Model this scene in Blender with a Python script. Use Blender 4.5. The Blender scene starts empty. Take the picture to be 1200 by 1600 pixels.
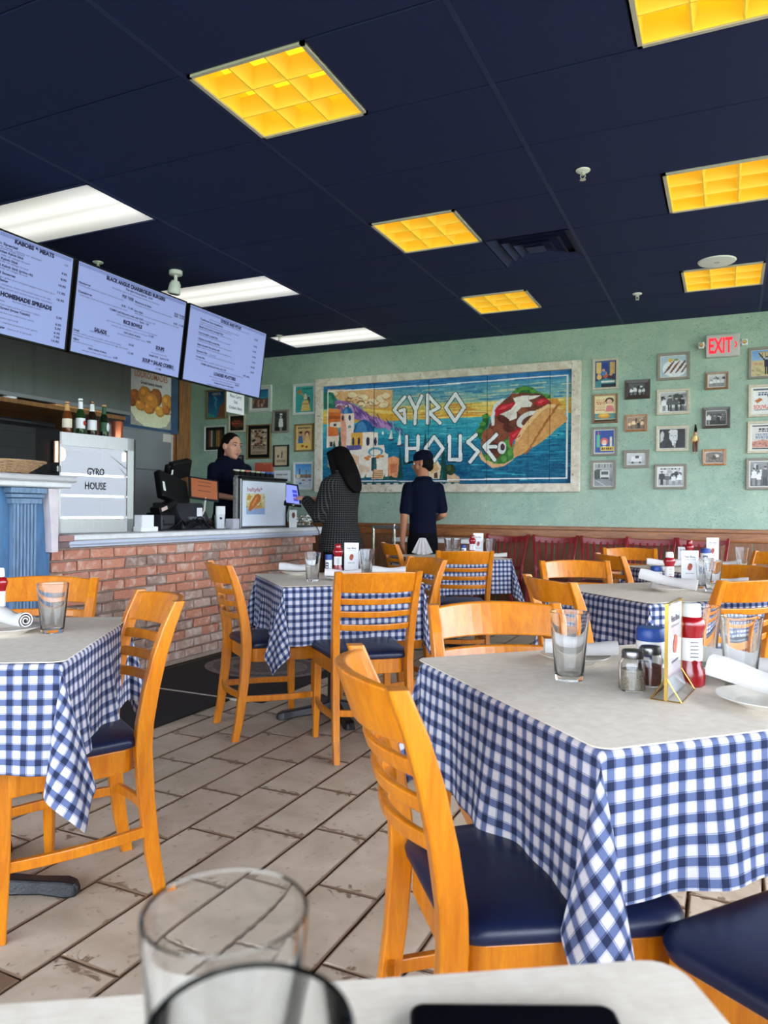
import bpy, bmesh, math, random
import numpy as np
from mathutils import Vector, Matrix, Euler

# ------------------------------------------------------------------ scene, camera, light
scn = bpy.context.scene
COL = scn.collection
random.seed(7)
RNG = np.random.default_rng(11)
PI = math.pi
scn.view_settings.view_transform = 'Standard'
scn.view_settings.look = 'None'
scn.view_settings.gamma = 1.0
scn.view_settings.use_curve_mapping = False
scn.view_settings.exposure = 0.28
scn.cycles.use_denoising = True
scn.cycles.max_bounces = 10
scn.cycles.transmission_bounces = 10
scn.cycles.transparent_max_bounces = 12
scn.cycles.sample_clamp_indirect = 6.0

CAM_H = 1.15
cd = bpy.data.cameras.new('camera')
cam = bpy.data.objects.new('camera', cd)
COL.objects.link(cam)
cd.sensor_fit = 'VERTICAL'
cd.sensor_height = 36.0
cd.lens = 36.0 * 1156.0 / 1600.0
cd.clip_start = 0.02
yaw, pitch, roll = math.radians(24.9), math.radians(-0.09), math.radians(0.57)
F0 = Vector((-math.sin(yaw), math.cos(yaw), 0)); R0 = Vector((math.cos(yaw), math.sin(yaw), 0)); U0 = Vector((0, 0, 1))
F1 = F0 * math.cos(pitch) + U0 * math.sin(pitch); U1 = U0 * math.cos(pitch) - F0 * math.sin(pitch)
R2 = R0 * math.cos(roll) + U1 * math.sin(roll); U2 = U1 * math.cos(roll) - R0 * math.sin(roll)
M = Matrix((R2, U2, -F1)).transposed().to_4x4()
M.translation = (0, 0, CAM_H)
cam.matrix_world = M
cd.dof.use_dof = True
cd.dof.focus_distance = 2.6
cd.dof.aperture_fstop = 6.5
scn.camera = cam

world = bpy.data.worlds.new('world'); scn.world = world
world.use_nodes = True
nt = world.node_tree; nt.nodes.clear()
wo = nt.nodes.new('ShaderNodeOutputWorld'); bg = nt.nodes.new('ShaderNodeBackground')
tc = nt.nodes.new('ShaderNodeTexCoord'); sx = nt.nodes.new('ShaderNodeSeparateXYZ')
cr = nt.nodes.new('ShaderNodeValToRGB'); nz = nt.nodes.new('ShaderNodeTexNoise'); mx = nt.nodes.new('ShaderNodeMix')
mx.data_type = 'RGBA'
nz.inputs['Scale'].default_value = 3.0; nz.inputs['Detail'].default_value = 5
el = cr.color_ramp.elements                     # overcast sky: three times brighter overhead than at the horizon
el[0].position = 0.0; el[0].color = (0.30, 0.335, 0.39, 1)
el[1].position = 1.0; el[1].color = (0.97, 1.0, 1.06, 1)
nt.links.new(tc.outputs['Generated'], sx.inputs[0]); nt.links.new(sx.outputs['Z'], cr.inputs[0])
nt.links.new(tc.outputs['Generated'], nz.inputs['Vector'])
mr = nt.nodes.new('ShaderNodeMapRange'); mr.inputs[1].default_value = 0.45; mr.inputs[2].default_value = 0.62
nt.links.new(nz.outputs['Fac'], mr.inputs[0]); nt.links.new(mr.outputs[0], mx.inputs[0])
nt.links.new(cr.outputs[0], mx.inputs[6]); mx.blend_type = 'MULTIPLY'; mx.inputs[7].default_value = (0.88, 0.93, 1.0, 1)
nt.links.new(mx.outputs[2], bg.inputs[0]); nt.links.new(bg.outputs[0], wo.inputs[0])
bg.inputs[1].default_value = 20.0

# ------------------------------------------------------------------ helpers
def lin(c):
    return tuple((x / 12.92 if x <= 0.04045 else ((x + 0.055) / 1.055) ** 2.4) for x in c)
def rgb(r, g, b): return lin((r / 255, g / 255, b / 255)) + (1.0,)

def tag(o, label=None, cat=None, group=None, kind=None):
    if label: o['label'] = label
    if cat: o['category'] = cat
    if group: o['group'] = group
    if kind: o['kind'] = kind
    return o
def empty(name, label, cat, loc=(0, 0, 0), rz=0.0, group=None):
    o = bpy.data.objects.new(name, None); COL.objects.link(o)
    o.empty_display_size = 0.05
    o.location = loc; o.rotation_euler = (0, 0, rz)
    return tag(o, label, cat, group)
def link(name, me, mat=None, parent=None, loc=None, rot=None, kind=None, bevel=0, seg=2, subsurf=0):
    o = bpy.data.objects.new(name, me); COL.objects.link(o)
    if mat is not None and not me.materials: me.materials.append(mat)
    if parent: o.parent = parent
    if loc is not None: o.location = loc
    if rot is not None: o.rotation_euler = rot
    if kind: o['kind'] = kind
    if bevel:
        b = o.modifiers.new('bevel', 'BEVEL'); b.width = bevel; b.segments = seg; b.limit_method = 'ANGLE'; b.angle_limit = math.radians(35); b.harden_normals = False
    if subsurf:
        s = o.modifiers.new('sub', 'SUBSURF'); s.levels = subsurf; s.render_levels = subsurf
    return o
def dup(src, loc=None, rz=None, label=None, parent=None):
    r = src.copy(); COL.objects.link(r)
    if parent is not None: r.parent = parent
    if loc is not None: r.location = loc
    if rz is not None: r.rotation_euler = (0, 0, rz)
    if label: r['label'] = label
    for ch in list(src.children): dup(ch, parent=r)
    return r

class MB:
    def __init__(s): s.v = []; s.f = []; s.sm = []
    def add(s, vs, fs, smooth=False, M=None):
        n = len(s.v)
        for p in vs:
            p = Vector(p)
            if M is not None: p = M @ p
            s.v.append(tuple(p))
        for f in fs: s.f.append(tuple(i + n for i in f)); s.sm.append(smooth)
        return s
    def box(s, c, d, rz=0.0, M=None):
        x, y, z = d[0] / 2, d[1] / 2, d[2] / 2
        R = Matrix.Rotation(rz, 3, 'Z')
        vs = [R @ Vector(p) + Vector(c) for p in ((-x, -y, -z), (x, -y, -z), (x, y, -z), (-x, y, -z), (-x, -y, z), (x, -y, z), (x, y, z), (-x, y, z))]
        return s.add(vs, [(0, 3, 2, 1), (4, 5, 6, 7), (0, 1, 5, 4), (1, 2, 6, 5), (2, 3, 7, 6), (3, 0, 4, 7)], False, M)
    def b2(s, a, b, M=None):
        return s.box([(a[i] + b[i]) / 2 for i in range(3)], [abs(b[i] - a[i]) for i in range(3)], 0, M)
    def rings(s, rings, cap=True, smooth=True, closed=True, M=None, loop=False):
        n = len(rings[0]); vs = [p for r in rings for p in r]; fs = []
        m = len(rings)
        for i in range(m if loop else m - 1):
            i2 = (i + 1) % m
            for j in range(n if closed else n - 1):
                k = (j + 1) % n
                fs.append((i * n + j, i * n + k, i2 * n + k, i2 * n + j))
        s.add(vs, fs, smooth, M)
        if cap and not loop:
            s.add(rings[0], [tuple(reversed(range(n)))], False, M); s.add(rings[-1], [tuple(range(n))], False, M)
        return s
    def lathe(s, prof, n=24, c=(0, 0, 0), smooth=True, M=None, sx=1.0, sy=1.0):
        vs = []; idx = []
        for r, z in prof:
            if r < 1e-6: idx.append([len(vs)]); vs.append((c[0], c[1], c[2] + z))
            else:
                idx.append(list(range(len(vs), len(vs) + n)))
                for j in range(n):
                    a = 2 * PI * j / n; vs.append((c[0] + r * sx * math.cos(a), c[1] + r * sy * math.sin(a), c[2] + z))
        fs = []
        for a, b in zip(idx, idx[1:]):
            for j in range(n):
                k = (j + 1) % n
                if len(a) == 1 and len(b) == 1: continue
                if len(a) == 1: fs.append((a[0], b[k], b[j]))
                elif len(b) == 1: fs.append((a[j], a[k], b[0]))
                else: fs.append((a[j], a[k], b[k], b[j]))
        return s.add(vs, fs, smooth, M)
    def tube(s, pts, r, n=8, smooth=True, M=None, cap=True, loop=False):
        pts = [Vector(p) for p in pts]; m = len(pts)
        rs = r if hasattr(r, '__len__') else [r] * m
        rings = []; up = None
        for i, p in enumerate(pts):
            if loop: t = pts[(i + 1) % m] - pts[i - 1]
            else: t = pts[min(i + 1, m - 1)] - pts[max(i - 1, 0)]
            t.normalize()
            if up is None:
                up = Vector((0, 0, 1)) if abs(t.z) < 0.9 else Vector((1, 0, 0))
            a = t.cross(up).normalized(); up = a.cross(t).normalized()
            rings.append([p + (a * math.cos(2 * PI * j / n) + up * math.sin(2 * PI * j / n)) * rs[i] for j in range(n)])
        return s.rings(rings, cap=cap, smooth=smooth, M=M, loop=loop)
    def ell(s, c, rad, n=16, m=10, M=None, rot=None):
        prof = [(math.sin(PI * i / m), -math.cos(PI * i / m)) for i in range(m + 1)]
        vs = MB().lathe([(max(0, r if 0 < i < m else 0), z) for i, (r, z) in enumerate(prof)], n)
        R = rot.to_matrix() if rot is not None else Matrix.Identity(3)
        pv = [R @ Vector((p[0] * rad[0], p[1] * rad[1], p[2] * rad[2])) + Vector(c) for p in vs.v]
        return s.add(pv, vs.f, True, M)
    def prism(s, poly, h0, h1, axis='z', M=None, smooth=False):
        def P(a, b, h): return (a, b, h) if axis == 'z' else ((a, h, b) if axis == 'y' else (h, a, b))
        n = len(poly)
        vs = [P(a, b, h0) for a, b in poly] + [P(a, b, h1) for a, b in poly]
        fs = [tuple(reversed(range(n))), tuple(range(n, 2 * n))] + [(i, (i + 1) % n, n + (i + 1) % n, n + i) for i in range(n)]
        if axis == 'y': fs = [tuple(reversed(f)) for f in fs]
        return s.add(vs, fs, smooth, M)
    def mesh(s, name, mat=None, smooth=None):
        me = bpy.data.meshes.new(name); me.from_pydata(s.v, [], s.f)
        me.polygons.foreach_set('use_smooth', s.sm if smooth is None else [smooth] * len(s.f))
        me.update()
        if any(s.sm) and smooth is None: me.set_sharp_from_angle(angle=math.radians(38))
        if mat: me.materials.append(mat)
        return me
    def obj(s, name, mat, parent=None, loc=None, rot=None, **k):
        return link(name, s.mesh(name), mat, parent, loc, rot, **k)

# ------------------------------------------------------------------ materials
def mat(name, color=(0.5, 0.5, 0.5, 1), rough=0.5, metal=0.0, spec=0.5, trans=0.0, ior=1.45, emit=None, estr=0.0, coat=0.0, nscale=0, namt=0.0, bump=0.0, bscale=40, coord='Object', stretch=None, sheen=0):
    m = bpy.data.materials.new(name); m.use_nodes = True
    t = m.node_tree; b = t.nodes['Principled BSDF']
    b.inputs['Base Color'].default_value = color; b.inputs['Roughness'].default_value = rough; b.inputs['Metallic'].default_value = metal
    b.inputs['Specular IOR Level'].default_value = spec; b.inputs['Transmission Weight'].default_value = trans; b.inputs['IOR'].default_value = ior
    b.inputs['Coat Weight'].default_value = coat; b.inputs['Coat Roughness'].default_value = 0.15
    b.inputs['Sheen Weight'].default_value = sheen
    if emit: b.inputs['Emission Color'].default_value = emit; b.inputs['Emission Strength'].default_value = estr
    if nscale or bump:
        c = t.nodes.new('ShaderNodeTexCoord'); mp = t.nodes.new('ShaderNodeMapping')
        t.links.new(c.outputs[coord], mp.inputs[0])
        if stretch: mp.inputs['Scale'].default_value = stretch
    if nscale:
        n = t.nodes.new('ShaderNodeTexNoise'); n.inputs['Scale'].default_value = nscale; n.inputs['Detail'].default_value = 6
        x = t.nodes.new('ShaderNodeMix'); x.data_type = 'RGBA'
        d = tuple(c_ * (1 - namt) for c_ in color[:3]) + (1,); l_ = tuple(min(1, c_ * (1 + namt * 0.6)) for c_ in color[:3]) + (1,)
        x.inputs[6].default_value = d; x.inputs[7].default_value = l_
        q = t.nodes.new('ShaderNodeMapRange'); q.inputs[1].default_value = 0.3; q.inputs[2].default_value = 0.7
        t.links.new(mp.outputs[0], n.inputs['Vector']); t.links.new(n.outputs['Fac'], q.inputs[0]); t.links.new(q.outputs[0], x.inputs[0]); t.links.new(x.outputs[2], b.inputs['Base Color'])
    if bump:
        n2 = t.nodes.new('ShaderNodeTexNoise'); n2.inputs['Scale'].default_value = bscale; n2.inputs['Detail'].default_value = 5
        bp = t.nodes.new('ShaderNodeBump'); bp.inputs['Strength'].default_value = bump; bp.inputs['Distance'].default_value = 0.01
        t.links.new(mp.outputs[0], n2.inputs['Vector']); t.links.new(n2.outputs['Fac'], bp.inputs['Height']); t.links.new(bp.outputs[0], b.inputs['Normal'])
    return m
class NT:
    """tiny node-tree writer"""
    def __init__(s, m): s.t = m.node_tree; s.b = s.t.nodes['Principled BSDF']
    def n(s, typ, **kw):
        o = s.t.nodes.new('ShaderNode' + typ)
        for k, v in kw.items():
            if k in ('operation', 'data_type', 'blend_type', 'attribute_name', 'noise_dimensions', 'feature', 'wave_type', 'bands_direction', 'interpolation_type', 'use_clamp', 'distance'): setattr(o, k, v)
        return o
    def l(s, a, b): s.t.links.new(a, b)
    def math(s, op, a, b=None, clamp=False):
        o = s.n('Math', operation=op); o.use_clamp = clamp
        for i, q in enumerate((a, b)):
            if q is None: continue
            if isinstance(q, (int, float)): o.inputs[i].default_value = q
            else: s.l(q, o.inputs[i])
        return o.outputs[0]
    def mix(s, f, a, b):
        o = s.n('Mix', data_type='RGBA')
        for i, q in ((0, f), (6, a), (7, b)):
            if isinstance(q, (int, float, tuple)): o.inputs[i].default_value = q
            else: s.l(q, o.inputs[i])
        return o.outputs[2]
    def noise(s, vec, scale, detail=5, dist=0.0):
        o = s.n('TexNoise'); o.inputs['Scale'].default_value = scale; o.inputs['Detail'].default_value = detail; o.inputs['Distortion'].default_value = dist
        if vec is not None: s.l(vec, o.inputs['Vector'])
        return o.outputs['Fac']
    def rng(s, v, a, b, c=0.0, d=1.0):
        o = s.n('MapRange'); o.inputs[1].default_value = a; o.inputs[2].default_value = b; o.inputs[3].default_value = c; o.inputs[4].default_value = d
        s.l(v, o.inputs[0]); return o.outputs[0]
    def coord(s, which='Object', scale=None, rand=False):
        c = s.n('TexCoord'); o = c.outputs[which]
        if rand:
            oi = s.n('ObjectInfo'); v = s.n('VectorMath', operation='ADD')
            mu = s.math('MULTIPLY', oi.outputs['Random'], 37.0)
            cb = s.n('CombineXYZ'); s.l(mu, cb.inputs[0]); s.l(mu, cb.inputs[1]); s.l(o, v.inputs[0]); s.l(cb.outputs[0], v.inputs[1]); o = v.outputs[0]
        if scale:
            m = s.n('Mapping'); m.inputs['Scale'].default_value = scale; s.l(o, m.inputs[0]); o = m.outputs[0]
        return o
    def ramp(s, v, stops, const=False):
        o = s.n('ValToRGB'); r = o.color_ramp
        if const: r.interpolation = 'CONSTANT'
        while len(r.elements) < len(stops): r.elements.new(0.5)
        for e, (p, c) in zip(r.elements, stops): e.position = p; e.color = c
        s.l(v, o.inputs[0]); return o.outputs[0]
    def bump(s, h, strength=0.3, dist=0.01):
        o = s.n('Bump'); o.inputs['Strength'].default_value = strength; o.inputs['Distance'].default_value = dist
        s.l(h, o.inputs['Height']); s.l(o.outputs[0], s.b.inputs['Normal'])
    def base(s, c): s.l(c, s.b.inputs['Base Color'])
def wood(name, c1, c2, rough=0.32, coat=0.4, scale=(14, 14, 1.6), bump=0.05):
    m = mat(name, c1, rough, coat=coat); w = NT(m)
    v = w.coord('Object', scale, rand=True)
    f = w.rng(w.noise(v, 3.2, 6, 0.8), 0.3, 0.72)
    g = w.rng(w.noise(v, 26, 3), 0.35, 0.75)
    c = w.mix(f, c1, c2); c = w.mix(w.math('MULTIPLY', g, 0.25), c, tuple(q * 0.6 for q in c2[:3]) + (1,))
    w.base(c); w.bump(g, bump, 0.003); return m
def print_mat(name, rough=0.5, spec=0.35, coat=0.0):
    m = mat(name, rough=rough, spec=spec, coat=coat); w = NT(m); a = w.n('Attribute', attribute_name='Col'); w.l(a.outputs['Color'], w.b.inputs['Base Color']); return m

MAT = {}
MAT['chair_wood'] = wood('honey_wood', rgb(212, 130, 14), rgb(184, 100, 6), 0.32, 0.3)
MAT['red_wood'] = wood('mahogany_wood', rgb(146, 34, 38), rgb(108, 22, 26), 0.25, 0.5)
MAT['brown_wood'] = wood('brown_stained_wood', rgb(172, 110, 60), rgb(122, 74, 38), 0.4, 0.2, (2.0, 14, 14))
MAT['panel_wood'] = wood('brown_panel_wood', rgb(144, 96, 60), rgb(112, 72, 44), 0.5, 0.1, (10, 10, 1.4))
MAT['post_wood'] = wood('corner_post_wood', rgb(158, 106, 52), rgb(98, 62, 28), 0.5, 0.1)
MAT['vinyl'] = mat('navy_vinyl', rgb(15, 25, 56), 0.36, spec=0.5, nscale=6, namt=0.15, bump=0.04, bscale=300)
MAT['dark_vinyl'] = mat('dark_red_vinyl', rgb(70, 14, 18), 0.4)
MAT['paper'] = None
MAT['white_cloth'] = mat('white_napkin_cloth', rgb(204, 200, 196), 0.9, bump=0.12, bscale=500)
MAT['china'] = mat('white_china', rgb(210, 205, 194), 0.2, spec=0.5)
MAT['glass'] = mat('clear_glass', (0.97, 0.98, 0.98, 1), 0.02, trans=1.0, ior=1.42)
MAT['thin_glass'] = mat('thin_acrylic', (0.96, 0.97, 0.98, 1), 0.03, trans=1.0, ior=1.15)
MAT['black_iron'] = mat('black_iron', rgb(24, 25, 28), 0.38, spec=0.5, bump=0.1, bscale=120)
MAT['black_plastic'] = mat('black_plastic', rgb(13, 13, 15), 0.45, spec=0.3, nscale=8, namt=0.2)
MAT['dark_grey'] = mat('dark_grey_plastic', rgb(44, 45, 50), 0.5, nscale=8, namt=0.2)
MAT['steel'] = mat('brushed_steel', rgb(128, 128, 126), 0.32, metal=1.0, nscale=5, namt=0.12, stretch=(40, 40, 1))
MAT['chrome'] = mat('chrome', rgb(225, 225, 225), 0.12, metal=1.0)
MAT['gold'] = mat('gold_metal', rgb(205, 168, 84), 0.25, metal=1.0)
MAT['white_plastic'] = mat('white_plastic', rgb(232, 232, 228), 0.4)
MAT['white_paint'] = mat('weathered_white_paint', rgb(222, 222, 220), 0.5, nscale=14, namt=0.1)
MAT['copper'] = mat('copper', rgb(226, 128, 96), 0.3, metal=0.85)
MAT['skin'] = mat('skin', rgb(205, 148, 122), 0.5, spec=0.35, nscale=12, namt=0.08)
MAT['skin_tan'] = mat('tan_skin', rgb(176, 118, 88), 0.5, spec=0.35, nscale=12, namt=0.1)
MAT['hair'] = mat('dark_hair', rgb(12, 8, 8), 0.7, spec=0.12, nscale=8, namt=0.4, stretch=(14, 14, 1), bump=0.25, bscale=10)
MAT['navy_cloth'] = mat('navy_polo_cloth', rgb(11, 15, 34), 0.95, spec=0.15, nscale=20, namt=0.15)
MAT['black_cloth'] = mat('black_trouser_cloth', rgb(11, 11, 15), 0.95, spec=0.15)
MAT['lips'] = mat('lip_skin', rgb(160, 84, 80), 0.45)
MAT['eye_white'] = mat('eye_white', rgb(225, 220, 215), 0.25)
MAT['eye_dark'] = mat('dark_iris', rgb(34, 24, 20), 0.2)
MAT['ink'] = mat('navy_ink', rgb(26, 24, 66), 0.7)
MAT['black_ink'] = mat('black_ink', rgb(22, 22, 24), 0.7)
MAT['orange_ink'] = mat('orange_ink', rgb(202, 124, 70), 0.7)
MAT['paper_white'] = mat('white_paper', rgb(228, 228, 228), 0.8)
MAT['print'] = print_mat('printed_picture', 0.45, 0.4, 0.15)
MAT['paint_print'] = print_mat('painted_plank', 0.6, 0.3)
TV_TEXT = [
 [('KABOBS & MEATS', 0.643, 0.574, 0.288, 2),('Grecian Special', 0.445, 0.536, 0.222, 1),('chicken, pork, lamb, onions or sausage', 0.423, 0.518, 0.42, 0),('served with rice and village bread', 0.423, 0.507, 0.293, 0),('Chicken Kabob Stick', 0.528, 0.49, 0.186, 1),('served with side of village bread', 0.433, 0.47, 0.325, 0),('Pork Kabob Stick', 0.511, 0.45, 0.168, 1),('served with side of village bread', 0.432, 0.434, 0.319, 0),('Steak Kabob Stick (prime rib)', 0.517, 0.411, 0.272, 1),('served with side of village bread', 0.437, 0.394, 0.313, 0),('Grilled Sausages', 0.499, 0.368, 0.17, 1),('two sausages, grilled onions and green peppers with tomato sauce', 0.499, 0.343, 0.463, 0),('Gyro Platter', 0.499, 0.325, 0.127, 1),('pitas, fries, tomatoes, onions and tzatziki sauce on the side', 0.499, 0.302, 0.436, 0),('broiled village bread and tzatziki sauce with cucumbers', 0.499, 0.281, 0.452, 0),('HOMEMADE SPREADS', 0.58, 0.246, 0.371, 2),('Served with pita bread', 0.664, 0.22, 0.202, 0),('Feta with garlic', 0.498, 0.206, 0.116, 0),('roasted garlic, fresh oregano and olive oil, tomato or peppers', 0.498, 0.184, 0.367, 0),('Melitzana Spread (house Tzatziki)', 0.498, 0.165, 0.297, 1),('Taramosalata fish roe with lemon sauce', 0.497, 0.137, 0.329, 0),('Skordalia spicy (spread)', 0.497, 0.107, 0.22, 0),('Tirokafteri roasted peppers with garlic', 0.497, 0.081, 0.364, 0),('Spread Sampler', 0.497, 0.051, 0.136, 1),('choice of 3 spreads', 0.646, 0.05, 0.175, 0),('GF', 1.014, 0.544, 0.031, 0),('9.95', 0.999, 0.486, 0.042, 1),('8.95', 0.996, 0.448, 0.046, 1),('10.95', 0.984, 0.406, 0.057, 1),('11.95', 0.981, 0.36, 0.06, 1),('16.95', 0.981, 0.314, 0.056, 1),('5.95', 0.99, 0.201, 0.044, 1),('6.95', 0.989, 0.157, 0.044, 1),('5.95', 0.987, 0.13, 0.046, 1),('6.95', 0.983, 0.101, 0.048, 1),('7.95', 0.985, 0.075, 0.047, 1),('10.95', 0.971, 0.048, 0.06, 1)],
 [('BLACK ANGUS CHARBROILED BURGERS', 0.257, 0.567, 0.587, 2),('The Gyro House Burger  16.95', 0.44, 0.537, 0.271, 1),('two patties, gyro meat, tomato and tzatziki on a fresh bun', 0.315, 0.514, 0.473, 0),('Hamburger', 0.027, 0.472, 0.101, 1),('1/2 lb burger, fresh bun, lettuce, tomato and onions', 0.03, 0.454, 0.4, 0),('Cheeseburger', 0.027, 0.413, 0.122, 1),('1/2 lb burger, fresh bun, cheese, lettuce, tomato and onions', 0.041, 0.392, 0.433, 0),('Single  Double', 0.414, 0.489, 0.109, 1),('7.95 - 10.95', 0.413, 0.476, 0.112, 1),('Mushroom & Swiss', 0.541, 0.475, 0.168, 1),('1/2 lb burger, swiss cheese, fresh mushrooms, lettuce and tomato', 0.538, 0.455, 0.401, 0),('8.95 - 11.95', 0.416, 0.415, 0.112, 1),('Gyro Style', 0.539, 0.411, 0.091, 1),('with lettuce, tomato, onions and tzatziki sauce on the side', 0.547, 0.394, 0.475, 0),('COMBO with fries and a soda, only 10.95', 0.309, 0.364, 0.327, 1),('onion rings  3.95', 0.642, 0.362, 0.122, 0),('Extra  1.50', 0.607, 0.343, 0.093, 1),('add bacon and grilled cheese sauce', 0.38, 0.345, 0.211, 0),('Single  Double', 0.96, 0.492, 0.115, 1),('8.95 - 11.95', 0.961, 0.474, 0.112, 1),('8.95 - 11.95', 0.963, 0.415, 0.112, 1),('RICE BOWLS', 0.449, 0.309, 0.187, 2),('gyro meat, tomato, onions, red peppers and rice on a bed of greens', 0.295, 0.283, 0.504, 0),('tomato, green peppers, pork or chicken', 0.341, 0.26, 0.358, 0),('11.95', 0.711, 0.264, 0.051, 1),('Add a choice of sauce', 0.464, 0.236, 0.165, 1),('(one flavor) of sauce and garlic sauce', 0.406, 0.215, 0.278, 0),('4.95', 0.697, 0.219, 0.041, 1),('SALADS', 0.195, 0.196, 0.112, 2),('topped with feta cheese', 0.154, 0.179, 0.182, 0),('Greek', 0.022, 0.157, 0.05, 1),('romaine, lettuce, tomato, cucumber, olives and feta cheese', 0.022, 0.141, 0.429, 0),('chickpeas, onion, red peppers, carrots and egg, pita bread', 0.024, 0.124, 0.491, 0),('Village', 0.025, 0.098, 0.049, 1),('extra olives, tomato and onion', 0.029, 0.082, 0.169, 0),('10.95', 0.522, 0.16, 0.05, 1),('11.95', 0.523, 0.1, 0.053, 1),('Add a choice of sauce', 0.159, 0.06, 0.163, 1),('with gyro, chicken, pork or lamb sauce', 0.108, 0.037, 0.266, 0),('6.95', 0.389, 0.04, 0.04, 1),('SOUPS', 0.797, 0.195, 0.094, 2),('lentils or lemon', 0.802, 0.176, 0.088, 0),('Homemade served with', 0.76, 0.15, 0.162, 0),('Small 4.95   Large 5.95', 0.736, 0.125, 0.217, 1),('SOUP & SALAD COMBO', 0.673, 0.08, 0.341, 2),('soup and choice of salad, with bread', 0.667, 0.063, 0.362, 0),('11.95', 0.822, 0.039, 0.057, 1)],
 [('GYROS AND PITAS', 0.406, 0.568, 0.288, 2),('served on fresh pita with tomatoes, onions and tzatziki sauce on the side', 0.263, 0.546, 0.561, 0),('Traditional Gyro (beef/lamb)', 0.145, 0.523, 0.294, 1),('our pita, lettuce, tomato, onions and tzatziki sauce on pita', 0.143, 0.501, 0.532, 0),('with a touch of seasoning served with fries', 0.146, 0.484, 0.423, 0),('Beef and Lamb Loaded Pita', 0.145, 0.462, 0.312, 1),('fresh lettuce, tomato, feta cheese and fries', 0.142, 0.445, 0.435, 0),('Pork Souvlaki Loaded Pita', 0.145, 0.414, 0.246, 1),('fresh lettuce, tomato, feta cheese and tzatziki', 0.144, 0.398, 0.423, 0),('Chicken Souvlaki Loaded Pita', 0.144, 0.366, 0.283, 1),('fresh lettuce, tomato, feta cheese and tzatziki', 0.145, 0.348, 0.448, 0),('Steak Souvlaki Pita (prime rib)', 0.142, 0.319, 0.293, 1),('fresh tomato, onion, feta cheese and tzatziki sauce', 0.143, 0.299, 0.46, 0),('Sausage Pita', 0.142, 0.266, 0.136, 1),('tzatziki', 0.311, 0.264, 0.077, 0),('lettuce, tomato, onions, mustard and tomato sauce on the side', 0.143, 0.25, 0.523, 0),('Veggie Pita', 0.142, 0.219, 0.111, 1),('feta, lettuce, tomato, cucumber, onions, olives with tzatziki sauce', 0.142, 0.198, 0.509, 0),('COMBO with fries and a drink, only 12.95', 0.213, 0.171, 0.335, 1),('choice of chips and fries', 0.441, 0.152, 0.128, 0),('GF pita', 0.798, 0.172, 0.1, 1),('or substitute fries', 0.569, 0.152, 0.233, 0),('9.95', 0.911, 0.517, 0.049, 1),('9.95', 0.908, 0.456, 0.05, 1),('9.95', 0.901, 0.409, 0.053, 1),('9.95', 0.904, 0.36, 0.053, 1),('9.95', 0.907, 0.312, 0.053, 1),('8.95', 0.898, 0.266, 0.061, 1),('8.95', 0.904, 0.22, 0.053, 1),('LOADED PLATTERS', 0.393, 0.119, 0.305, 2),('served with choice of fries, rice or potatoes, salad and village bread', 0.335, 0.088, 0.428, 0),('chicken gyro, beef and lamb kabob', 0.372, 0.066, 0.284, 0),('16.95', 0.698, 0.07, 0.053, 1),('choice of soup or side salad', 0.409, 0.045, 0.269, 1),('additional sauce on the side  2.95', 0.314, 0.02, 0.473, 0)],
]
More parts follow.
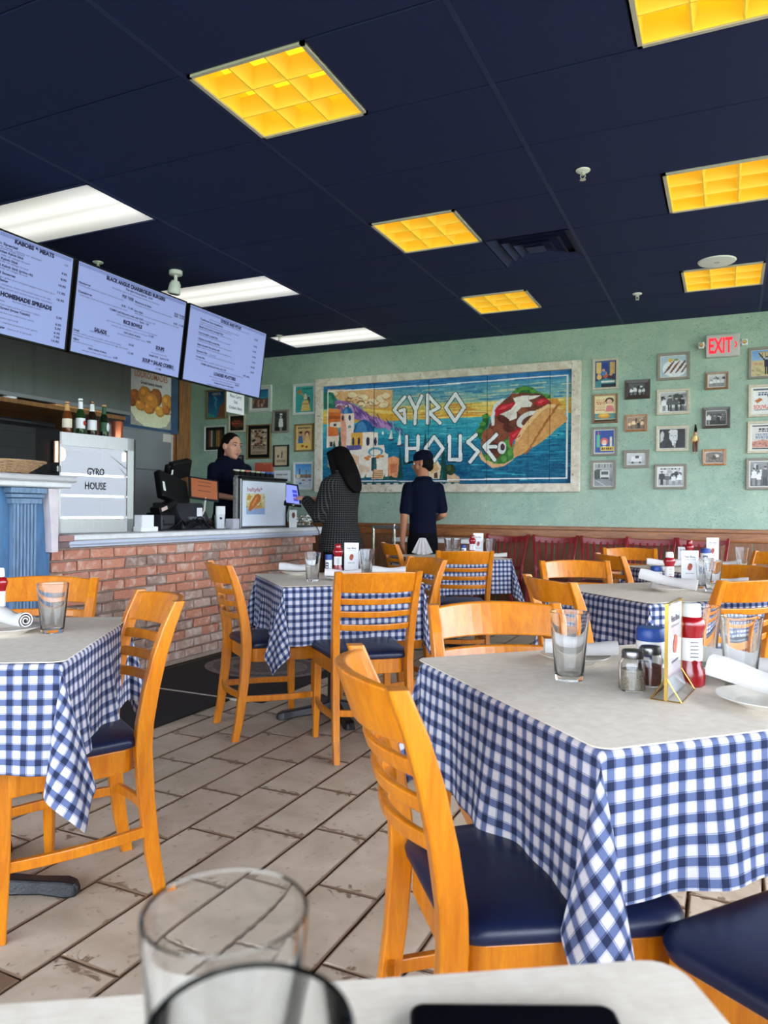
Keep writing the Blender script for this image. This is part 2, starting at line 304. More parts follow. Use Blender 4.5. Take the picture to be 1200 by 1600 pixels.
MURAL = [
('p',[(0.021,0.027),(0.31,0.074),(0.31,0.123),(0.305,0.257),(0.251,0.288),(0.191,0.217),(0.118,0.176),(0.021,0.098)],(226,176,120)),
('e',(0.05,0.083,0.0243,0.032,0),(206,150,92)),
('e',(0.047,0.075,0.0207,0.0256,0),(240,218,176)),
('e',(0.135,0.109,0.0243,0.0343,0),(206,150,92)),
('e',(0.133,0.101,0.0207,0.0274,0),(240,218,176)),
('e',(0.185,0.141,0.0267,0.0366,0),(206,150,92)),
('e',(0.183,0.133,0.0227,0.0293,0),(240,218,176)),
('e',(0.229,0.191,0.0292,0.0366,0),(206,150,92)),
('e',(0.227,0.184,0.0248,0.0293,0),(240,218,176)),
('e',(0.262,0.159,0.0243,0.0412,0),(206,150,92)),
('e',(0.26,0.151,0.0207,0.0329,0),(240,218,176)),
('e',(0.283,0.137,0.0195,0.0343,0),(206,150,92)),
('e',(0.281,0.129,0.0165,0.0274,0),(240,218,176)),
('e',(0.186,0.198,0.0243,0.0274,0),(206,150,92)),
('e',(0.183,0.19,0.0207,0.022,0),(240,218,176)),
('e',(0.273,0.228,0.0243,0.0297,0),(206,150,92)),
('e',(0.271,0.221,0.0207,0.0238,0),(240,218,176)),
('p',[(0.174,0.215),(0.219,0.249),(0.305,0.251),(0.337,0.311),(0.332,0.365),(0.284,0.369),(0.219,0.284)],(226,168,60)),
('p',[(0.197,0.246),(0.305,0.282),(0.332,0.3),(0.332,0.316),(0.262,0.302),(0.202,0.263)],(240,206,110)),
('p',[(0.002,0.05),(0.044,0.063),(0.064,0.136),(0.067,0.226),(0.002,0.224)],(40,112,96)),
('p',[(0.015,0.077),(0.038,0.094),(0.05,0.186),(0.021,0.169)],(70,146,110)),
('p',[(0.055,0.148),(0.078,0.149),(0.118,0.163),(0.141,0.198),(0.163,0.226),(0.197,0.281),(0.219,0.321),(0.252,0.344),(0.284,0.385),(0.311,0.428),(0.305,0.445),(0.252,0.45),(0.235,0.43),(0.208,0.383),(0.135,0.337),(0.061,0.277)],(150,104,168)),
('p',[(0.078,0.17),(0.101,0.199),(0.104,0.25),(0.084,0.222)],(186,142,192)),
('p',[(0.118,0.195),(0.141,0.223),(0.144,0.274),(0.124,0.247)],(186,142,192)),
('p',[(0.152,0.25),(0.175,0.278),(0.177,0.329),(0.158,0.301)],(104,72,136)),
('p',[(0.186,0.299),(0.208,0.326),(0.211,0.377),(0.191,0.35)],(186,142,192)),
('p',[(0.219,0.346),(0.241,0.374),(0.244,0.424),(0.224,0.397)],(104,72,136)),
('p',[(0.252,0.375),(0.273,0.402),(0.276,0.452),(0.257,0.425)],(186,142,192)),
('p',[(0.279,0.403),(0.3,0.43),(0.303,0.48),(0.284,0.453)],(186,142,192)),
('p',[(0.021,0.218),(0.081,0.239),(0.083,0.376),(0.021,0.389)],(214,112,48)),
('p',[(0.021,0.218),(0.081,0.239),(0.08,0.269),(0.021,0.259)],(236,150,80)),
('p',[(0.021,0.298),(0.082,0.305),(0.082,0.331),(0.021,0.33)],(176,84,36)),
('p',[(0.032,0.366),(0.081,0.363),(0.081,0.421),(0.032,0.429)],(240,222,200)),
('p',[(0.05,0.379),(0.061,0.377),(0.061,0.403),(0.05,0.404)],(60,60,80)),
('p',[(0.018,0.401),(0.068,0.419),(0.074,0.502),(0.018,0.508)],(226,118,56)),
('p',[(0.018,0.508),(0.074,0.502),(0.074,0.615),(0.018,0.619)],(240,218,196)),
('p',[(0.032,0.565),(0.045,0.563),(0.045,0.611),(0.032,0.613)],(70,54,60)),
('p',[(0.081,0.279),(0.142,0.281),(0.145,0.478),(0.13,0.619),(0.082,0.62)],(246,222,206)),
('p',[(0.081,0.279),(0.097,0.28),(0.11,0.449),(0.107,0.621),(0.082,0.62)],(232,164,136)),
('e',(0.091,0.328,0.0053,0.0297,0),(56,60,84)),
('e',(0.123,0.328,0.0053,0.0297,0),(56,60,84)),
('e',(0.123,0.418,0.0078,0.016,0),(120,150,170)),
('d',(0.112,0.283,0.0233,0.0663),(40,104,160)),
('d',(0.105,0.277,0.0097,0.0457),(96,156,200)),
('p',[(0.107,0.606),(0.276,0.612),(0.278,0.683),(0.293,0.702),(0.293,0.92),(0.164,0.931),(0.107,0.724)],(240,228,212)),
('p',[(0.131,0.479),(0.247,0.482),(0.248,0.62),(0.131,0.619)],(246,230,210)),
('p',[(0.131,0.479),(0.181,0.48),(0.182,0.62),(0.131,0.619)],(230,170,72)),
('d',(0.186,0.481,0.0457,0.1281),(34,92,146)),
('d',(0.175,0.473,0.0253,0.1006),(74,136,186)),
('e',(0.14,0.566,0.0058,0.0435,0),(44,52,80)),
('e',(0.165,0.568,0.0058,0.0435,0),(44,52,80)),
('e',(0.206,0.571,0.0083,0.0435,0),(44,52,80)),
('e',(0.237,0.574,0.0058,0.0435,0),(44,52,80)),
('p',[(0.107,0.606),(0.175,0.604),(0.178,0.648),(0.114,0.657)],(104,96,156)),
('p',[(0.119,0.673),(0.167,0.721),(0.167,0.803),(0.119,0.782)],(236,190,152)),
('p',[(0.164,0.797),(0.214,0.824),(0.214,0.875),(0.164,0.886)],(232,200,172)),
('e',(0.239,0.674,0.0321,0.0435,0),(88,156,172)),
('e',(0.239,0.682,0.0224,0.0297,0),(240,232,216)),
('p',[(0.222,0.736),(0.242,0.725),(0.243,0.86),(0.222,0.865)],(50,50,66)),
('p',[(0.228,0.743),(0.239,0.737),(0.239,0.856),(0.228,0.86)],(40,110,110)),
('e',(0.197,0.735,0.0088,0.0126,0),(222,132,48)),
('e',(0.211,0.723,0.0088,0.0126,0),(222,132,48)),
('e',(0.252,0.715,0.0088,0.0126,0),(222,132,48)),
('e',(0.266,0.721,0.0088,0.0126,0),(222,132,48)),
('e',(0.206,0.748,0.0088,0.0126,0),(222,132,48)),
('e',(0.247,0.731,0.0088,0.0126,0),(222,132,48)),
('p',[(0.231,0.847),(0.27,0.854),(0.275,0.941),(0.224,0.946)],(226,180,132)),
('l',[(0.23,0.869),(0.272,0.866)],0.0046,(130,84,60)),
('l',[(0.229,0.889),(0.273,0.886)],0.0046,(130,84,60)),
('l',[(0.227,0.909),(0.274,0.906)],0.0046,(130,84,60)),
('l',[(0.226,0.929),(0.275,0.926)],0.0046,(130,84,60)),
('p',[(0.293,0.74),(0.317,0.723),(0.339,0.742),(0.339,0.828),(0.333,0.934),(0.293,0.92)],(236,156,108)),
('p',[(0.301,0.802),(0.333,0.791),(0.333,0.878),(0.307,0.89)],(214,124,84)),
('p',[(0.071,0.615),(0.079,0.446),(0.087,0.616)],(16,72,66)),
('p',[(0.045,0.613),(0.053,0.54),(0.06,0.614)],(16,72,66)),
('p',[(0.336,0.946),(0.343,0.6),(0.359,0.946)],(16,72,66)),
('p',[(0.358,0.811),(0.367,0.486),(0.376,0.811)],(16,72,66)),
('p',[(0.436,0.753),(0.45,0.484),(0.465,0.766)],(16,72,66)),
('p',[(0.508,0.96),(0.523,0.557),(0.54,0.961)],(16,72,66)),
('p',[(0.264,0.951),(0.307,0.914),(0.339,0.958)],(16,72,66)),
('p',[(0.295,0.556),(0.306,0.461),(0.312,0.557)],(238,236,226)),
('p',[(0.332,0.615),(0.343,0.469),(0.349,0.617)],(238,236,226)),
('p',[(0.291,0.555),(0.321,0.55),(0.314,0.573),(0.298,0.572)],(60,70,90)),
('p',[(0.328,0.618),(0.362,0.608),(0.356,0.632),(0.335,0.633)],(60,70,90)),
('e',(0.269,0.495,0.0049,0.016,0),(236,236,230)),
('p',[(0.444,0.759),(0.492,0.747),(0.514,0.834),(0.508,0.945),(0.453,0.948)],(236,214,180)),
('p',[(0.465,0.827),(0.493,0.797),(0.508,0.858),(0.473,0.899)],(226,176,120)),
('p',[(0.485,0.894),(0.498,0.882),(0.501,0.945),(0.486,0.944)],(90,60,50)),
('p',[(0.538,0.907),(0.567,0.902),(0.587,0.932),(0.59,1.005),(0.538,1.005)],(222,184,146)),
('e',(0.551,0.862,0.0204,0.0526,0),(40,62,40)),
('e',(0.545,0.847,0.0107,0.0274,0),(74,96,48)),
('p',[(0.164,0.944),(0.173,0.886),(0.175,0.944)],(38,96,84)),
('p',[(0.189,0.944),(0.198,0.887),(0.2,0.944)],(38,96,84)),
('p',[(0.271,0.945),(0.28,0.889),(0.282,0.945)],(38,96,84)),
('p',[(0.287,0.945),(0.296,0.889),(0.298,0.945)],(38,96,84)),
('p',[(0.409,0.947),(0.417,0.892),(0.419,0.947)],(38,96,84)),
('p',[(0.419,0.947),(0.427,0.892),(0.429,0.947)],(38,96,84)),
('p',[(0.51,0.948),(0.518,0.894),(0.52,0.949)],(38,96,84)),
('p',[(0.002,0.971),(0.592,0.977),(0.592,1.009),(0.002,1.007)],(28,86,92)),
('e',(0.176,0.991,0.0117,0.0091,0),(196,190,170)),
('e',(0.214,0.991,0.0117,0.0091,0),(196,190,170)),
('e',(0.253,0.991,0.0117,0.0091,0),(196,190,170)),
('e',(0.291,0.992,0.0117,0.0091,0),(196,190,170)),
('e',(0.328,0.992,0.0117,0.0091,0),(196,190,170)),
('e',(0.365,0.992,0.0117,0.0091,0),(196,190,170)),
('e',(0.402,0.992,0.0117,0.0091,0),(196,190,170)),
('e',(0.438,0.993,0.0117,0.0091,0),(196,190,170)),
('e',(0.473,0.993,0.0117,0.0091,0),(196,190,170)),
('e',(0.508,0.993,0.0117,0.0091,0),(196,190,170)),
('e',(0.543,0.993,0.0117,0.0091,0),(196,190,170)),
('e',(0.577,0.993,0.0117,0.0091,0),(196,190,170)),
('l',[(0.021,0.616),(0.021,0.049)],0.0103,(232,236,236)),
('l',[(0.021,0.049),(0.588,0.058)],0.0103,(232,236,236)),
('l',[(0.537,0.053),(0.985,0.047)],0.0114,(232,236,236)),
('l',[(0.984,0.047),(0.984,0.951)],0.0137,(232,236,236)),
('l',[(0.984,0.951),(0.541,0.958)],0.0114,(232,236,236)),
('l',[(0.543,0.969),(0.156,0.963)],0.0103,(232,236,236)),
('l',[(0.156,0.963),(0.021,0.964)],0.0103,(232,236,236)),
('p',[(0.655,0.687),(0.673,0.777),(0.714,0.854),(0.758,0.838),(0.79,0.784),(0.798,0.75),(0.775,0.771),(0.723,0.807),(0.687,0.761),(0.668,0.682)],(222,172,122)),
('p',[(0.652,0.497),(0.663,0.476),(0.676,0.422),(0.674,0.366),(0.693,0.344),(0.702,0.391),(0.696,0.457),(0.677,0.566),(0.668,0.589),(0.654,0.553)],(44,104,44)),
('p',[(0.784,0.173),(0.801,0.135),(0.831,0.114),(0.866,0.146),(0.885,0.189),(0.924,0.214),(0.923,0.25),(0.873,0.225),(0.823,0.185)],(44,104,44)),
('e',(0.805,0.161,0.0126,0.0183,0),(84,146,62)),
('e',(0.822,0.139,0.0126,0.0183,0),(84,146,62)),
('e',(0.843,0.142,0.0126,0.0183,0),(84,146,62)),
('e',(0.862,0.17,0.0126,0.0183,0),(84,146,62)),
('e',(0.881,0.199,0.0126,0.0183,0),(84,146,62)),
('e',(0.906,0.219,0.0126,0.0183,0),(84,146,62)),
('e',(0.676,0.444,0.0126,0.0183,0),(84,146,62)),
('e',(0.685,0.378,0.0126,0.0183,0),(84,146,62)),
('e',(0.665,0.509,0.0126,0.0183,0),(84,146,62)),
('p',[(0.744,0.26),(0.78,0.194),(0.822,0.177),(0.873,0.2),(0.914,0.247),(0.933,0.283),(0.874,0.342),(0.824,0.486),(0.792,0.613),(0.784,0.722),(0.74,0.774),(0.7,0.75),(0.672,0.671),(0.67,0.599),(0.694,0.49),(0.711,0.403)],(112,58,40)),
('e',(0.729,0.449,0.0292,0.0457,0.5),(136,72,48)),
('e',(0.755,0.408,0.0267,0.04,0.5),(92,44,32)),
('e',(0.699,0.557,0.0243,0.0686,0.5),(152,88,58)),
('e',(0.747,0.539,0.0389,0.0572,0.5),(136,72,48)),
('e',(0.722,0.669,0.0292,0.0457,0.5),(92,44,32)),
('e',(0.824,0.341,0.0292,0.0343,0.5),(152,88,58)),
('e',(0.848,0.269,0.0243,0.032,0.5),(136,72,48)),
('e',(0.773,0.497,0.0243,0.0343,0.5),(92,44,32)),
('e',(0.691,0.633,0.0195,0.0457,0.5),(152,88,58)),
('e',(0.806,0.22,0.0292,0.0274,0.5),(136,72,48)),
('e',(0.89,0.222,0.0243,0.0183,0.5),(92,44,32)),
('e',(0.757,0.649,0.0195,0.0457,0.5),(152,88,58)),
('p',[(0.923,0.243),(0.947,0.246),(0.968,0.319),(0.943,0.301),(0.923,0.28)],(206,136,54)),
('p',[(0.673,0.71),(0.696,0.736),(0.736,0.769),(0.753,0.704),(0.756,0.605),(0.774,0.572),(0.792,0.684),(0.792,0.774),(0.758,0.816),(0.723,0.814),(0.687,0.769)],(54,116,50)),
('e',(0.77,0.628,0.0107,0.0297,0),(92,152,70)),
('e',(0.779,0.716,0.0107,0.0297,0),(92,152,70)),
('e',(0.757,0.77,0.0107,0.0297,0),(92,152,70)),
('e',(0.722,0.788,0.0107,0.0297,0),(92,152,70)),
('e',(0.696,0.756,0.0107,0.0297,0),(92,152,70)),
('e',(0.783,0.662,0.0107,0.0297,0),(92,152,70)),
('p',[(0.746,0.222),(0.717,0.272),(0.707,0.381),(0.709,0.465),(0.721,0.459),(0.721,0.372),(0.732,0.285),(0.76,0.229)],(222,222,218)),
('p',[(0.72,0.322),(0.737,0.277),(0.797,0.26),(0.803,0.282),(0.755,0.345),(0.725,0.385)],(188,30,46)),
('p',[(0.865,0.284),(0.886,0.242),(0.914,0.245),(0.92,0.284),(0.89,0.309)],(188,30,46)),
('p',[(0.777,0.541),(0.825,0.483),(0.821,0.545),(0.792,0.608),(0.785,0.684),(0.775,0.612)],(188,30,46)),
('p',[(0.733,0.318),(0.75,0.288),(0.789,0.274),(0.755,0.321)],(220,70,76)),
('p',[(0.878,0.273),(0.89,0.254),(0.91,0.259),(0.89,0.285)],(220,70,76)),
('p',[(0.784,0.564),(0.812,0.517),(0.808,0.544),(0.791,0.586)],(220,70,76)),
('p',[(0.789,0.223),(0.823,0.206),(0.892,0.211),(0.865,0.239),(0.844,0.247),(0.86,0.279),(0.854,0.312),(0.819,0.31),(0.802,0.351),(0.804,0.405),(0.777,0.427),(0.769,0.377),(0.74,0.368),(0.781,0.324),(0.798,0.271)],(236,230,216)),
('p',[(0.744,0.352),(0.772,0.347),(0.789,0.315),(0.806,0.285),(0.79,0.358),(0.773,0.41)],(222,212,196)),
('e',(0.845,0.421,0.0447,0.064,-0.45),(222,222,214)),
('e',(0.849,0.43,0.0301,0.0366,-0.45),(104,56,38)),
('e',(0.749,0.67,0.0165,0.0572,0),(226,226,222)),
('e',(0.752,0.665,0.0088,0.032,0),(84,46,52)),
('p',[(0.79,0.706),(0.8,0.598),(0.824,0.492),(0.849,0.419),(0.882,0.338),(0.915,0.294),(0.943,0.301),(0.968,0.349),(0.985,0.424),(0.981,0.455),(0.941,0.526),(0.917,0.588),(0.876,0.659),(0.851,0.69),(0.826,0.732),(0.796,0.763)],(214,156,92)),
('p',[(0.798,0.608),(0.824,0.494),(0.849,0.421),(0.882,0.34),(0.915,0.296),(0.943,0.303),(0.966,0.348),(0.939,0.329),(0.915,0.326),(0.891,0.365),(0.862,0.437),(0.833,0.519),(0.808,0.625)],(236,194,140)),
('e',(0.812,0.572,0.0078,0.0057,-0.7),(168,104,52)),
('e',(0.909,0.463,0.0117,0.0057,-0.7),(168,104,52)),
('e',(0.866,0.63,0.0156,0.0057,-0.7),(168,104,52)),
('e',(0.935,0.361,0.0078,0.0057,-0.7),(168,104,52)),
('e',(0.892,0.526,0.0117,0.0057,-0.7),(168,104,52)),
('e',(0.849,0.695,0.0156,0.0057,-0.7),(168,104,52)),
('e',(0.919,0.423,0.0078,0.0057,-0.7),(168,104,52)),
('e',(0.876,0.59,0.0117,0.0057,-0.7),(168,104,52)),
('e',(0.945,0.322,0.0156,0.0057,-0.7),(168,104,52)),
('e',(0.902,0.486,0.0078,0.0057,-0.7),(168,104,52)),
('e',(0.859,0.654,0.0117,0.0057,-0.7),(168,104,52)),
('e',(0.929,0.384,0.0156,0.0057,-0.7),(168,104,52)),
('e',(0.886,0.55,0.0078,0.0057,-0.7),(168,104,52)),
('e',(0.842,0.718,0.0117,0.0057,-0.7),(168,104,52)),
('e',(0.912,0.446,0.0156,0.0057,-0.7),(168,104,52)),
('e',(0.869,0.613,0.0078,0.0057,-0.7),(168,104,52)),
('e',(0.939,0.345,0.0117,0.0057,-0.7),(168,104,52)),
('e',(0.896,0.509,0.0156,0.0057,-0.7),(168,104,52)),
('e',(0.853,0.677,0.0078,0.0057,-0.7),(168,104,52)),
('e',(0.922,0.407,0.0117,0.0057,-0.7),(168,104,52)),
('e',(0.879,0.573,0.0156,0.0057,-0.7),(168,104,52)),
('e',(0.948,0.305,0.0078,0.0057,-0.7),(168,104,52)),
('e',(0.906,0.469,0.0117,0.0057,-0.7),(168,104,52)),
('e',(0.863,0.637,0.0156,0.0057,-0.7),(168,104,52)),
('e',(0.932,0.367,0.0078,0.0057,-0.7),(168,104,52)),
('e',(0.889,0.533,0.0117,0.0057,-0.7),(168,104,52)),
('e',(0.846,0.701,0.0156,0.0057,-0.7),(168,104,52)),
('e',(0.916,0.43,0.0078,0.0057,-0.7),(168,104,52)),
('e',(0.873,0.596,0.0117,0.0057,-0.7),(168,104,52)),
('e',(0.942,0.328,0.0156,0.0057,-0.7),(168,104,52)),
('l',[(0.362,0.153),(0.317,0.271),(0.364,0.402),(0.361,0.275),(0.343,0.284)],0.048,(24,30,34)),
('l',[(0.381,0.155),(0.408,0.285),(0.406,0.416)],0.048,(24,30,34)),
('l',[(0.433,0.154),(0.408,0.285)],0.048,(24,30,34)),
('l',[(0.457,0.148),(0.458,0.414)],0.048,(24,30,34)),
('l',[(0.457,0.153),(0.503,0.271),(0.463,0.316),(0.508,0.42)],0.048,(24,30,34)),
('l',[(0.568,0.153),(0.604,0.285),(0.567,0.41),(0.531,0.275),(0.568,0.153)],0.048,(24,30,34)),
('l',[(0.372,0.535),(0.373,0.773)],0.048,(24,30,34)),
('l',[(0.42,0.539),(0.419,0.752)],0.048,(24,30,34)),
('l',[(0.372,0.653),(0.42,0.653)],0.048,(24,30,34)),
('l',[(0.484,0.547),(0.521,0.662),(0.485,0.778),(0.451,0.658),(0.484,0.547)],0.048,(24,30,34)),
('l',[(0.546,0.549),(0.547,0.769),(0.591,0.771),(0.589,0.547)],0.048,(24,30,34)),
('l',[(0.652,0.544),(0.619,0.608),(0.66,0.7),(0.629,0.793)],0.048,(24,30,34)),
('l',[(0.728,0.548),(0.683,0.655),(0.722,0.779)],0.048,(24,30,34)),
('l',[(0.685,0.655),(0.726,0.66)],0.048,(24,30,34)),
('l',[(0.362,0.153),(0.317,0.271),(0.364,0.402),(0.361,0.275),(0.343,0.284)],0.0332,(234,236,232)),
('l',[(0.381,0.155),(0.408,0.285),(0.406,0.416)],0.0332,(234,236,232)),
('l',[(0.433,0.154),(0.408,0.285)],0.0332,(234,236,232)),
('l',[(0.457,0.148),(0.458,0.414)],0.0332,(234,236,232)),
('l',[(0.457,0.153),(0.503,0.271),(0.463,0.316),(0.508,0.42)],0.0332,(234,236,232)),
('l',[(0.568,0.153),(0.604,0.285),(0.567,0.41),(0.531,0.275),(0.568,0.153)],0.0332,(234,236,232)),
('l',[(0.372,0.535),(0.373,0.773)],0.0332,(234,236,232)),
('l',[(0.42,0.539),(0.419,0.752)],0.0332,(234,236,232)),
('l',[(0.372,0.653),(0.42,0.653)],0.0332,(234,236,232)),
('l',[(0.484,0.547),(0.521,0.662),(0.485,0.778),(0.451,0.658),(0.484,0.547)],0.0332,(234,236,232)),
('l',[(0.546,0.549),(0.547,0.769),(0.591,0.771),(0.589,0.547)],0.0332,(234,236,232)),
('l',[(0.652,0.544),(0.619,0.608),(0.66,0.7),(0.629,0.793)],0.0332,(234,236,232)),
('l',[(0.728,0.548),(0.683,0.655),(0.722,0.779)],0.0332,(234,236,232)),
('l',[(0.685,0.655),(0.726,0.66)],0.0332,(234,236,232)),
]
# gingham cloth (UV in metres)
def gingham():
    m = mat('gingham_cloth', rough=0.9, spec=0.1); w = NT(m)
    uv = w.n('TexCoord').outputs['UV']; s = w.n('SeparateXYZ'); w.l(uv, s.inputs[0])
    P = 0.0365
    res = []
    for ax in (0, 1):
        t = w.math('FRACT', w.math('DIVIDE', s.outputs[ax], P))
        band = w.math('LESS_THAN', t, 0.47)
        # a fine pale line just inside the navy band and a fine navy line in the white band
        l1 = w.math('LESS_THAN', w.math('ABSOLUTE', w.math('SUBTRACT', t, 0.035)), 0.022)
        l2 = w.math('LESS_THAN', w.math('ABSOLUTE', w.math('SUBTRACT', t, 0.52)), 0.018)
        b2 = w.math('MAXIMUM', w.math('MULTIPLY', band, w.math('SUBTRACT', 1.0, l1)), l2)
        res.append(b2)
    tot = w.math('MULTIPLY', w.math('ADD', res[0], res[1]), 0.5)
    c = w.ramp(tot, [(0.0, rgb(198, 194, 196)), (0.5, rgb(86, 98, 134)), (1.0, rgb(10, 19, 50))])
    th = w.noise(uv, 900, 2)
    c = w.mix(w.math('MULTIPLY', th, 0.12), c, rgb(150, 160, 190))
    w.base(c); w.bump(th, 0.15, 0.002)
    return m
MAT['gingham'] = gingham()
def paper():
    m = mat('table_paper', rough=0.55, spec=0.35); w = NT(m)
    v = w.coord('Object'); a = w.noise(v, 38, 4, 0.4); b = w.noise(w.coord('Object', (1, 9, 1)), 30, 3)
    f = w.rng(w.math('ADD', w.math('MULTIPLY', a, 0.6), w.math('MULTIPLY', b, 0.4)), 0.38, 0.62)
    w.base(w.mix(f, rgb(218, 208, 191), rgb(231, 223, 209))); w.bump(a, 0.05, 0.002); return m
MAT['paper'] = paper()
def plaster():
    m = mat('green_plaster', rough=0.75, spec=0.25); w = NT(m)
    v = w.coord('Object')
    big = w.rng(w.noise(v, 1.3, 4, 0.5), 0.35, 0.65); mid = w.rng(w.noise(v, 7, 5, 1.2), 0.35, 0.65)
    fine = w.noise(w.coord('Object', (0.8, 1.0, 1.0)), 44, 7, 3.0)
    c = w.mix(big, rgb(152, 180, 164), rgb(168, 188, 170))
    c = w.mix(w.math('MULTIPLY', mid, 0.5), c, rgb(184, 204, 182))
    dark = w.math('MULTIPLY', w.rng(fine, 0.57, 0.66, 0.0, 0.9), w.rng(w.noise(v, 3.5, 3, 1.0), 0.42, 0.62, 0.4, 1.0))
    c = w.mix(dark, c, rgb(92, 128, 108))
    lt = w.rng(w.noise(v, 22, 4, 1.5), 0.62, 0.72, 0.0, 0.5)
    c = w.mix(lt, c, rgb(206, 216, 182))
    w.base(c); w.bump(fine, 0.35, 0.008); return m
MAT['plaster'] = plaster()
def tile_mat(name, a, b, stain):
    m = mat(name, rough=0.6, spec=0.25); w = NT(m)
    v = w.coord('Object', None, True)
    n1 = w.rng(w.noise(v, 6, 6, 0.7), 0.32, 0.7); n2 = w.noise(v, 38, 6, 0.5); n3 = w.noise(v, 14, 6, 1.5)
    c = w.mix(n1, a, b)
    oi = w.n('ObjectInfo'); c = w.mix(w.math('MULTIPLY', oi.outputs['Random'], 0.35), c, rgb(196, 180, 160))
    # chipped dark edges near the tile's short ends
    g = w.n('TexCoord').outputs['Object']; s = w.n('SeparateXYZ'); w.l(g, s.inputs[0])
    ey = w.math('SUBTRACT', 0.215, w.math('ABSOLUTE', s.outputs[1])); ex = w.math('SUBTRACT', 0.103, w.math('ABSOLUTE', s.outputs[0]))
    e = w.math('MINIMUM', w.math('MULTIPLY', ey, 0.7), w.math('MULTIPLY', ex, 2.2))
    e2 = w.math('ADD', e, w.math('MULTIPLY', w.math('SUBTRACT', n3, 0.5), 0.16))
    chip = w.rng(e2, -0.006, 0.006, 0.85, 0.0)
    chip = w.math('MAXIMUM', chip, w.rng(w.math('MINIMUM', ex, ey), 0.005, 0.010, 1.0, 0.0))
    c = w.mix(chip, c, stain)
    c = w.mix(w.rng(n2, 0.62, 0.70, 0.0, 0.35), c, rgb(104, 84, 66))
    w.base(c); h = w.math('SUBTRACT', w.math('MULTIPLY', n2, 0.5), chip); w.bump(h, 0.35, 0.004); return m
MAT['tile'] = tile_mat('rustic_floor_tile', rgb(196, 182, 164), rgb(166, 150, 130), rgb(116, 94, 76))
MAT['grout'] = mat('brown_grout', rgb(96, 80, 66), 0.8, bump=0.2)
def brick_mat(name, a, b, pale, amt):
    m = mat(name, rough=0.8, spec=0.25); w = NT(m); v = w.coord('Object', None, True)
    oi = w.n('ObjectInfo')
    c = w.mix(oi.outputs['Random'], a, b)
    n1 = w.noise(v, 16, 6, 0.6); n2 = w.noise(v, 60, 4)
    c = w.mix(w.rng(n2, 0.4, 0.7, 0.0, 0.45), c, tuple(q * 0.55 for q in a[:3]) + (1,))
    c = w.mix(w.rng(n1, 0.55 - amt, 0.75 - amt, 0.0, 0.85), c, pale)
    w.base(c); w.bump(n2, 0.5, 0.006); return m
MAT['brick_red'] = brick_mat('orange_red_brick', rgb(204, 140, 112), rgb(186, 124, 102), rgb(214, 188, 170), 0.03)
MAT['brick_brown'] = brick_mat('brown_brick', rgb(154, 124, 110), rgb(176, 146, 128), rgb(200, 184, 170), 0.05)
MAT['brick_pale'] = brick_mat('whitewashed_brick', rgb(198, 166, 148), rgb(180, 146, 130), rgb(208, 194, 182), 0.10)
MAT['mortar'] = mat('grey_mortar', rgb(160, 142, 128), 0.9, nscale=30, namt=0.2, bump=0.3)
MAT['ceiling'] = mat('navy_ceiling_tile', rgb(32, 40, 82), 0.75, spec=0.3, nscale=60, namt=0.05, bump=0.06, bscale=300)
MAT['ceiling_bar'] = mat('navy_ceiling_grid', rgb(36, 44, 86), 0.6)
MAT['amber'] = mat('amber_light_panel', rgb(250, 212, 40), 0.5, emit=rgb(255, 220, 40), estr=0.85)
MAT['amber_blade'] = mat('amber_louver', rgb(246, 214, 84), 0.4, emit=rgb(255, 214, 50), estr=0.12)
MAT['lamp_white'] = mat('white_light_panel', rgb(226, 226, 222), 0.5, emit=(1.0, 0.98, 0.93, 1), estr=0.8)
_w = NT(MAT['lamp_white']); _s = _w.n('SeparateXYZ'); _w.l(_w.coord('Object'), _s.inputs[0])      # two tubes behind the diffuser
_t = _w.math('SUBTRACT', 0.0, _w.math('POWER', _w.math('MULTIPLY', _w.math('SUBTRACT', _w.math('ABSOLUTE', _s.outputs[1]), 0.085), 9.0), 2.0))
_w.l(_w.math('ADD', 0.30, _w.math('MULTIPLY', _w.math('EXPONENT', _t), 0.5)), _w.b.inputs['Emission Strength'])
MAT['fixture'] = mat('fixture_rim', rgb(196, 190, 176), 0.45)
MAT['mat_black'] = mat('black_floor_mat', rgb(26, 24, 24), 0.9, nscale=60, namt=0.4, bump=0.4, bscale=300)
MAT['blue_paint'] = mat('weathered_blue_paint', rgb(72, 112, 150), 0.5, nscale=9, namt=0.3, stretch=(3, 3, 0.6))
MAT['blue_pale'] = mat('weathered_blue_trim', rgb(116, 142, 170), 0.5, nscale=20, namt=0.3, stretch=(4, 4, 0.5))
MAT['hood'] = mat('grey_hood_metal', rgb(92, 94, 92), 0.5, nscale=3, namt=0.18, stretch=(1, 3, 0.2))
MAT['steel_door'] = mat('grey_steel_door', rgb(124, 126, 126), 0.4, nscale=4, namt=0.08)
MAT['screen'] = mat('lit_menu_screen', rgb(120, 130, 170), 0.25, emit=rgb(158, 172, 232), estr=0.43, spec=0.5)
MAT['outer_white'] = MAT['white_paint']

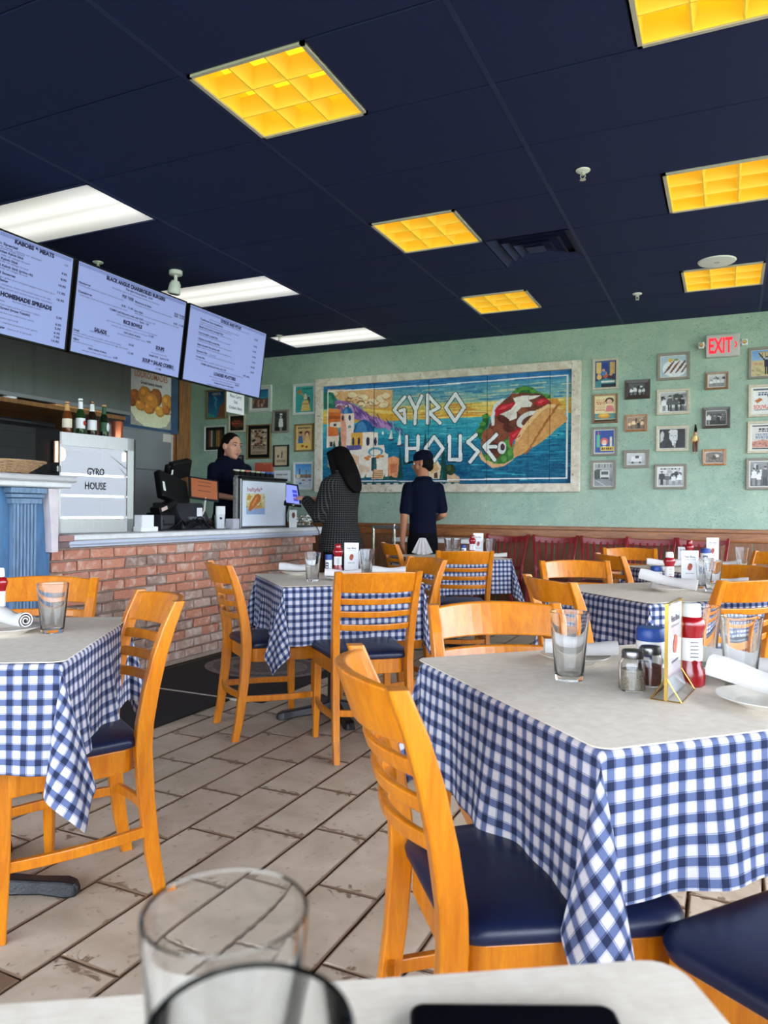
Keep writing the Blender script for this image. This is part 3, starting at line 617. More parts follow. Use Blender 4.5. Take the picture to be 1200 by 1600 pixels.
# ------------------------------------------------------------------ painted canvases -> coloured grids
def vnoise(h, w, cell, rng):
    gh, gw = int(h / cell) + 3, int(w / cell) + 3
    g = rng.random((gh, gw)); y = np.arange(h) / cell; x = np.arange(w) / cell
    yi, xi = y.astype(int), x.astype(int); fy, fx = (y - yi)[:, None], (x - xi)[None]
    fy = fy * fy * (3 - 2 * fy); fx = fx * fx * (3 - 2 * fx)
    a = g[yi][:, xi]; b = g[yi][:, xi + 1]; c = g[yi + 1][:, xi]; d = g[yi + 1][:, xi + 1]
    return a * (1 - fy) * (1 - fx) + b * (1 - fy) * fx + c * fy * (1 - fx) + d * fy * fx
class Canvas:
    """a small colour raster, painted in unit coordinates (u to the right, v down)"""
    def __init__(s, w, h, bg=(200, 200, 200)):
        s.w, s.h = w, h; s.a = np.zeros((h, w, 3)); s.a[:] = bg
        s.U, s.V = np.meshgrid((np.arange(w) + 0.5) / w, (np.arange(h) + 0.5) / h)
        s.rng = np.random.default_rng(5)
    def put(s, m, c): s.a[m] = c; return s
    def mask(s, P):
        m = np.zeros((s.h, s.w), bool); n = len(P)
        for i in range(n):
            x0, y0 = P[i]; x1, y1 = P[(i + 1) % n]
            if y0 == y1: continue
            c = ((s.V >= min(y0, y1)) & (s.V < max(y0, y1)))
            xx = x0 + (s.V - y0) * (x1 - x0) / (y1 - y0)
            m ^= c & (s.U < xx)
        return m
    def poly(s, P, c): return s.put(s.mask(P), c)
    def rect(s, x0, y0, x1, y1, c): return s.put((s.U >= x0) & (s.U < x1) & (s.V >= y0) & (s.V < y1), c)
    def ell(s, cx, cy, rx, ry, c, rot=0.0):
        k = s.w / s.h; dx = (s.U - cx) * k; dy = s.V - cy; co, si = math.cos(rot), math.sin(rot)
        X = dx * co + dy * si; Y = -dx * si + dy * co
        return s.put((X / (rx * k)) ** 2 + (Y / ry) ** 2 < 1, c)
    def line(s, P, t, c):
        k = s.w / s.h
        for (x0, y0), (x1, y1) in zip(P, P[1:]):
            dx, dy = (x1 - x0) * k, y1 - y0; L = dx * dx + dy * dy + 1e-12
            q = np.clip((((s.U - x0) * k) * dx + (s.V - y0) * dy) / L, 0, 1)
            s.put(((s.U - x0) * k - q * dx) ** 2 + (s.V - y0 - q * dy) ** 2 < (t / 2) ** 2, c)
        return s
    def grad(s, y0, y1, c0, c1):
        m = (s.V >= y0) & (s.V < y1); f = ((s.V - y0) / (y1 - y0))[..., None]
        s.a[m] = (np.array(c0) * (1 - f) + np.array(c1) * f)[m]; return s
    def grain(s, amt=14, cell=3, streak=False):
        n = vnoise(s.h, s.w, cell, s.rng) - 0.5
        if streak: n = vnoise(s.h, int(s.w / 7) + 2, 1.6, s.rng)[:, (np.arange(s.w) / 7).astype(int)] - 0.5
        s.a += n[..., None] * 2 * amt; return s
    def colors(s): 
        c = np.clip(s.a / 255, 0, 1); return np.where(c <= 0.04045, c / 12.92, ((c + 0.055) / 1.055) ** 2.4)
def canvas_mesh(name, cv, W, H, x0=0, x1=None):
    """grid in the local XZ plane facing -Y, centred on its origin; uses columns x0..x1"""
    c = cv.colors()
    x1 = cv.w if x1 is None else x1
    c = c[:, x0:x1]; h, w = c.shape[:2]
    xs = np.linspace(-W / 2, W / 2, w + 1); zs = np.linspace(H / 2, -H / 2, h + 1)
    vx, vz = np.meshgrid(xs, zs); co = np.zeros(((w + 1) * (h + 1), 3)); co[:, 0] = vx.ravel(); co[:, 2] = vz.ravel()
    i, j = np.meshgrid(np.arange(h), np.arange(w), indexing='ij'); a = (i * (w + 1) + j).ravel()
    q = np.stack([a, a + w + 1, a + w + 2, a + 1], 1)
    me = bpy.data.meshes.new(name); n = len(q)
    me.vertices.add(len(co)); me.vertices.foreach_set('co', co.ravel())
    me.loops.add(4 * n); me.loops.foreach_set('vertex_index', q.ravel().astype(np.int32))
    me.polygons.add(n); me.polygons.foreach_set('loop_start', np.arange(0, 4 * n, 4, dtype=np.int32))
    me.update(calc_edges=True)
    at = me.color_attributes.new('Col', 'FLOAT_COLOR', 'CORNER')
    cc = np.ones((n, 4, 4), np.float32); cc[:, :, :3] = c.reshape(-1, 1, 3); at.data.foreach_set('color', cc.ravel())
    return me

# ------------------------------------------------------------------ lettering
_fc = bpy.data.curves.new('font_tmp', 'FONT'); _fo = bpy.data.objects.new('font_tmp', _fc); COL.objects.link(_fo)
def text_mb(mb, txt, x, y, width=None, size=0.02, weight=0.0, M=None, align='LEFT', depth=0.0):
    """appends flat letters in the XY plane"""
    _fc.body = txt; _fc.size = size; _fc.offset = weight; _fc.resolution_u = 2; _fc.extrude = depth; _fc.align_x = 'LEFT'
    dg = bpy.context.evaluated_depsgraph_get(); dg.update()
    me = bpy.data.meshes.new_from_object(_fo.evaluated_get(dg))
    if len(me.vertices):
        co = np.zeros(len(me.vertices) * 3); me.vertices.foreach_get('co', co); co = co.reshape(-1, 3)
        w0 = co[:, 0].max() - co[:, 0].min(); mn = co[:, 0].min()
        k = (width / w0) if width else 1.0
        sh = -w0 * k / 2 if align == 'CENTER' else 0
        co[:, 0] = (co[:, 0] - mn) * k + x + sh; co[:, 1] += y
        mb.add([tuple(p) for p in co], [tuple(p.vertices) for p in me.polygons], False, M)
    bpy.data.meshes.remove(me); return mb

# ------------------------------------------------------------------ floor
floor = MB().b2((-7.0, -3.2, -0.10), (3.6, 7.9, -0.012)).obj('floor', MAT['grout'], kind='structure')
def slab(seed, w, l, t=0.012):
    """one rustic tile: wavy outline, worn arris, 44 triangles"""
    r = random.Random(seed); hw, hl = w / 2, l / 2; P = []
    for (ax, ay, bx, by, n) in ((-1, -1, 1, -1, 2), (1, -1, 1, 1, 4), (1, 1, -1, 1, 2), (-1, 1, -1, -1, 4)):
        for i in range(n):
            t_ = i / n; P.append(((ax + (bx - ax) * t_) * hw + r.uniform(-.0022, .0015), (ay + (by - ay) * t_) * hl + r.uniform(-.004, .0015)))
    top = [(x * (1 - .004 / hw), y * (1 - .004 / hl), 0) for x, y in P]
    return MB().rings([[(x, y, -t) for x, y in P], [(x, y, -.003) for x, y in P], top], cap=False, smooth=False).add(top, [tuple(range(len(top)))]).mesh('tile', MAT['tile'])
TW, TL, GAP = 0.2075, 0.4315, 0.0065
slabs = [slab(k, TW - GAP, TL - GAP) for k in range(5)]
tiles = []
for i in range(-10, 22):
    x = -1.965 + (i + 0.5) * TW
    if x < -3.62 or x > 2.6: continue
    off = 2.456 + 0.1079 * i - (0.02 * max(0, i - 2))
    k0 = math.floor((-0.3 - off) / TL)
    for k in range(k0, k0 + 22):
        y = off + (k + 0.5) * TL
        if y < 0.2 or y > 7.62: continue
        tiles.append((x, y))
def vis(t):
    x, y = t; d = -math.sin(yaw) * -x * -1 + 0
    d = F0.x * x + F0.y * y; l = R0.x * x + R0.y * y
    return 0 if d > 0.6 and abs(l) < 0.62 * d else 1
tiles.sort(key=lambda t: (vis(t), math.hypot(*t)))
rest = MB()
for n, (x, y) in enumerate(tiles):
    if n < 296:
        link('tile', slabs[n % 5], None, floor, (x, y, RNG.uniform(-0.0015, 0.0)), (0, 0, PI * (n % 2)))
    else:
        me = slabs[n % 5]
        rest.add([(v.co.x + x, v.co.y + y, v.co.z) for v in me.vertices], [tuple(p.vertices) for p in me.polygons])
rest.obj('tile_field', MAT['tile'], floor, kind='stuff')

# ------------------------------------------------------------------ ceiling
CZ = 3.05
ceiling = MB().b2((-7.0, -3.2, CZ + 0.25), (3.6, 7.9, CZ + 0.35)).obj('ceiling', MAT['ceiling'], kind='structure')
X0, Y0, CX, CY = -0.967, 3.18, 1.22, 0.61
lights_y = [(0, 2.57, -2.187), (0, 4.40, -2.187), (0, 6.23, -2.187), (1, 2.57, -0.357), (1, 4.40, -0.357), (1, 6.23, -0.357)]
def cell_of(y): return round((y - Y0) / CY)
yellow = {(-1, cell_of(2.58)): 'L', (-1, cell_of(4.41)): 'L', (-1, cell_of(6.24)): 'L', (0, cell_of(2.58)): 'R', (0, cell_of(4.41)): 'R', (0, cell_of(6.24)): 'R'}
white = [(-3, cell_of(3.19)), (-3, cell_of(5.02)), (-3, cell_of(6.85))]
vent_cell = (-1, cell_of(5.02))
def plate(w, d):
    m = MB(); t = 0.014; g = 0.004
    return m.rings([[(-w/2, -d/2, t), (w/2, -d/2, t), (w/2, d/2, t), (-w/2, d/2, t)], [(-w/2, -d/2, g), (w/2, -d/2, g), (w/2, d/2, g), (-w/2, d/2, g)],
                    [(-w/2+g, -d/2+g, 0), (w/2-g, -d/2+g, 0), (w/2-g, d/2-g, 0), (-w/2+g, d/2-g, 0)]], smooth=False).mesh('tile', MAT['ceiling'])
last = plate(CX - 0.012, 0.326); full = plate(CX - 0.012, CY - 0.006); half = plate(CX / 2 - 0.010, CY - 0.006)
for i in range(-5, 4):
    for j in range(-9, 8):
        xa, ya = X0 + i * CX, Y0 + j * CY
        if ya + CY > 7.9: link('tile', last, None, ceiling, (xa + CX / 2, ya + 0.166, CZ)); continue
        if (i, j) in white: continue
        zc = CZ + RNG.uniform(0, 0.0012)
        if (i, j) in yellow or (i, j) == vent_cell:
            side = 'R' if (yellow.get((i, j)) == 'L') else 'L'
            link('tile', half, None, ceiling, (xa + CX * (0.75 if side == 'R' else 0.25), ya + CY / 2, zc))
        else:
            link('tile', full, None, ceiling, (xa + CX / 2, ya + CY / 2, zc))
bars = MB()
for i in range(-5, 5): bars.b2((X0 + i * CX - 0.0115, -3.2, CZ - 0.001), (X0 + i * CX + 0.0115, 7.77, CZ + 0.03))
bars.obj('grid_bar', MAT['ceiling_bar'], ceiling)
bars = MB()
for j in range(-9, 9): bars.b2((-7.0, Y0 + j * CY - 0.008, CZ + 0.006), (3.5, Y0 + j * CY + 0.008, CZ + 0.03))
bars.obj('grid_bar', MAT['ceiling_bar'], ceiling)

# ------------------------------------------------------------------ walls
WY = 7.77
wall_back = MB().b2((-7.0, WY, 0.0), (3.6, WY + 0.12, CZ + 0.3)).obj('wall_back', MAT['plaster'], kind='structure')
# wainscot: panels, stiles and the moulded rail, all pieces of the back wall
for k in range(16):
    xa = -6.6 + k * 0.62
    MB().b2((xa + 0.006, WY - 0.018, 0.12), (xa + 0.614, WY + 0.01, 0.885)).obj('panel', MAT['panel_wood'], wall_back, bevel=0.003)
MB().prism([(-0.012, 0.875), (-0.03, 0.885), (-0.034, 0.90), (-0.034, 0.965), (-0.045, 0.975), (-0.045, 1.0), (-0.036, 1.008), (0.01, 1.008), (0.01, 0.875)], -6.8, 3.4, 'x', M=Matrix.Translation((0, WY, 0))).obj('chair_rail', MAT['brown_wood'], wall_back)
MB().b2((-6.8, WY - 0.03, 0.0), (3.4, WY + 0.01, 0.12)).obj('baseboard_back', MAT['brown_wood'], None, kind='structure')
wall_left = MB().b2((-6.92, -3.2, 0), (-6.8, 7.9, CZ + 0.3)).obj('wall_left', MAT['plaster'], kind='structure')
# glazed side: knee wall, posts and header of the shop front (open panes stand outside the picture)
wall_right = MB().b2((3.4, -3.2, 0), (3.52, 7.9, 0.25)).b2((3.4, -3.2, 2.98), (3.52, 7.9, CZ + 0.3)).obj('wall_right', MAT['plaster'], kind='structure')
wall_front = MB().b2((-7.0, -3.32, 0), (3.52, -3.2, 0.25)).b2((-7.0, -3.32, 2.98), (3.52, -3.2, CZ + 0.3)).obj('wall_front', MAT['plaster'], kind='structure')
n = 1
for k in range(7):
    ya = -3.2 + k * 1.57
    f = MB()
    f.b2((3.42, ya, 0.25), (3.50, ya + 0.07, 2.98)).b2((3.42, ya + 1.50, 0.25), (3.50, ya + 1.57, 2.98)).b2((3.42, ya, 0.25), (3.50, ya + 1.57, 0.31)).b2((3.42, ya, 2.92), (3.50, ya + 1.57, 2.98))
    f.obj('window_%d' % n, MAT['dark_grey'], None, kind='structure'); n += 1
for k in range(6):
    xa = -6.8 + k * 1.70
    f = MB()
    f.b2((xa, -3.30, 0.25), (xa + 0.07, -3.22, 2.98)).b2((xa + 1.63, -3.30, 0.25), (xa + 1.70, -3.22, 2.98)).b2((xa, -3.30, 0.25), (xa + 1.70, -3.22, 0.31)).b2((xa, -3.30, 2.92), (xa + 1.70, -3.22, 2.98))
    f.obj('window_%d' % n, MAT['dark_grey'], None, kind='structure'); n += 1
ground = MB().b2((-40, -40, -0.35), (70, 60, -0.12)).obj('ground_outside', mat('grass_and_asphalt_ground', rgb(92, 116, 62), 0.9, nscale=0.6, namt=0.3), kind='structure')
MB().b2((3.6, -30, -0.12), (9.0, 40, -0.10)).obj('pavement_outside', mat('grey_asphalt', rgb(120, 120, 120), 0.9, nscale=3, namt=0.15), kind='structure')
def out_tree(x, y, h, seed, label):
    t = empty('tree', label, 'tree', (x, y, -0.12)); t['group'] = 'trees outside the windows'; r = random.Random(seed)
    MB().tube([(0, 0, 0), (.05, 0, h * .3), (0, .05, h * .6)], [.22, .16, .08], 10).obj('trunk', MAT['bark'], t)
    b = MB()
    for k in range(70):
        a, z0 = r.uniform(0, 2 * PI), r.uniform(.22, .6) * h; l = r.uniform(.2, .42) * h; e = r.uniform(.3, 1.1)
        p0 = Vector((0, 0, z0)); p1 = p0 + Vector((math.cos(a) * math.cos(e), math.sin(a) * math.cos(e), math.sin(e))) * l * .5; p2 = p1 + Vector((math.cos(a + .5) * math.cos(e), math.sin(a + .5) * math.cos(e), math.sin(e) + .2)) * l * .5
        b.tube([p0, p1, p2], [.05, .03, .012], 5)
    b.obj('branches', MAT['bark'], t, kind='stuff')
MAT['bark'] = mat('grey_brown_bark', rgb(84, 74, 66), 0.9, nscale=12, namt=0.3)
for k, (x, y, h) in enumerate(((24, 21, 7.0), (29, 28, 9.0), (34, 24, 8.5))): out_tree(x, y, h, k, ('nearest', 'tallest', 'farthest')[k] + ' bare tree outside the windows, mirrored in the display case')
# ------------------------------------------------------------------ brick counter
CXF = -3.70                                                       # brick face
cnt = MB().b2((-4.14, 3.19, 0.0), (CXF - 0.03, 6.36, 0.905)).obj('counter', MAT['mortar'])
tag(cnt, 'long ordering counter faced with orange and brown bricks', 'counter')
def brick_me(seed, l, h, m):
    r = random.Random(seed); d = 0.05; J = lambda a: r.uniform(-a, a)
    n = []
    for (y, z) in ((-l/2, -h/2), (0, -h/2), (l/2, -h/2), (l/2, h/2), (0.0, h/2), (-l/2, h/2)): n.append((y + J(.004), z + J(.003)))
    back = [(-d, y, z) for y, z in n]; fr = [(-.006, y, z) for y, z in n]; tp = [(J(.002), y * .955, z * .88) for y, z in n]
    return MB().rings([back, fr, tp], cap=False, smooth=False).add(tp, [tuple(range(6))]).mesh('brick', m)
BL, BH = 0.205, 0.0725
kinds = ['brick_red', 'brick_brown', 'brick_pale']
bm = {(k, s): brick_me(len(k) % 7 + s, BL - 0.011, BH - 0.011, MAT[k]) for k in kinds for s in range(3)}
bh = {k: brick_me(3, BL / 2 - 0.011, BH - 0.011, MAT[k]) for k in kinds}
rb = random.Random(4)
rows = 12
for r in range(rows):
    z = 0.905 - (r + 0.5) * BH - 0.012
    y = 3.20 + (0.0 if r % 2 else -BL / 2)
    t = r / rows
    while y < 6.35:
        p = rb.random()
        if r >= 10: k = 'brick_pale'
        elif r < 5: k = 'brick_red' if p < 0.8 else ('brick_pale' if p < 0.88 else 'brick_brown')
        else: k = 'brick_brown' if p < 0.62 else ('brick_pale' if p < 0.85 else 'brick_red')
        yc, me = y + BL / 2, bm[(k, rb.randrange(3))]
        if y < 3.19 - 0.01: yc, me = y + BL * 0.75, bh[k]
        if y + BL > 6.42: break
        link('brick', me, None, cnt, (CXF + rb.uniform(-.002, .004), yc, z))
        y += BL
MB().b2((-4.14, 3.19, 0), (CXF + 0.002, 6.36, 0.03)).obj('plinth', MAT['mortar'], cnt)
top = MB()
top.prism([(-4.20, 0.945), (-4.20, 0.985), (-3.635, 0.985), (-3.625, 0.978), (-3.625, 0.953), (-3.635, 0.945)], 3.30, 6.42, 'y', smooth=False)
ct = top.obj('countertop', MAT['white_paint'])
tag(ct, 'white painted worktop running along the brick counter', 'countertop')
MB().prism([(-4.14, 0.905), (-4.14, 0.945), (-3.645, 0.945), (-3.655, 0.925), (-3.672, 0.912), (-3.675, 0.905)], 3.30, 6.40, 'y').obj('moulding', mat('pale_blue_white_paint', rgb(206, 216, 230), 0.5), ct)
worn = mat('worn_pink_wood', rgb(168, 124, 116), 0.6, nscale=12, namt=0.2)
MB().b2((-4.14, 3.195, 0.945), (-3.622, 3.31, 0.982)).obj('worn_corner', worn, ct, bevel=0.003)
MB().b2((-4.14, 3.20, 0.905), (-3.66, 3.31, 0.945)).obj('worn_corner', mat('worn_grey_wood', rgb(120, 100, 98), 0.7), ct, bevel=0.003)
platform = MB().b2((-5.15, 2.2, 0.0), (-4.15, 7.2, 0.2)).obj('floor_2', MAT['grout'], kind='structure')

# ------------------------------------------------------------------ blue bar front with pilaster, at the left
bar = empty('bar_cabinet', 'weathered blue bar cabinet with a fluted pilaster and white shelf', 'cabinet', (-3.66, 2.3, 0))
MB().b2((-0.55, -1.3, 0.0), (0.0, 0.86, 1.265)).obj('body', MAT['blue_paint'], bar)
MB().b2((0.0, -1.3, 0.10), (0.016, 0.46, 1.22)).obj('panel', MAT['blue_paint'], bar, bevel=0.008)
MB().b2((0.0, 0.47, 0.0), (0.012, 0.50, 1.24)).obj('stile', mat('dark_blue_paint', rgb(34, 58, 84), 0.5), bar)
pil = MB()
fl = []
ny = 7; w0, w1 = 0.585, 0.745
pts = []
for k in range(ny):
    a = w0 + (w1 - w0) * k / ny; b = w0 + (w1 - w0) * (k + 1) / ny; q = (b - a) * 0.2
    pts += [(0.034, a), (0.034, b - q * 2), (0.020, b - q * 1.5), (0.020, b - q * 0.5)]
pts += [(0.0, w1), (0.0, w0)]
p_ = pil.prism([(x, y) for x, y in pts], 0.0, 1.17).obj('pilaster', MAT['blue_pale'], bar)
MB().b2((0, 0.565, 1.17), (0.045, 0.765, 1.20)).b2((0, 0.555, 1.205), (0.055, 0.775, 1.225)).b2((0, 0.545, 1.23), (0.065, 0.785, 1.262)).obj('capital', MAT['blue_pale'], p_, bevel=0.003)
MB().prism([(0.80, 1.262), (0.875, 1.262), (0.875, 0.885), (0.83, 0.885), (0.825, 1.0), (0.815, 1.12)], -0.1, 0.055, 'x').obj('corbel', mat('pinkish_white_paint', rgb(214, 202, 204), 0.5, nscale=10, namt=0.12), bar, bevel=0.003)
MB().prism([(-0.6, 1.265), (-0.6, 1.30), (0.085, 1.30), (0.095, 1.292), (0.095, 1.272), (0.085, 1.265)], -1.3, 0.93, 'y').obj('shelf_moulding', MAT['white_paint'], bar)
MB().prism([(-0.6, 1.30), (-0.6, 1.338), (0.098, 1.338), (0.108, 1.328), (0.108, 1.31), (0.098, 1.30)], -1.3, 0.96, 'y').obj('shelf', mat('grey_white_paint', rgb(196, 192, 192), 0.5, nscale=10, namt=0.1), bar)
# black drink dispenser standing on it
urn = empty('drink_dispenser', 'big black drink dispenser standing on the blue bar cabinet', 'dispenser', (-3.98, 2.92, 1.338))
MB().prism([(-0.20, -0.42), (-0.20, 0.42), (0.20, 0.42), (0.24, 0.2), (0.24, -0.42)], 0.0, 0.30).obj('housing', MAT['black_plastic'], urn, bevel=0.015)
MB().prism([(-0.18, -0.40), (-0.18, 0.40), (0.18, 0.40), (0.21, 0.2), (0.21, -0.40)], 0.30, 0.335).obj('lid', MAT['black_plastic'], urn, bevel=0.012)
for z in (0.07, 0.16, 0.25): MB().b2((0.19, -0.41, z), (0.246, 0.19, z + 0.012)).obj('rib', MAT['black_plastic'], urn)
MB().lathe([(0, 0), (0.016, 0), (0.016, 0.13), (0, 0.13)], 12, (0.236, 0.355, 0.09)).obj('gauge', mat('copper_pink_glass', rgb(226, 160, 130), 0.2, metal=0.4), urn)
MB().b2((0.2, 0.34, 0.03), (0.262, 0.37, 0.07)).obj('tap', MAT['steel'], urn, bevel=0.004)
bk = empty('bread_basket', 'round woven wicker basket at the end of the bar shelf', 'basket', (-3.64, 2.84, 1.338))
wick = wood('wicker', rgb(206, 168, 130), rgb(160, 118, 84), 0.7, 0, (30, 30, 60), 0.4)
wb = MB()
for k in range(9):
    z = 0.008 + k * 0.0065; r = 0.095 + k * 0.0092
    wb.tube([(r * math.cos(a) , r * 1.25 * math.sin(a), z + 0.002 * math.sin(a * 12 + k * PI)) for a in np.linspace(0, 2 * PI, 48, endpoint=False)], 0.0046, 6, loop=True)
wb.lathe([(0, 0.004), (0.10, 0.004)], 24, sy=1.2).obj('weave', wick, bk)
MB().tube([(0.178 * math.cos(a), 0.178 * 1.25 * math.sin(a), 0.066) for a in np.linspace(0, 2 * PI, 48, endpoint=False)], 0.0065, 6, loop=True).obj('rim', wick, bk)
st = MB()
for a in np.linspace(0, 2 * PI, 36, endpoint=False): st.tube([(0.096 * math.cos(a), 0.12 * math.sin(a), 0.005), (0.179 * math.cos(a), 0.223 * math.sin(a), 0.067)], 0.0035, 5)
st.obj('stakes', wick, bk, kind='stuff')

# ------------------------------------------------------------------ heated display case
case = empty('display_case', 'steel and glass heated display case with shelves on the counter', 'display case', (-3.86, 3.70, 0.985), math.radians(-10))
cw, chh, cdp = 0.60, 0.655, 0.36                                  # along Y, height, depth (towards -X)
fr = MB()
fr.b2((-0.004, -cw/2, 0.0), (0.0, -cw/2 + 0.05, chh)).b2((-0.004, cw/2 - 0.05, 0), (0, cw/2, chh)).b2((-0.004, -cw/2, chh - 0.085), (0, cw/2, chh)).b2((-0.004, -cw/2, 0), (0, cw/2, 0.09))
fr.obj('front_frame', MAT['steel'], case)
MB().b2((-cdp, -cw/2, chh - 0.012), (-0.004, cw/2, chh)).b2((-cdp, -cw/2, chh - 0.085), (-cdp + 0.004, cw/2, chh)).obj('top', MAT['steel'], case)
MB().b2((-cdp, -cw/2, 0), (-0.004, cw/2, 0.012)).b2((-cdp, -cw/2, 0.012), (-0.004, cw/2, 0.09)).obj('base', MAT['steel'], case)
MB().b2((-cdp, -cw/2, 0.09), (-0.004, -cw/2 + 0.004, chh - 0.085)).obj('side_wall', MAT['steel'], case)
MB().prism([(-cdp, cw/2 - 0.004), (-cdp, cw/2 + 0.045), (-0.06, cw/2 + 0.045), (-0.02, cw/2 + 0.03), (-0.004, cw/2), (-0.004, cw/2 - 0.004)], 0.0, chh - 0.004).obj('side_wall', MAT['steel'], case)
pane_m = mat('case_glass', (0.95, 0.97, 0.98, 1), 0.0, trans=1.0, ior=1.5)
MB().b2((-0.010, -cw/2 + 0.05, 0.09), (-0.006, cw/2 - 0.05, chh - 0.085)).obj('pane', pane_m, case)
MB().b2((-cdp + 0.002, -cw/2 + 0.01, 0.09), (-cdp + 0.006, cw/2 - 0.01, chh - 0.085)).obj('back_panel', MAT['dark_grey'], case)
for z in (0.10, 0.245, 0.385):
    s_ = MB()
    for x in np.linspace(-cdp + 0.03, -0.03, 9): s_.tube([(x, -cw/2 + 0.03, z), (x, cw/2 - 0.03, z)], 0.0022, 6)
    s_.b2((-0.032, -cw/2 + 0.05, z - 0.007), (-0.026, cw/2 - 0.05, z + 0.007)); s_.obj('wire_shelf', MAT['chrome'], case)
bulb = mat('warm_bulb', rgb(255, 200, 90), 0.3, emit=rgb(255, 196, 70), estr=3.0)
MB().ell((-0.06, -cw/2 + 0.085, chh - 0.14), (0.028, 0.028, 0.045)).obj('bulb', bulb, case)
MB().b2((-0.05, cw/2 - 0.06, chh - 0.16), (-0.03, cw/2 - 0.045, chh - 0.10)).obj('bulb', bulb, case)
t_ = MB()
Mx = Matrix(((0, 0, 1, -0.0055), (1, 0, 0, 0), (0, 1, 0, 0), (0, 0, 0, 1)))
text_mb(t_, 'GYRO', -0.06, 0.385, 0.13, 0.068, 0.0012, Mx); text_mb(t_, 'HOUSE', -0.075, 0.290, 0.16, 0.068, 0.0012, Mx)
t_.obj('lettering', MAT['black_ink'], case)
MB().tube([(-0.30, cw/2 + 0.045, 0.24), (-0.30, cw/2 + 0.095, 0.26), (-0.30, cw/2 + 0.10, 0.35), (-0.30, cw/2 + 0.095, 0.44), (-0.30, cw/2 + 0.045, 0.46)], 0.016, 8).obj('handle', MAT['black_plastic'], case)
rv = MB()
for yy in (-cw/2 + 0.02, ):
    for zz in (0.03, 0.06, chh - 0.03, chh - 0.06): rv.lathe([(0, 0.003), (0.006, 0.001), (0.006, 0)], 8, M=Matrix.Translation((0.0, yy, zz)) @ Matrix.Rotation(PI/2, 4, 'Y'))
rv.obj('rivet', MAT['dark_grey'], case)
for a, b in ((-0.03, -0.25), (-0.03, 0.25), (-0.31, -0.25), (-0.31, 0.25)): pass
# bottles and cups on the case
def bottle(loc, gl, lab, neck, cap, h, label):
    b = empty('beer_bottle', label, 'bottle', loc, 0.3, 'beer bottles on the display case')
    MB().lathe([(0, 0), (0.029, 0), (0.0305, 0.004), (0.0305, h * .52), (0.026, h * .62), (0.0145, h * .74), (0.0125, h * .95), (0.0138, h * .96), (0.0138, h), (0, h)], 20).obj('glass_body', gl, b)
    MB().lathe([(0.0309, h * .17), (0.0309, h * .46)], 20).obj('paper_label', lab, b)
    MB().lathe([(0.0185, h * .715), (0.0158, h * .74), (0.0136, h * .93)], 20).obj('neck_label', neck, b)
    MB().lathe([(0.0142, h * .955), (0.0148, h * .965), (0.0138, h * 1.01), (0, h * 1.015)], 16).obj('cap', cap, b)
def gl(n, c): return mat(n, c, 0.06, trans=0.35, ior=1.5, spec=0.7)
amb, grn, drk = gl('amber_bottle_glass', rgb(120, 62, 24)), gl('green_bottle_glass', rgb(28, 66, 26)), gl('dark_bottle_glass', rgb(38, 18, 14))
cream = mat('cream_label', rgb(220, 208, 184), 0.6); redl = mat('red_mark', rgb(190, 40, 40), 0.6); tan_ = mat('tan_label', rgb(196, 148, 92), 0.6)
CT = 1.64
bottle((-3.945, 3.535, CT), amb, cream, tan_, tan_, 0.205, 'amber beer bottle with tan neck on the display case')
bottle((-3.945, 3.645, CT), grn, MAT['paper_white'], MAT['paper_white'], MAT['paper_white'], 0.24, 'green beer bottle with white foil neck and red oval label')
bottle((-3.945, 3.745, CT), drk, MAT['paper_white'], MAT['paper_white'], mat('bronze_cap', rgb(130, 96, 60), 0.4, metal=0.7), 0.235, 'dark brown beer bottle with plain white label')
bottle((-3.945, 3.852, CT), gl('deep_green_bottle_glass', rgb(18, 40, 22)), mat('dark_green_label', rgb(40, 78, 52), 0.6), mat('green_neck_label', rgb(44, 84, 50), 0.6), tan_, 0.225, 'dark green beer bottle with oval green label')
for o in [o for o in COL.objects if o.name.startswith('beer_bottle')]:
    if 'red oval' in o['label']:
        MB().ell((0.0305, 0.0, 0.078), (0.003, 0.016, 0.016), 14, 8).obj('label_badge', redl, o)
    if 'oval green' in o['label']:
        MB().ell((0.0300, 0.0, 0.072), (0.003, 0.019, 0.03), 14, 8).obj('label_badge', MAT['paper_white'], o)
cupm = MB().lathe([(0, 0), (0.036, 0), (0.042, 0.125), (0.044, 0.128), (0.041, 0.128), (0.0345, 0.006), (0, 0.006)], 24).mesh('copper_cup', MAT['copper'])
tag(link('copper_cup', cupm, None, None, (-3.955, 3.985, CT)), 'copper pink cup at the end of the display case', 'cup', None, None)
tag(link('copper_cup', cupm, None, None, (-4.06, 3.96, CT)), 'second copper cup half hidden behind the front one', 'cup', None, None)
COL.objects['copper_cup']['group'] = COL.objects['copper_cup.001']['group'] = 'copper cups on the display case'

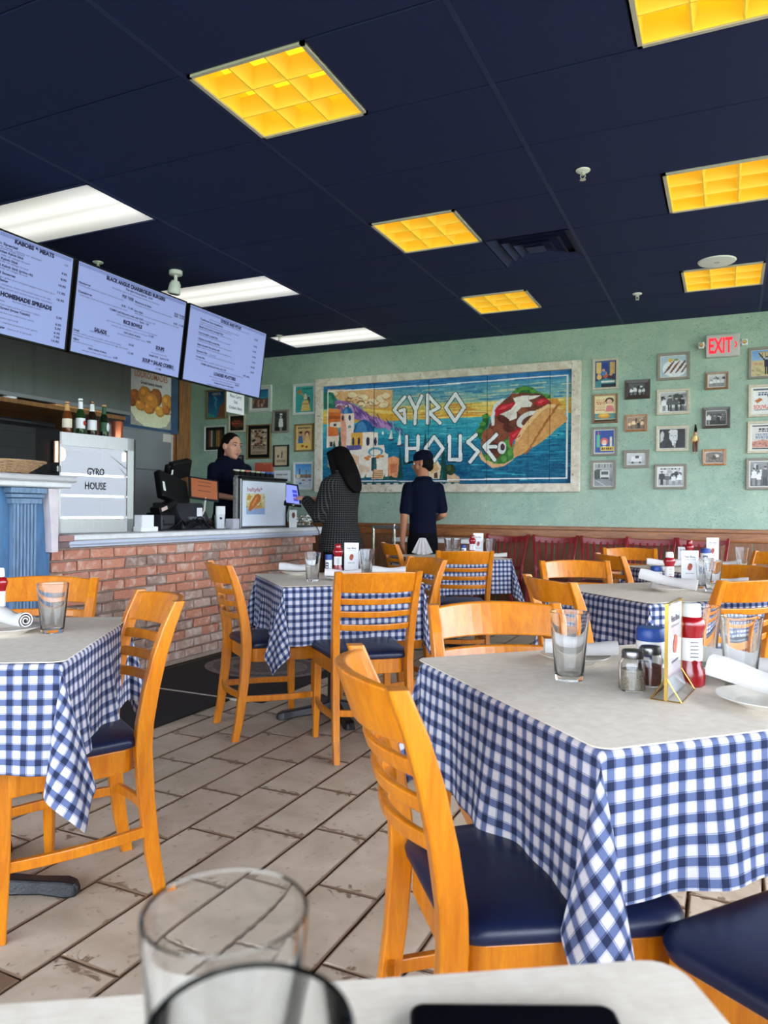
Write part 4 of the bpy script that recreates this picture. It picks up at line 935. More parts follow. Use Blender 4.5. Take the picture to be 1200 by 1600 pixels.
# ------------------------------------------------------------------ kitchen wall behind the counter
KX = -5.2
wk = MB().b2((KX - 0.15, -2.6, 2.05), (KX, 5.30, CZ + 0.25)).b2((KX - 0.15, -2.6, 0.0), (KX, 3.2, 2.05)).b2((KX - 0.15, 5.0, 0.0), (KX, 6.05, CZ + 0.25)).b2((KX - 0.15, 3.2, 0.0), (KX, 5.0, 1.35)).obj('wall_kitchen', MAT['hood'], kind='structure')
MB().b2((KX - 0.20, 6.02, 0.2), (KX + 0.05, 6.23, CZ + 0.2)).obj('trim_1', MAT['post_wood'], kind='structure', bevel=0.006)
MB().b2((KX - 0.20, 5.96, 0.2), (KX + 0.02, 6.02, CZ + 0.2)).obj('trim_2', MAT['brown_wood'], kind='structure')
MB().b2((KX - 1.5, 3.0, 0), (KX - 1.4, 6.0, 2.9)).obj('wall_kitchen_rear', mat('dim_kitchen_wall', rgb(150, 96, 60), 0.7, nscale=2, namt=0.5), kind='structure')
hood = empty('range_hood', 'long grey metal hood above the kitchen pass', 'hood', (KX, 4.2, 2.05))
MB().prism([(0.0, 0.03), (0.10, 0.0), (0.12, 0.0), (0.12, 0.85), (0.0, 0.85)], -2.2, 1.08, 'y').obj('hood_shell', MAT['hood'], hood)
MB().b2((-0.1, -2.2, -0.03), (0.12, 1.08, 0.0)).obj('hood_lip', MAT['steel_door'], hood)
ps = tag(MB().b2((KX - 0.2, 3.0, 1.95), (KX + 0.22, 5.12, 1.985)).obj('pass_shelf', MAT['post_wood'], bevel=0.003), 'narrow wooden shelf along the kitchen pass', 'shelf')
ps2 = tag(MB().b2((KX + 0.02, 4.45, 1.99), (KX + 0.10, 5.0, 2.07)).obj('light_wood_box', mat('pale_orange_wood', rgb(206, 150, 100), 0.6, nscale=8, namt=0.3, stretch=(1, 8, 1)), bevel=0.003), 'long pale wooden box lying on the pass shelf', 'box')
tag(MB().lathe([(0, 0), (0.05, 0), (0.062, 0.075), (0.058, 0.075), (0.047, 0.004), (0, 0.004)], 20).obj('paper_bowl', MAT['paper_white'], None, (KX + 0.05, 4.05, 1.985)), 'upturned white paper bowl on the pass shelf', 'bowl')
tag(MB().b2((KX - 0.6, 3.55, 1.35), (KX - 0.15, 4.6, 1.80)).b2((KX - 0.5, 3.7, 1.80), (KX - 0.2, 4.4, 1.9)).obj('grill_oven', mat('dim_brown_steel', rgb(120, 84, 60), 0.4, metal=0.5, nscale=5, namt=0.5), bevel=0.02), 'brown steel grill seen through the kitchen pass', 'oven')
# steel cold cabinet under the poster
fz = empty('cold_cabinet', 'tall grey steel cabinet under the dumpling poster', 'cabinet', (KX, 5.45, 0.2))
MB().b2((0.0, -0.40, 0.85), (0.05, 0.47, 1.72)).obj('body', MAT['steel_door'], fz)
MB().b2((0.05, -0.38, 1.33), (0.07, 0.455, 1.70)).obj('door', MAT['steel_door'], fz, bevel=0.005)
MB().b2((0.05, -0.38, 0.88), (0.07, 0.455, 1.315)).obj('door', MAT['steel_door'], fz, bevel=0.005)
MB().b2((0.05, 0.457, 0.88), (0.075, 0.475, 1.70)).obj('edge_strip', mat('pale_trim', rgb(196, 184, 172), 0.5), fz)
MB().b2((0.0, -0.40, 0.0), (0.04, 0.47, 0.85)).obj('base_panel', MAT['hood'], fz)
MB().b2((0.071, 0.33, 1.62), (0.074, 0.45, 1.70)).obj('switch_plate', MAT['fixture'], fz)
cb = tag(MB().b2((-5.1, 3.0, 0.2), (-4.75, 5.0, 1.05)).b2((-5.14, 2.95, 1.05), (-4.72, 5.05, 1.08)).obj('back_counter', MAT['hood'], bevel=0.006), 'low dark grey work cabinet behind the ordering counter', 'cabinet')
# dumpling poster in a blue frame
pf = empty('dumpling_poster', 'white poster of golden fried dumplings in a blue frame', 'poster', (KX + 0.03, 5.66, 2.225))
fr = MB()
fr.b2((-0.02, -0.385, -0.31), (0.02, 0.385, -0.275)).b2((-0.02, -0.385, 0.33), (0.02, 0.385, 0.36)).b2((-0.02, -0.385, -0.275), (0.02, -0.30, 0.33)).b2((-0.02, 0.27, -0.275), (0.02, 0.385, 0.33)).b2((-0.02, -0.30, -0.275), (0.006, 0.27, 0.33))
fr.obj('frame', mat('dark_blue_frame', rgb(48, 78, 108), 0.5, nscale=10, namt=0.3), pf, bevel=0.004)
cv = Canvas(84, 90, (222, 220, 218)); cv.grad(0, 1, (226, 224, 222), (206, 206, 206))
cv.rect(0, .78, 1, 1, (150, 146, 140)); cv.poly([(0.0, 0.66), (1.0, 0.72), (0.98, 0.84), (0.88, 0.95), (0.7, 1.0), (0.35, 1.0), (0.15, 0.92), (0.03, 0.80)], (214, 212, 176)); cv.poly([(0.0, 0.66), (1.0, 0.72), (1.0, 0.745), (0, 0.69)], (196, 120, 60))
for (x, y, rx, ry, c) in ((.12, .55, .13, .12, (176, 98, 44)), (.35, .50, .16, .15, (206, 134, 50)), (.62, .50, .15, .15, (170, 92, 40)), (.9, .56, .14, .15, (214, 148, 56)), (.52, .58, .18, .14, (216, 142, 54)), (.25, .68, .12, .08, (214, 140, 56)), (.45, .72, .13, .07, (206, 130, 50)), (.72, .72, .12, .09, (220, 160, 66)), (.88, .68, .1, .08, (190, 112, 48)), (.05, .65, .08, .06, (150, 80, 36))):
    cv.ell(x, y, rx, ry, tuple(int(q * .78) for q in c)); cv.ell(x - .02, y - .015, rx * .86, ry * .84, c); cv.ell(x - .05, y - .05, rx * .35, ry * .3, tuple(min(255, int(q * 1.2)) for q in c))
cv.grain(7, 3)
link('print', canvas_mesh('print', cv, 0.57, 0.605), MAT['print'], pf, (0.009, -0.015, 0.0275), (0, 0, PI / 2))
t_ = MB(); My = Matrix(((0, 0, 1, 0.0105), (1, 0, 0, -0.015), (0, 1, 0, 0), (0, 0, 0, 1)))
text_mb(t_, 'LOUKOUMADES', -0.23, 0.195, 0.46, 0.085, 0.0012, My); t_.obj('title', MAT['orange_ink'], pf)
t_ = MB(); text_mb(t_, 'Greek honey donuts', -0.15, 0.135, 0.30, 0.045, 0.0006, My); t_.obj('subtitle', MAT['black_ink'], pf)
bf = empty('blue_side_board', 'narrow blue board left of the dumpling poster', 'board', (KX + 0.02, 5.26, 2.05))
MB().b2((-0.01, -0.18, -0.12), (0.02, 0.0, 0.56)).obj('board', mat('slate_blue_board', rgb(40, 62, 84), 0.6, nscale=6, namt=0.3), bf)
t_ = MB(); text_mb(t_, '@gyrohouse', -0.165, 0.075, 0.15, 0.03, 0.0006, Matrix(((0, 0, 1, 0.022), (1, 0, 0, 0), (0, 1, 0, 0), (0, 0, 0, 1)))); t_.obj('lettering', MAT['paper_white'], bf)

# ------------------------------------------------------------------ menu screens
TVW, TVH = 1.09, 0.615
KEYM = mat('blue_key_border', rgb(70, 84, 160), 0.6)
def tv(i, yc, rows, label):
    t = empty('menu_screen', label, 'screen', (-3.94, yc, 2.488))
    t.rotation_euler = (0, math.radians(7.2), 0); t['group'] = 'menu screens over the counter'
    MB().b2((-0.05, -TVW/2, -TVH/2), (-0.004, TVW/2, TVH/2)).obj('casing', MAT['black_plastic'], t, bevel=0.004)
    b = 0.011
    bz = MB()
    for a_, c_ in (((-TVW/2, -TVH/2), (TVW/2, -TVH/2 + b)), ((-TVW/2, TVH/2 - b), (TVW/2, TVH/2)), ((-TVW/2, -TVH/2), (-TVW/2 + b, TVH/2)), ((TVW/2 - b, -TVH/2), (TVW/2, TVH/2))):
        bz.b2((-0.006, a_[0], a_[1]), (0.001, c_[0], c_[1]))
    bz.obj('bezel', MAT['black_plastic'], t)
    sc = MB().b2((-0.006, -TVW/2 + b, -TVH/2 + b), (-0.002, TVW/2 - b, TVH/2 - b)).obj('display', MAT['screen'], t)
    Mt = Matrix(((0, 0, 1, -0.0012), (1, 0, 0, -TVW/2), (0, 1, 0, -TVH/2), (0, 0, 0, 1)))
    for (s, x, y, w, k) in rows:
        if x < 0.015: 
            w = w + x - 0.015; x = 0.015
        sz = (0.0145, 0.0195, 0.036)[k]
        text_mb(MB(), s, x, y - sz * 0.35, w, sz, (0.0, 0.0007, 0.0022)[k], Mt).obj('heading' if k == 2 else 'menu_line', MAT['ink'], t)
    # key-pattern border along the top
    kp = MB()
    for q in range(64):
        y0 = -TVW/2 + 0.02 + q * 0.0164
        for (ay, az, by, bz_) in ((0, 0, .013, .0022), (0, 0, .0022, .017), (0, .0148, .011, .017), (.0088, .005, .011, .017), (.0045, .005, .011, .0072)):
            kp.b2((-0.0014, y0 + ay, 0.272 + az), (-0.0011, y0 + by, 0.272 + bz_))
    kp.obj('key_border', KEYM, t, kind='stuff')
    MB().b2((-0.12, -0.18, -0.15), (-0.05, 0.18, 0.15)).obj('wall_bracket', MAT['black_plastic'], t)
    return t
tv(1, 3.003, TV_TEXT[0], 'menu screen listing kabobs, meats and homemade spreads')
tv(2, 4.117, TV_TEXT[1], 'menu screen listing burgers, rice bowls, salads and soups')
tv(3, 5.238, TV_TEXT[2], 'menu screen listing gyros, pitas and loaded platters')
sg = tag(MB().b2((-0.002, -0.13, -0.2), (0.0, 0.13, 0.0)).obj('paper_sign', MAT['paper_white'], None, (-3.992, 5.43, 2.205)), 'white paper sign for carry out orders hanging under a menu screen', 'sign')
t_ = MB(); Ms = Matrix(((0, 0, 1, 0.001), (1, 0, 0, 0), (0, 1, 0, 0), (0, 0, 0, 1)))
for s_, z_ in (('Place Carry', -0.062), ('Out', -0.112), ('Orders Here', -0.165)): text_mb(t_, s_, 0, z_, {'Place Carry': .17, 'Out': .055, 'Orders Here': .19}[s_], 0.042, 0.0004, Ms, 'CENTER')
t_.obj('lettering', MAT['black_ink'], sg)

# ------------------------------------------------------------------ ceiling fixtures
def yellow_light(x, y, label):
    t = empty('amber_ceiling_light', label, 'ceiling light', (x, y, CZ)); t['group'] = 'amber ceiling lights'
    a = 0.297
    f = MB()
    for s in (-1, 1): f.b2((-a, s * a, -0.006), (a, s * (a - 0.018), 0.02)).b2((s * a, -a, -0.006), (s * (a - 0.018), a, 0.02))
    f.obj('frame', MAT['fixture'], t)
    i = a - 0.018
    MB().b2((-i, -i, 0.135), (i, i, 0.14)).obj('light_panel', MAT['amber'], t)
    b = MB()
    for s in (-1, 1): b.b2((-i, s * i, 0.0), (i, s * (i - 0.003), 0.135)).b2((s * i, -i, 0), (s * (i - 0.003), i, 0.135))
    b.obj('housing', MAT['amber_blade'], t)
    l = MB()
    for k in (-1, 1):
        c = k * i / 3
        l.prism([(c - 0.003, 0.0), (c + 0.003, 0.0), (c + 0.022, 0.09), (c - 0.022, 0.09)], -i, i, 'y').prism([(c - 0.003, 0.0), (c + 0.003, 0.0), (c + 0.022, 0.09), (c - 0.022, 0.09)], -i, i, 'x')
    l.obj('louver', MAT['amber_blade'], t)
YL = [(-1.877, 2.875, 'amber ceiling light nearest, louvred, first of the row toward the mural'), (-1.877, 4.705, 'amber ceiling light in the middle of the row, beside the navy air vent'), (-1.877, 6.535, 'small far amber ceiling light above the big gyro mural'),
      (-0.052, 2.875, 'amber ceiling light at the top edge above the near tables'), (-0.052, 4.705, 'amber ceiling light between the ceiling sprinkler and the round speaker'), (-0.052, 6.535, 'far amber ceiling light above the exit sign and photo wall')]
for q in YL: yellow_light(*q)
def white_light(x, y, label):
    t = empty('white_ceiling_light', label, 'ceiling light', (x, y, CZ)); t['group'] = 'white ceiling lights'
    a, b = 0.60, 0.297
    f = MB()
    for s in (-1, 1): f.b2((-a, s * b, -0.004), (a, s * (b - 0.012), 0.03)).b2((s * a, -b, -0.004), (s * (a - 0.012), b, 0.03))
    f.obj('frame', MAT['ceiling_bar'], t)
    MB().b2((-a + 0.012, -b + 0.012, 0.004), (a - 0.012, b - 0.012, 0.012)).obj('diffuser', MAT['lamp_white'], t)
white_light(-4.017, 3.485, 'long white ceiling light panel above the kabobs menu screen')
white_light(-4.017, 5.315, 'long white ceiling light panel above the middle and end menu screens')
white_light(-4.017, 7.145, 'long white ceiling light panel farthest along, close to the mural wall')
v = tag(empty('air_vent', 'square navy air vent with stepped louvres in the ceiling', 'vent', (-1.272, 5.315, CZ)), )
va = MB()
h_ = 0.295
for k, (r0, r1) in enumerate(((0.295, 0.225), (0.205, 0.155), (0.135, 0.085), (0.065, 0.0))):
    z0, z1 = (0.0, 0.02 + 0.012)
    va_ = MB().rings([[(-r0, -r0, z0), (r0, -r0, z0), (r0, r0, z0), (-r0, r0, z0)], [(-r1 - .012, -r1 - .012, z1), (r1 + .012, -r1 - .012, z1), (r1 + .012, r1 + .012, z1), (-r1 - .012, r1 + .012, z1)]], cap=(r1 == 0), smooth=False)
    va_.obj('louvre', MAT['ceiling_bar'], v)
MB().b2((-0.29, -0.29, 0.06), (0.29, 0.29, 0.065)).obj('duct', MAT['ceiling'], v)
def sprinkler(x, y, label):
    s = empty('fire_sprinkler', label, 'sprinkler', (x, y, CZ)); s['group'] = 'ceiling sprinklers'
    MB().lathe([(0.0, 0), (0.040, -0.001), (0.038, -0.006), (0.024, -0.012), (0.0, -0.012)], 20).obj('escutcheon', MAT['white_plastic'], s)
    b = MB().lathe([(0.0, -0.01), (0.010, -0.012), (0.008, -0.03), (0, -0.03)], 10)
    for q in (-1, 1): b.tube([(q * .009, 0, -.02), (q * .014, 0, -.035), (q * .004, 0, -.05)], 0.003, 6)
    b.lathe([(0, -.05), (0.017, -.052), (0.017, -.054), (0, -.054)], 14); b.obj('spray_head', MAT['fixture'], s)
sprinkler(-0.745, 4.18, 'ceiling sprinkler in front of the amber light, nearer of the two'); sprinkler(-0.725, 6.72, 'small far ceiling sprinkler above the photo wall'); sprinkler(-4.43, 4.25, 'ceiling sprinkler above the burger menu screen')
sprinkler(-4.45, 6.83, 'ceiling sprinkler beside the last menu screen')
sp = empty('ceiling_speaker', 'round white speaker flush in the navy ceiling', 'speaker', (-0.09, 6.09, CZ))
MB().lathe([(0.0, -0.010), (0.105, -0.010), (0.128, -0.008), (0.135, 0.0)], 40).obj('grille', MAT['white_plastic'], sp)
MB().lathe([(0.0, -0.012), (0.02, -0.012), (0.022, -0.009)], 16).obj('badge', MAT['fixture'], sp)
cm = empty('security_camera', 'white security camera hanging from the ceiling by the menu screens', 'camera', (-4.02, 4.66, CZ))
MB().lathe([(0, 0), (0.052, 0), (0.052, -0.03), (0.03, -0.036), (0, -0.036)], 24).obj('mount', MAT['white_plastic'], cm)
MB().tube([(0, 0, -0.03), (0, 0, -0.085)], 0.014, 10).obj('stem', MAT['white_plastic'], cm)
hm = MB().lathe([(0, 0), (0.03, -0.004), (0.044, -0.03), (0.05, -0.085), (0.05, -0.105), (0.042, -0.11), (0, -0.11)], 24, M=Matrix.Translation((0, 0, -0.075)) @ Matrix.Rotation(math.radians(10), 4, 'Y'))
hm.obj('camera_head', MAT['white_plastic'], cm)
MB().lathe([(0, -0.112), (0.038, -0.111)], 20, M=Matrix.Translation((0, 0, -0.075)) @ Matrix.Rotation(math.radians(10), 4, 'Y')).obj('lens', MAT['black_plastic'], cm)
# ------------------------------------------------------------------ the big painted plank mural
MX0, MX1, MZ0, MZ1 = -4.41, -1.465, 1.452, 2.628
mw, mh = MX1 - MX0, MZ1 - MZ0
NP = 13
cv = Canvas(36 * NP, 190, (30, 100, 130))
hz = 0.381
cv.grad(0, 0.07, (44, 112, 172), (60, 130, 176)); cv.grad(0.07, 0.24, (76, 148, 176), (150, 184, 160)); cv.grad(0.24, hz, (206, 190, 96), (226, 168, 62))
cv.grad(hz, 0.6, (70, 172, 182), (22, 132, 158)); cv.grad(0.6, 1.0, (20, 120, 150), (14, 88, 122))
st = vnoise(cv.h, cv.w // 9 + 2, 1.5, cv.rng)[:, (np.arange(cv.w) / 9).astype(int)] - 0.5
cv.a += st[..., None] * np.array([46, 40, 34])
for k in range(60):
    u, v = RNG.random(), 0.42 + 0.55 * RNG.random(); cv.line([(u, v), (u + 0.05, v + 0.004)], 0.008, (60, 178, 190) if k % 2 else (10, 76, 112))
def streaks(n, x0, x1, y0, y1, cols, ln, t):
    for k in range(n):
        u, v = RNG.uniform(x0, x1), RNG.uniform(y0, y1); c = cols[k % len(cols)]; l = ln * RNG.uniform(.4, 1.3)
        cv.line([(u, v), (u + l, v + RNG.uniform(-.006, .006))], t * RNG.uniform(.6, 1.4), c)
streaks(70, .33, .97, .09, .23, ((110, 170, 190), (60, 130, 170), (190, 200, 170)), .07, .010)
streaks(90, .33, .97, .23, .375, ((236, 200, 96), (214, 140, 50), (196, 190, 120), (240, 214, 130)), .07, .011)
streaks(40, .25, .99, .40, .6, ((96, 196, 200), (30, 140, 164)), .06, .009)
streaks(36, .45, .99, .62, .93, ((12, 70, 108), (40, 150, 176), (10, 88, 126)), .09, .010)
for _mi, o in enumerate(MURAL):
    if _mi == 25:                                                    # cloud edges and mountain facets, before the buildings go on
        for k in range(26):
            u, v = .07 + .23 * RNG.random(), .13 + .12 * RNG.random()
            cv.line([(u + .016 * math.cos(q), v - .03 * math.sin(q)) for q in np.linspace(.2, 2.8, 6)], .007, ((150, 96, 60), (246, 226, 190))[k % 2])
    if _mi == 36:
        for k in range(46):
            u = .10 + .25 * RNG.random(); v = .17 + (u - .10) * .95 + .10 * RNG.random()
            cv.line([(u, v), (u + .010, v + .035)], .010, ((196, 150, 204), (110, 74, 144), (84, 60, 120))[k % 3])
    if o[0] == 'p': cv.poly(o[1], o[2])
    elif o[0] == 'l': cv.line(o[1], o[2], o[3])
    elif o[0] == 'e': cv.ell(*o[1][:4], o[2], o[1][4])
    else:
        x, y, rx, ry = o[1]; cv.put((((cv.U - x) / rx) ** 2 + ((cv.V - y) / ry) ** 2 < 1) & (cv.V < y), o[2])
cv.grain(10, 2.5); cv.grain(8, 9)
mur = empty('painted_mural', 'big painted plank mural of a seaside village and a gyro, reading GYRO HOUSE', 'mural', ((MX0 + MX1) / 2, WY - 0.03, (MZ0 + MZ1) / 2))
mur['label'] = 'big plank mural with seaside village, giant gyro and the words GYRO HOUSE'
pw = mw / NP
for k in range(NP):
    x = -mw / 2 + (k + 0.5) * pw; dy = -0.004 * ((k * 7) % 3)
    p = link('plank', canvas_mesh('plank', cv, pw - 0.003, mh, k * 36, (k + 1) * 36), MAT['paint_print'], mur, (x, dy - 0.001, 0))
    e = 0.0015
MB().b2((-mw / 2, 0.0, -mh / 2), (mw / 2, 0.025, mh / 2)).obj('backing', MAT['black_plastic'], mur)
cream_p = mat('chipped_cream_paint', rgb(222, 210, 190), 0.6, spec=0.3); w = NT(cream_p)
v_ = w.coord('Object', None, True); a_ = w.noise(v_, 9, 6, 1.0); b_ = w.noise(v_, 45, 5, 0.6)
c_ = w.mix(w.rng(a_, 0.35, 0.65), rgb(206, 192, 170), rgb(230, 222, 206)); c_ = w.mix(w.rng(b_, 0.63, 0.69, 0, 0.8), c_, rgb(112, 92, 76)); w.base(c_); w.bump(b_, 0.3, 0.004)
FW = 0.088
def rail(x0, z0, x1, z1): MB().b2((x0, -0.045, z0), (x1, 0.028, z1)).obj('frame_board', cream_p, mur, bevel=0.004)
rail(-mw/2 - FW, mh/2, mw/2, mh/2 + FW); rail(-mw/2 - FW, -mh/2 - FW, mw/2, -mh/2); rail(-mw/2 - FW, -mh/2, -mw/2, mh/2); rail(mw/2, -mh/2 - FW, mw/2 + FW, mh/2 + FW)

# ------------------------------------------------------------------ framed pictures
def G(c, lo=30, hi=225): return (c, c, c)
def fig(cv, x, y, h, coat, skin=(200, 190, 180), hair=(40, 36, 34)):
    """a standing figure: head, body, legs; y = feet"""
    cv.rect(x - h * .09, y - h * .45, x - h * .01, y, tuple(int(q * .6) for q in coat)); cv.rect(x + h * .01, y - h * .45, x + h * .09, y, tuple(int(q * .6) for q in coat))
    cv.poly([(x - h * .16, y - h * .42), (x - h * .14, y - h * .78), (x, y - h * .84), (x + h * .14, y - h * .78), (x + h * .16, y - h * .42)], coat)
    cv.ell(x, y - h * .92, h * .075, h * .085, skin); cv.ell(x, y - h * .965, h * .08, h * .05, hair)
def scrib(cv, x0, y0, x1, y1, n, c, t=.02):
    r = random.Random(int(x0 * 100 + y0 * 1000))
    for k in range(n):
        y = y0 + (y1 - y0) * (k + .5) / n; x = x0
        while x < x1: 
            w_ = r.uniform(.03, .12); cv.rect(x, y - t, min(x1, x + w_), y + t, c); x += w_ + .03
def art(kind, w, h):
    cv = Canvas(w, h, (120, 120, 118)); r = random.Random(sum(map(ord, kind)) % 91 + w)
    if kind == 'bistro':
        cv.grad(0, 1, (60, 86, 150), (40, 50, 74)); cv.rect(.05, .05, .3, .45, (226, 190, 110)); cv.rect(.35, .1, .62, .35, (40, 66, 140)); cv.rect(.7, .05, .95, .5, (206, 170, 100))
        for x, y, c in ((.2, .6, (230, 190, 110)), (.5, .55, (200, 90, 60)), (.75, .62, (60, 40, 40)), (.4, .45, (70, 130, 190))): cv.ell(x, y, .12, .1, c); cv.ell(x, y - .1, .07, .05, (206, 160, 130))
        cv.poly([(.0, .78), (.5, .66), (1, .74), (1, 1), (0, 1)], (70, 140, 150)); cv.rect(.3, .75, .95, .82, (226, 222, 210)); cv.rect(.3, .86, 1, 1, (30, 34, 50))
    elif kind == 'ad_woman':
        cv.put(cv.V > -1, (236, 218, 168)); cv.rect(0, .7, 1, .9, (96, 150, 150)); cv.rect(0, .93, 1, 1, (30, 30, 30)); scrib(cv, .06, .12, .5, .58, 6, (206, 96, 56), .018)
        cv.ell(.7, .2, .2, .13, (76, 46, 40)); cv.ell(.7, .24, .13, .1, (236, 190, 160)); cv.poly([(.5, .62), (.58, .38), (.85, .38), (.95, .62)], (226, 130, 130)); cv.ell(.45, .78, .3, .1, (224, 150, 50)); cv.ell(.45, .75, .22, .06, (240, 190, 80))
    elif kind == 'ad_blue':
        cv.put(cv.V > -1, (40, 76, 160)); cv.rect(.1, .2, .26, .75, (90, 190, 150)); cv.rect(.14, .06, .22, .2, (230, 110, 90)); cv.ell(.5, .5, .2, .17, (220, 90, 80)); cv.ell(.5, .55, .13, .12, (240, 196, 170)); cv.rect(.8, .3, .92, .8, (230, 226, 190)); cv.rect(.3, .72, 1, .92, (236, 196, 60)); scrib(cv, .36, .76, .95, .9, 1, (60, 40, 40), .05)
        for y in (.62, .70): cv.rect(.42, y, .58, y + .03, (250, 250, 245))
    elif kind == 'bw_bus':
        cv.grad(0, 1, (190, 190, 186), (90, 92, 96))
        for k in range(6): cv.rect(.05 + k * .16, .03, .15 + k * .16, .2, (110, 108, 104) if k % 2 else (150, 148, 140))
        cv.ell(.25, .5, .3, .25, (50, 62, 54)); cv.rect(.32, .3, .82, .66, (210, 208, 200)); cv.rect(.38, .36, .76, .5, (70, 76, 80)); cv.rect(.35, .62, .8, .68, (40, 40, 42)); cv.poly([(0, .72), (.4, .68), (1, .8), (1, 1), (0, 1)], (130, 134, 136)); cv.line([(.1, .75), (.6, 1)], .02, (214, 212, 206))
    elif kind in ('bw_people', 'bw_store', 'bw_diner', 'sepia_people', 'bw_street', 'bw_work', 'bw_scene', 'bw_couple'):
        base = {'bw_people': 60, 'bw_store': 190, 'bw_diner': 150, 'sepia_people': 120, 'bw_street': 170, 'bw_work': 110, 'bw_scene': 70, 'bw_couple': 90}[kind]
        cv.grad(0, 1, (base + 40,) * 3, (base - 30,) * 3)
        for k in range(9): x, y = r.random(), r.random() * .5; cv.rect(x, y, x + r.uniform(.06, .2), y + r.uniform(.1, .3), (r.randrange(30, 220),) * 3)
        if kind == 'bw_diner': cv.poly([(.3, .62), (1, .5), (1, .72), (.4, .82)], (206,) * 3); cv.rect(.5, .1, .85, .5, (70,) * 3); cv.ell(.2, .35, .09, .12, (190,) * 3); cv.poly([(0, 1), (.02, .5), (.2, .45), (.36, .6), (.34, 1)], (225,) * 3)
        if kind == 'bw_store': cv.rect(0, .0, 1, .14, (222,) * 3); scrib(cv, .1, .03, .9, .12, 1, (60,) * 3, .03); cv.rect(.55, .3, .95, .6, (40,) * 3)
        for k in range(4 if kind != 'bw_couple' else 2): fig(cv, .14 + k * .24 + r.uniform(-.03, .03), .97, r.uniform(.55, .8), (r.choice((235, 40, 90, 225)),) * 3)
        if kind == 'sepia_people': cv.a *= np.array([1.1, .92, .74])
    elif kind == 'bw_doctor':
        cv.grad(0, 1, (90,) * 3, (50,) * 3); cv.rect(.1, .1, .9, .3, (60, 60, 62)); fig(cv, .5, 1.25, 1.1, (226, 226, 226)); cv.ell(.2, .9, .2, .12, (30, 30, 30)); cv.rect(.4, .1, .62, .18, (225, 225, 225))
    elif kind == 'bw_van':
        cv.grad(0, 1, (206,) * 3, (180,) * 3); cv.rect(.2, .3, .8, .75, (226,) * 3); cv.rect(.45, .2, .65, .45, (60,) * 3); cv.rect(.1, .75, .95, .85, (150,) * 3); cv.ell(.3, .82, .07, .09, (40,) * 3); cv.ell(.7, .82, .07, .09, (40,) * 3); cv.rect(.2, .55, .8, .58, (120,) * 3)
    elif kind == 'portrait':
        cv.put(cv.V > -1, (38, 38, 40)); cv.ell(.56, .92, .36, .36, (26, 26, 28)); cv.poly([(.48, .66), (.64, .66), (.6, 1), (.54, 1)], (230,) * 3); cv.poly([(.55, .7), (.59, .7), (.6, 1), (.54, 1)], (60,) * 3)
        cv.ell(.55, .38, .17, .3, (206,) * 3); cv.ell(.54, .15, .18, .13, (214,) * 3); cv.ell(.62, .42, .1, .24, (170,) * 3); cv.ell(.56, .38, .14, .24, (212,) * 3)
        for x in (.48, .62): cv.ell(x, .34, .035, .025, (60,) * 3); cv.rect(x - .05, .285, x + .05, .305, (70,) * 3)
        cv.rect(.5, .51, .62, .535, (90,) * 3); cv.ell(.55, .43, .022, .05, (180,) * 3); cv.poly([(.02, .3), (.1, .1), (.14, .12), (.18, .25), (.14, .6), (.04, .7)], (196,) * 3)
    elif kind == 'food':
        cv.put(cv.V > -1, (176, 196, 206)); cv.ell(.55, .6, .48, .42, (232, 234, 236)); cv.ell(.38, .2, .09, .1, (226, 186, 70)); cv.ell(.6, .2, .1, .05, (120, 150, 70))
        for k in range(13): x, y = .16 + k * .055, .68 - (k % 4) * .07; cv.line([(x, y + .12), (x + .18, y - .2)], .07, ((112, 66, 48), (150, 96, 70), (84, 46, 36))[k % 3])
    elif kind == 'sepia_bike':
        cv.grad(0, 1, (186, 170, 150), (120, 104, 92)); cv.ell(.5, .3, .5, .3, (120, 108, 96)); cv.ell(.62, .4, .16, .2, (220, 210, 196))
        for x in (.3, .68): cv.ell(x, .68, .13, .18, (50, 42, 38)); cv.ell(x, .68, .09, .13, (150, 136, 120))
        cv.line([(.3, .66), (.48, .45), (.68, .66)], .08, (60, 50, 44)); fig(cv, .5, .7, .5, (70, 60, 52))
    elif kind == 'soldier':
        cv.grad(0, .5, (110, 160, 214), (150, 180, 214)); cv.rect(0, .4, 1, 1, (206, 186, 140)); 
        for k in range(20): cv.ell(r.random(), .5 + r.random() * .5, .08, .05, (r.randrange(170, 220), r.randrange(150, 190), 120))
        cv.rect(.3, .05, .95, .3, (170, 150, 110)); [cv.rect(.34 + k * .12, .08, .39 + k * .12, .3, (230, 216, 180)) for k in range(5)]; fig(cv, .6, .96, .72, (34, 44, 60)); cv.line([(.28, .1), (.6, .5)], .05, (40, 44, 50))
    elif kind == 'souvlaki':
        cv.put(cv.V > -1, (232, 230, 226)); cv.rect(0, 0, 1, .06, (90, 100, 110)); scrib(cv, .25, .12, .8, .3, 2, (60, 90, 120), .03); cv.poly([(.05, .5), (.3, .38), (.45, .46), (.2, .6)], (190, 110, 60)); cv.ell(.8, .3, .14, .16, (110, 60, 44)); cv.rect(.05, .86, .95, .9, (150, 150, 150))
    elif kind == 'poster_txt':
        cv.grad(0, 1, (216, 214, 210), (206, 190, 180)); cv.rect(0, 0, 1, .05, (40, 40, 44)); cv.rect(0, .95, 1, 1, (40, 40, 44)); scrib(cv, .3, .12, .75, .3, 2, (50, 50, 60), .03); scrib(cv, .15, .34, .85, .6, 4, (70, 110, 150), .02); cv.poly([(.0, .68), (.5, .6), (1, .7), (1, .92), (0, .92)], (196, 140, 120)); [cv.ell(r.random(), .72 + r.random() * .16, .05, .03, (170, 90, 80)) for _ in range(14)]
    elif kind == 'greece':
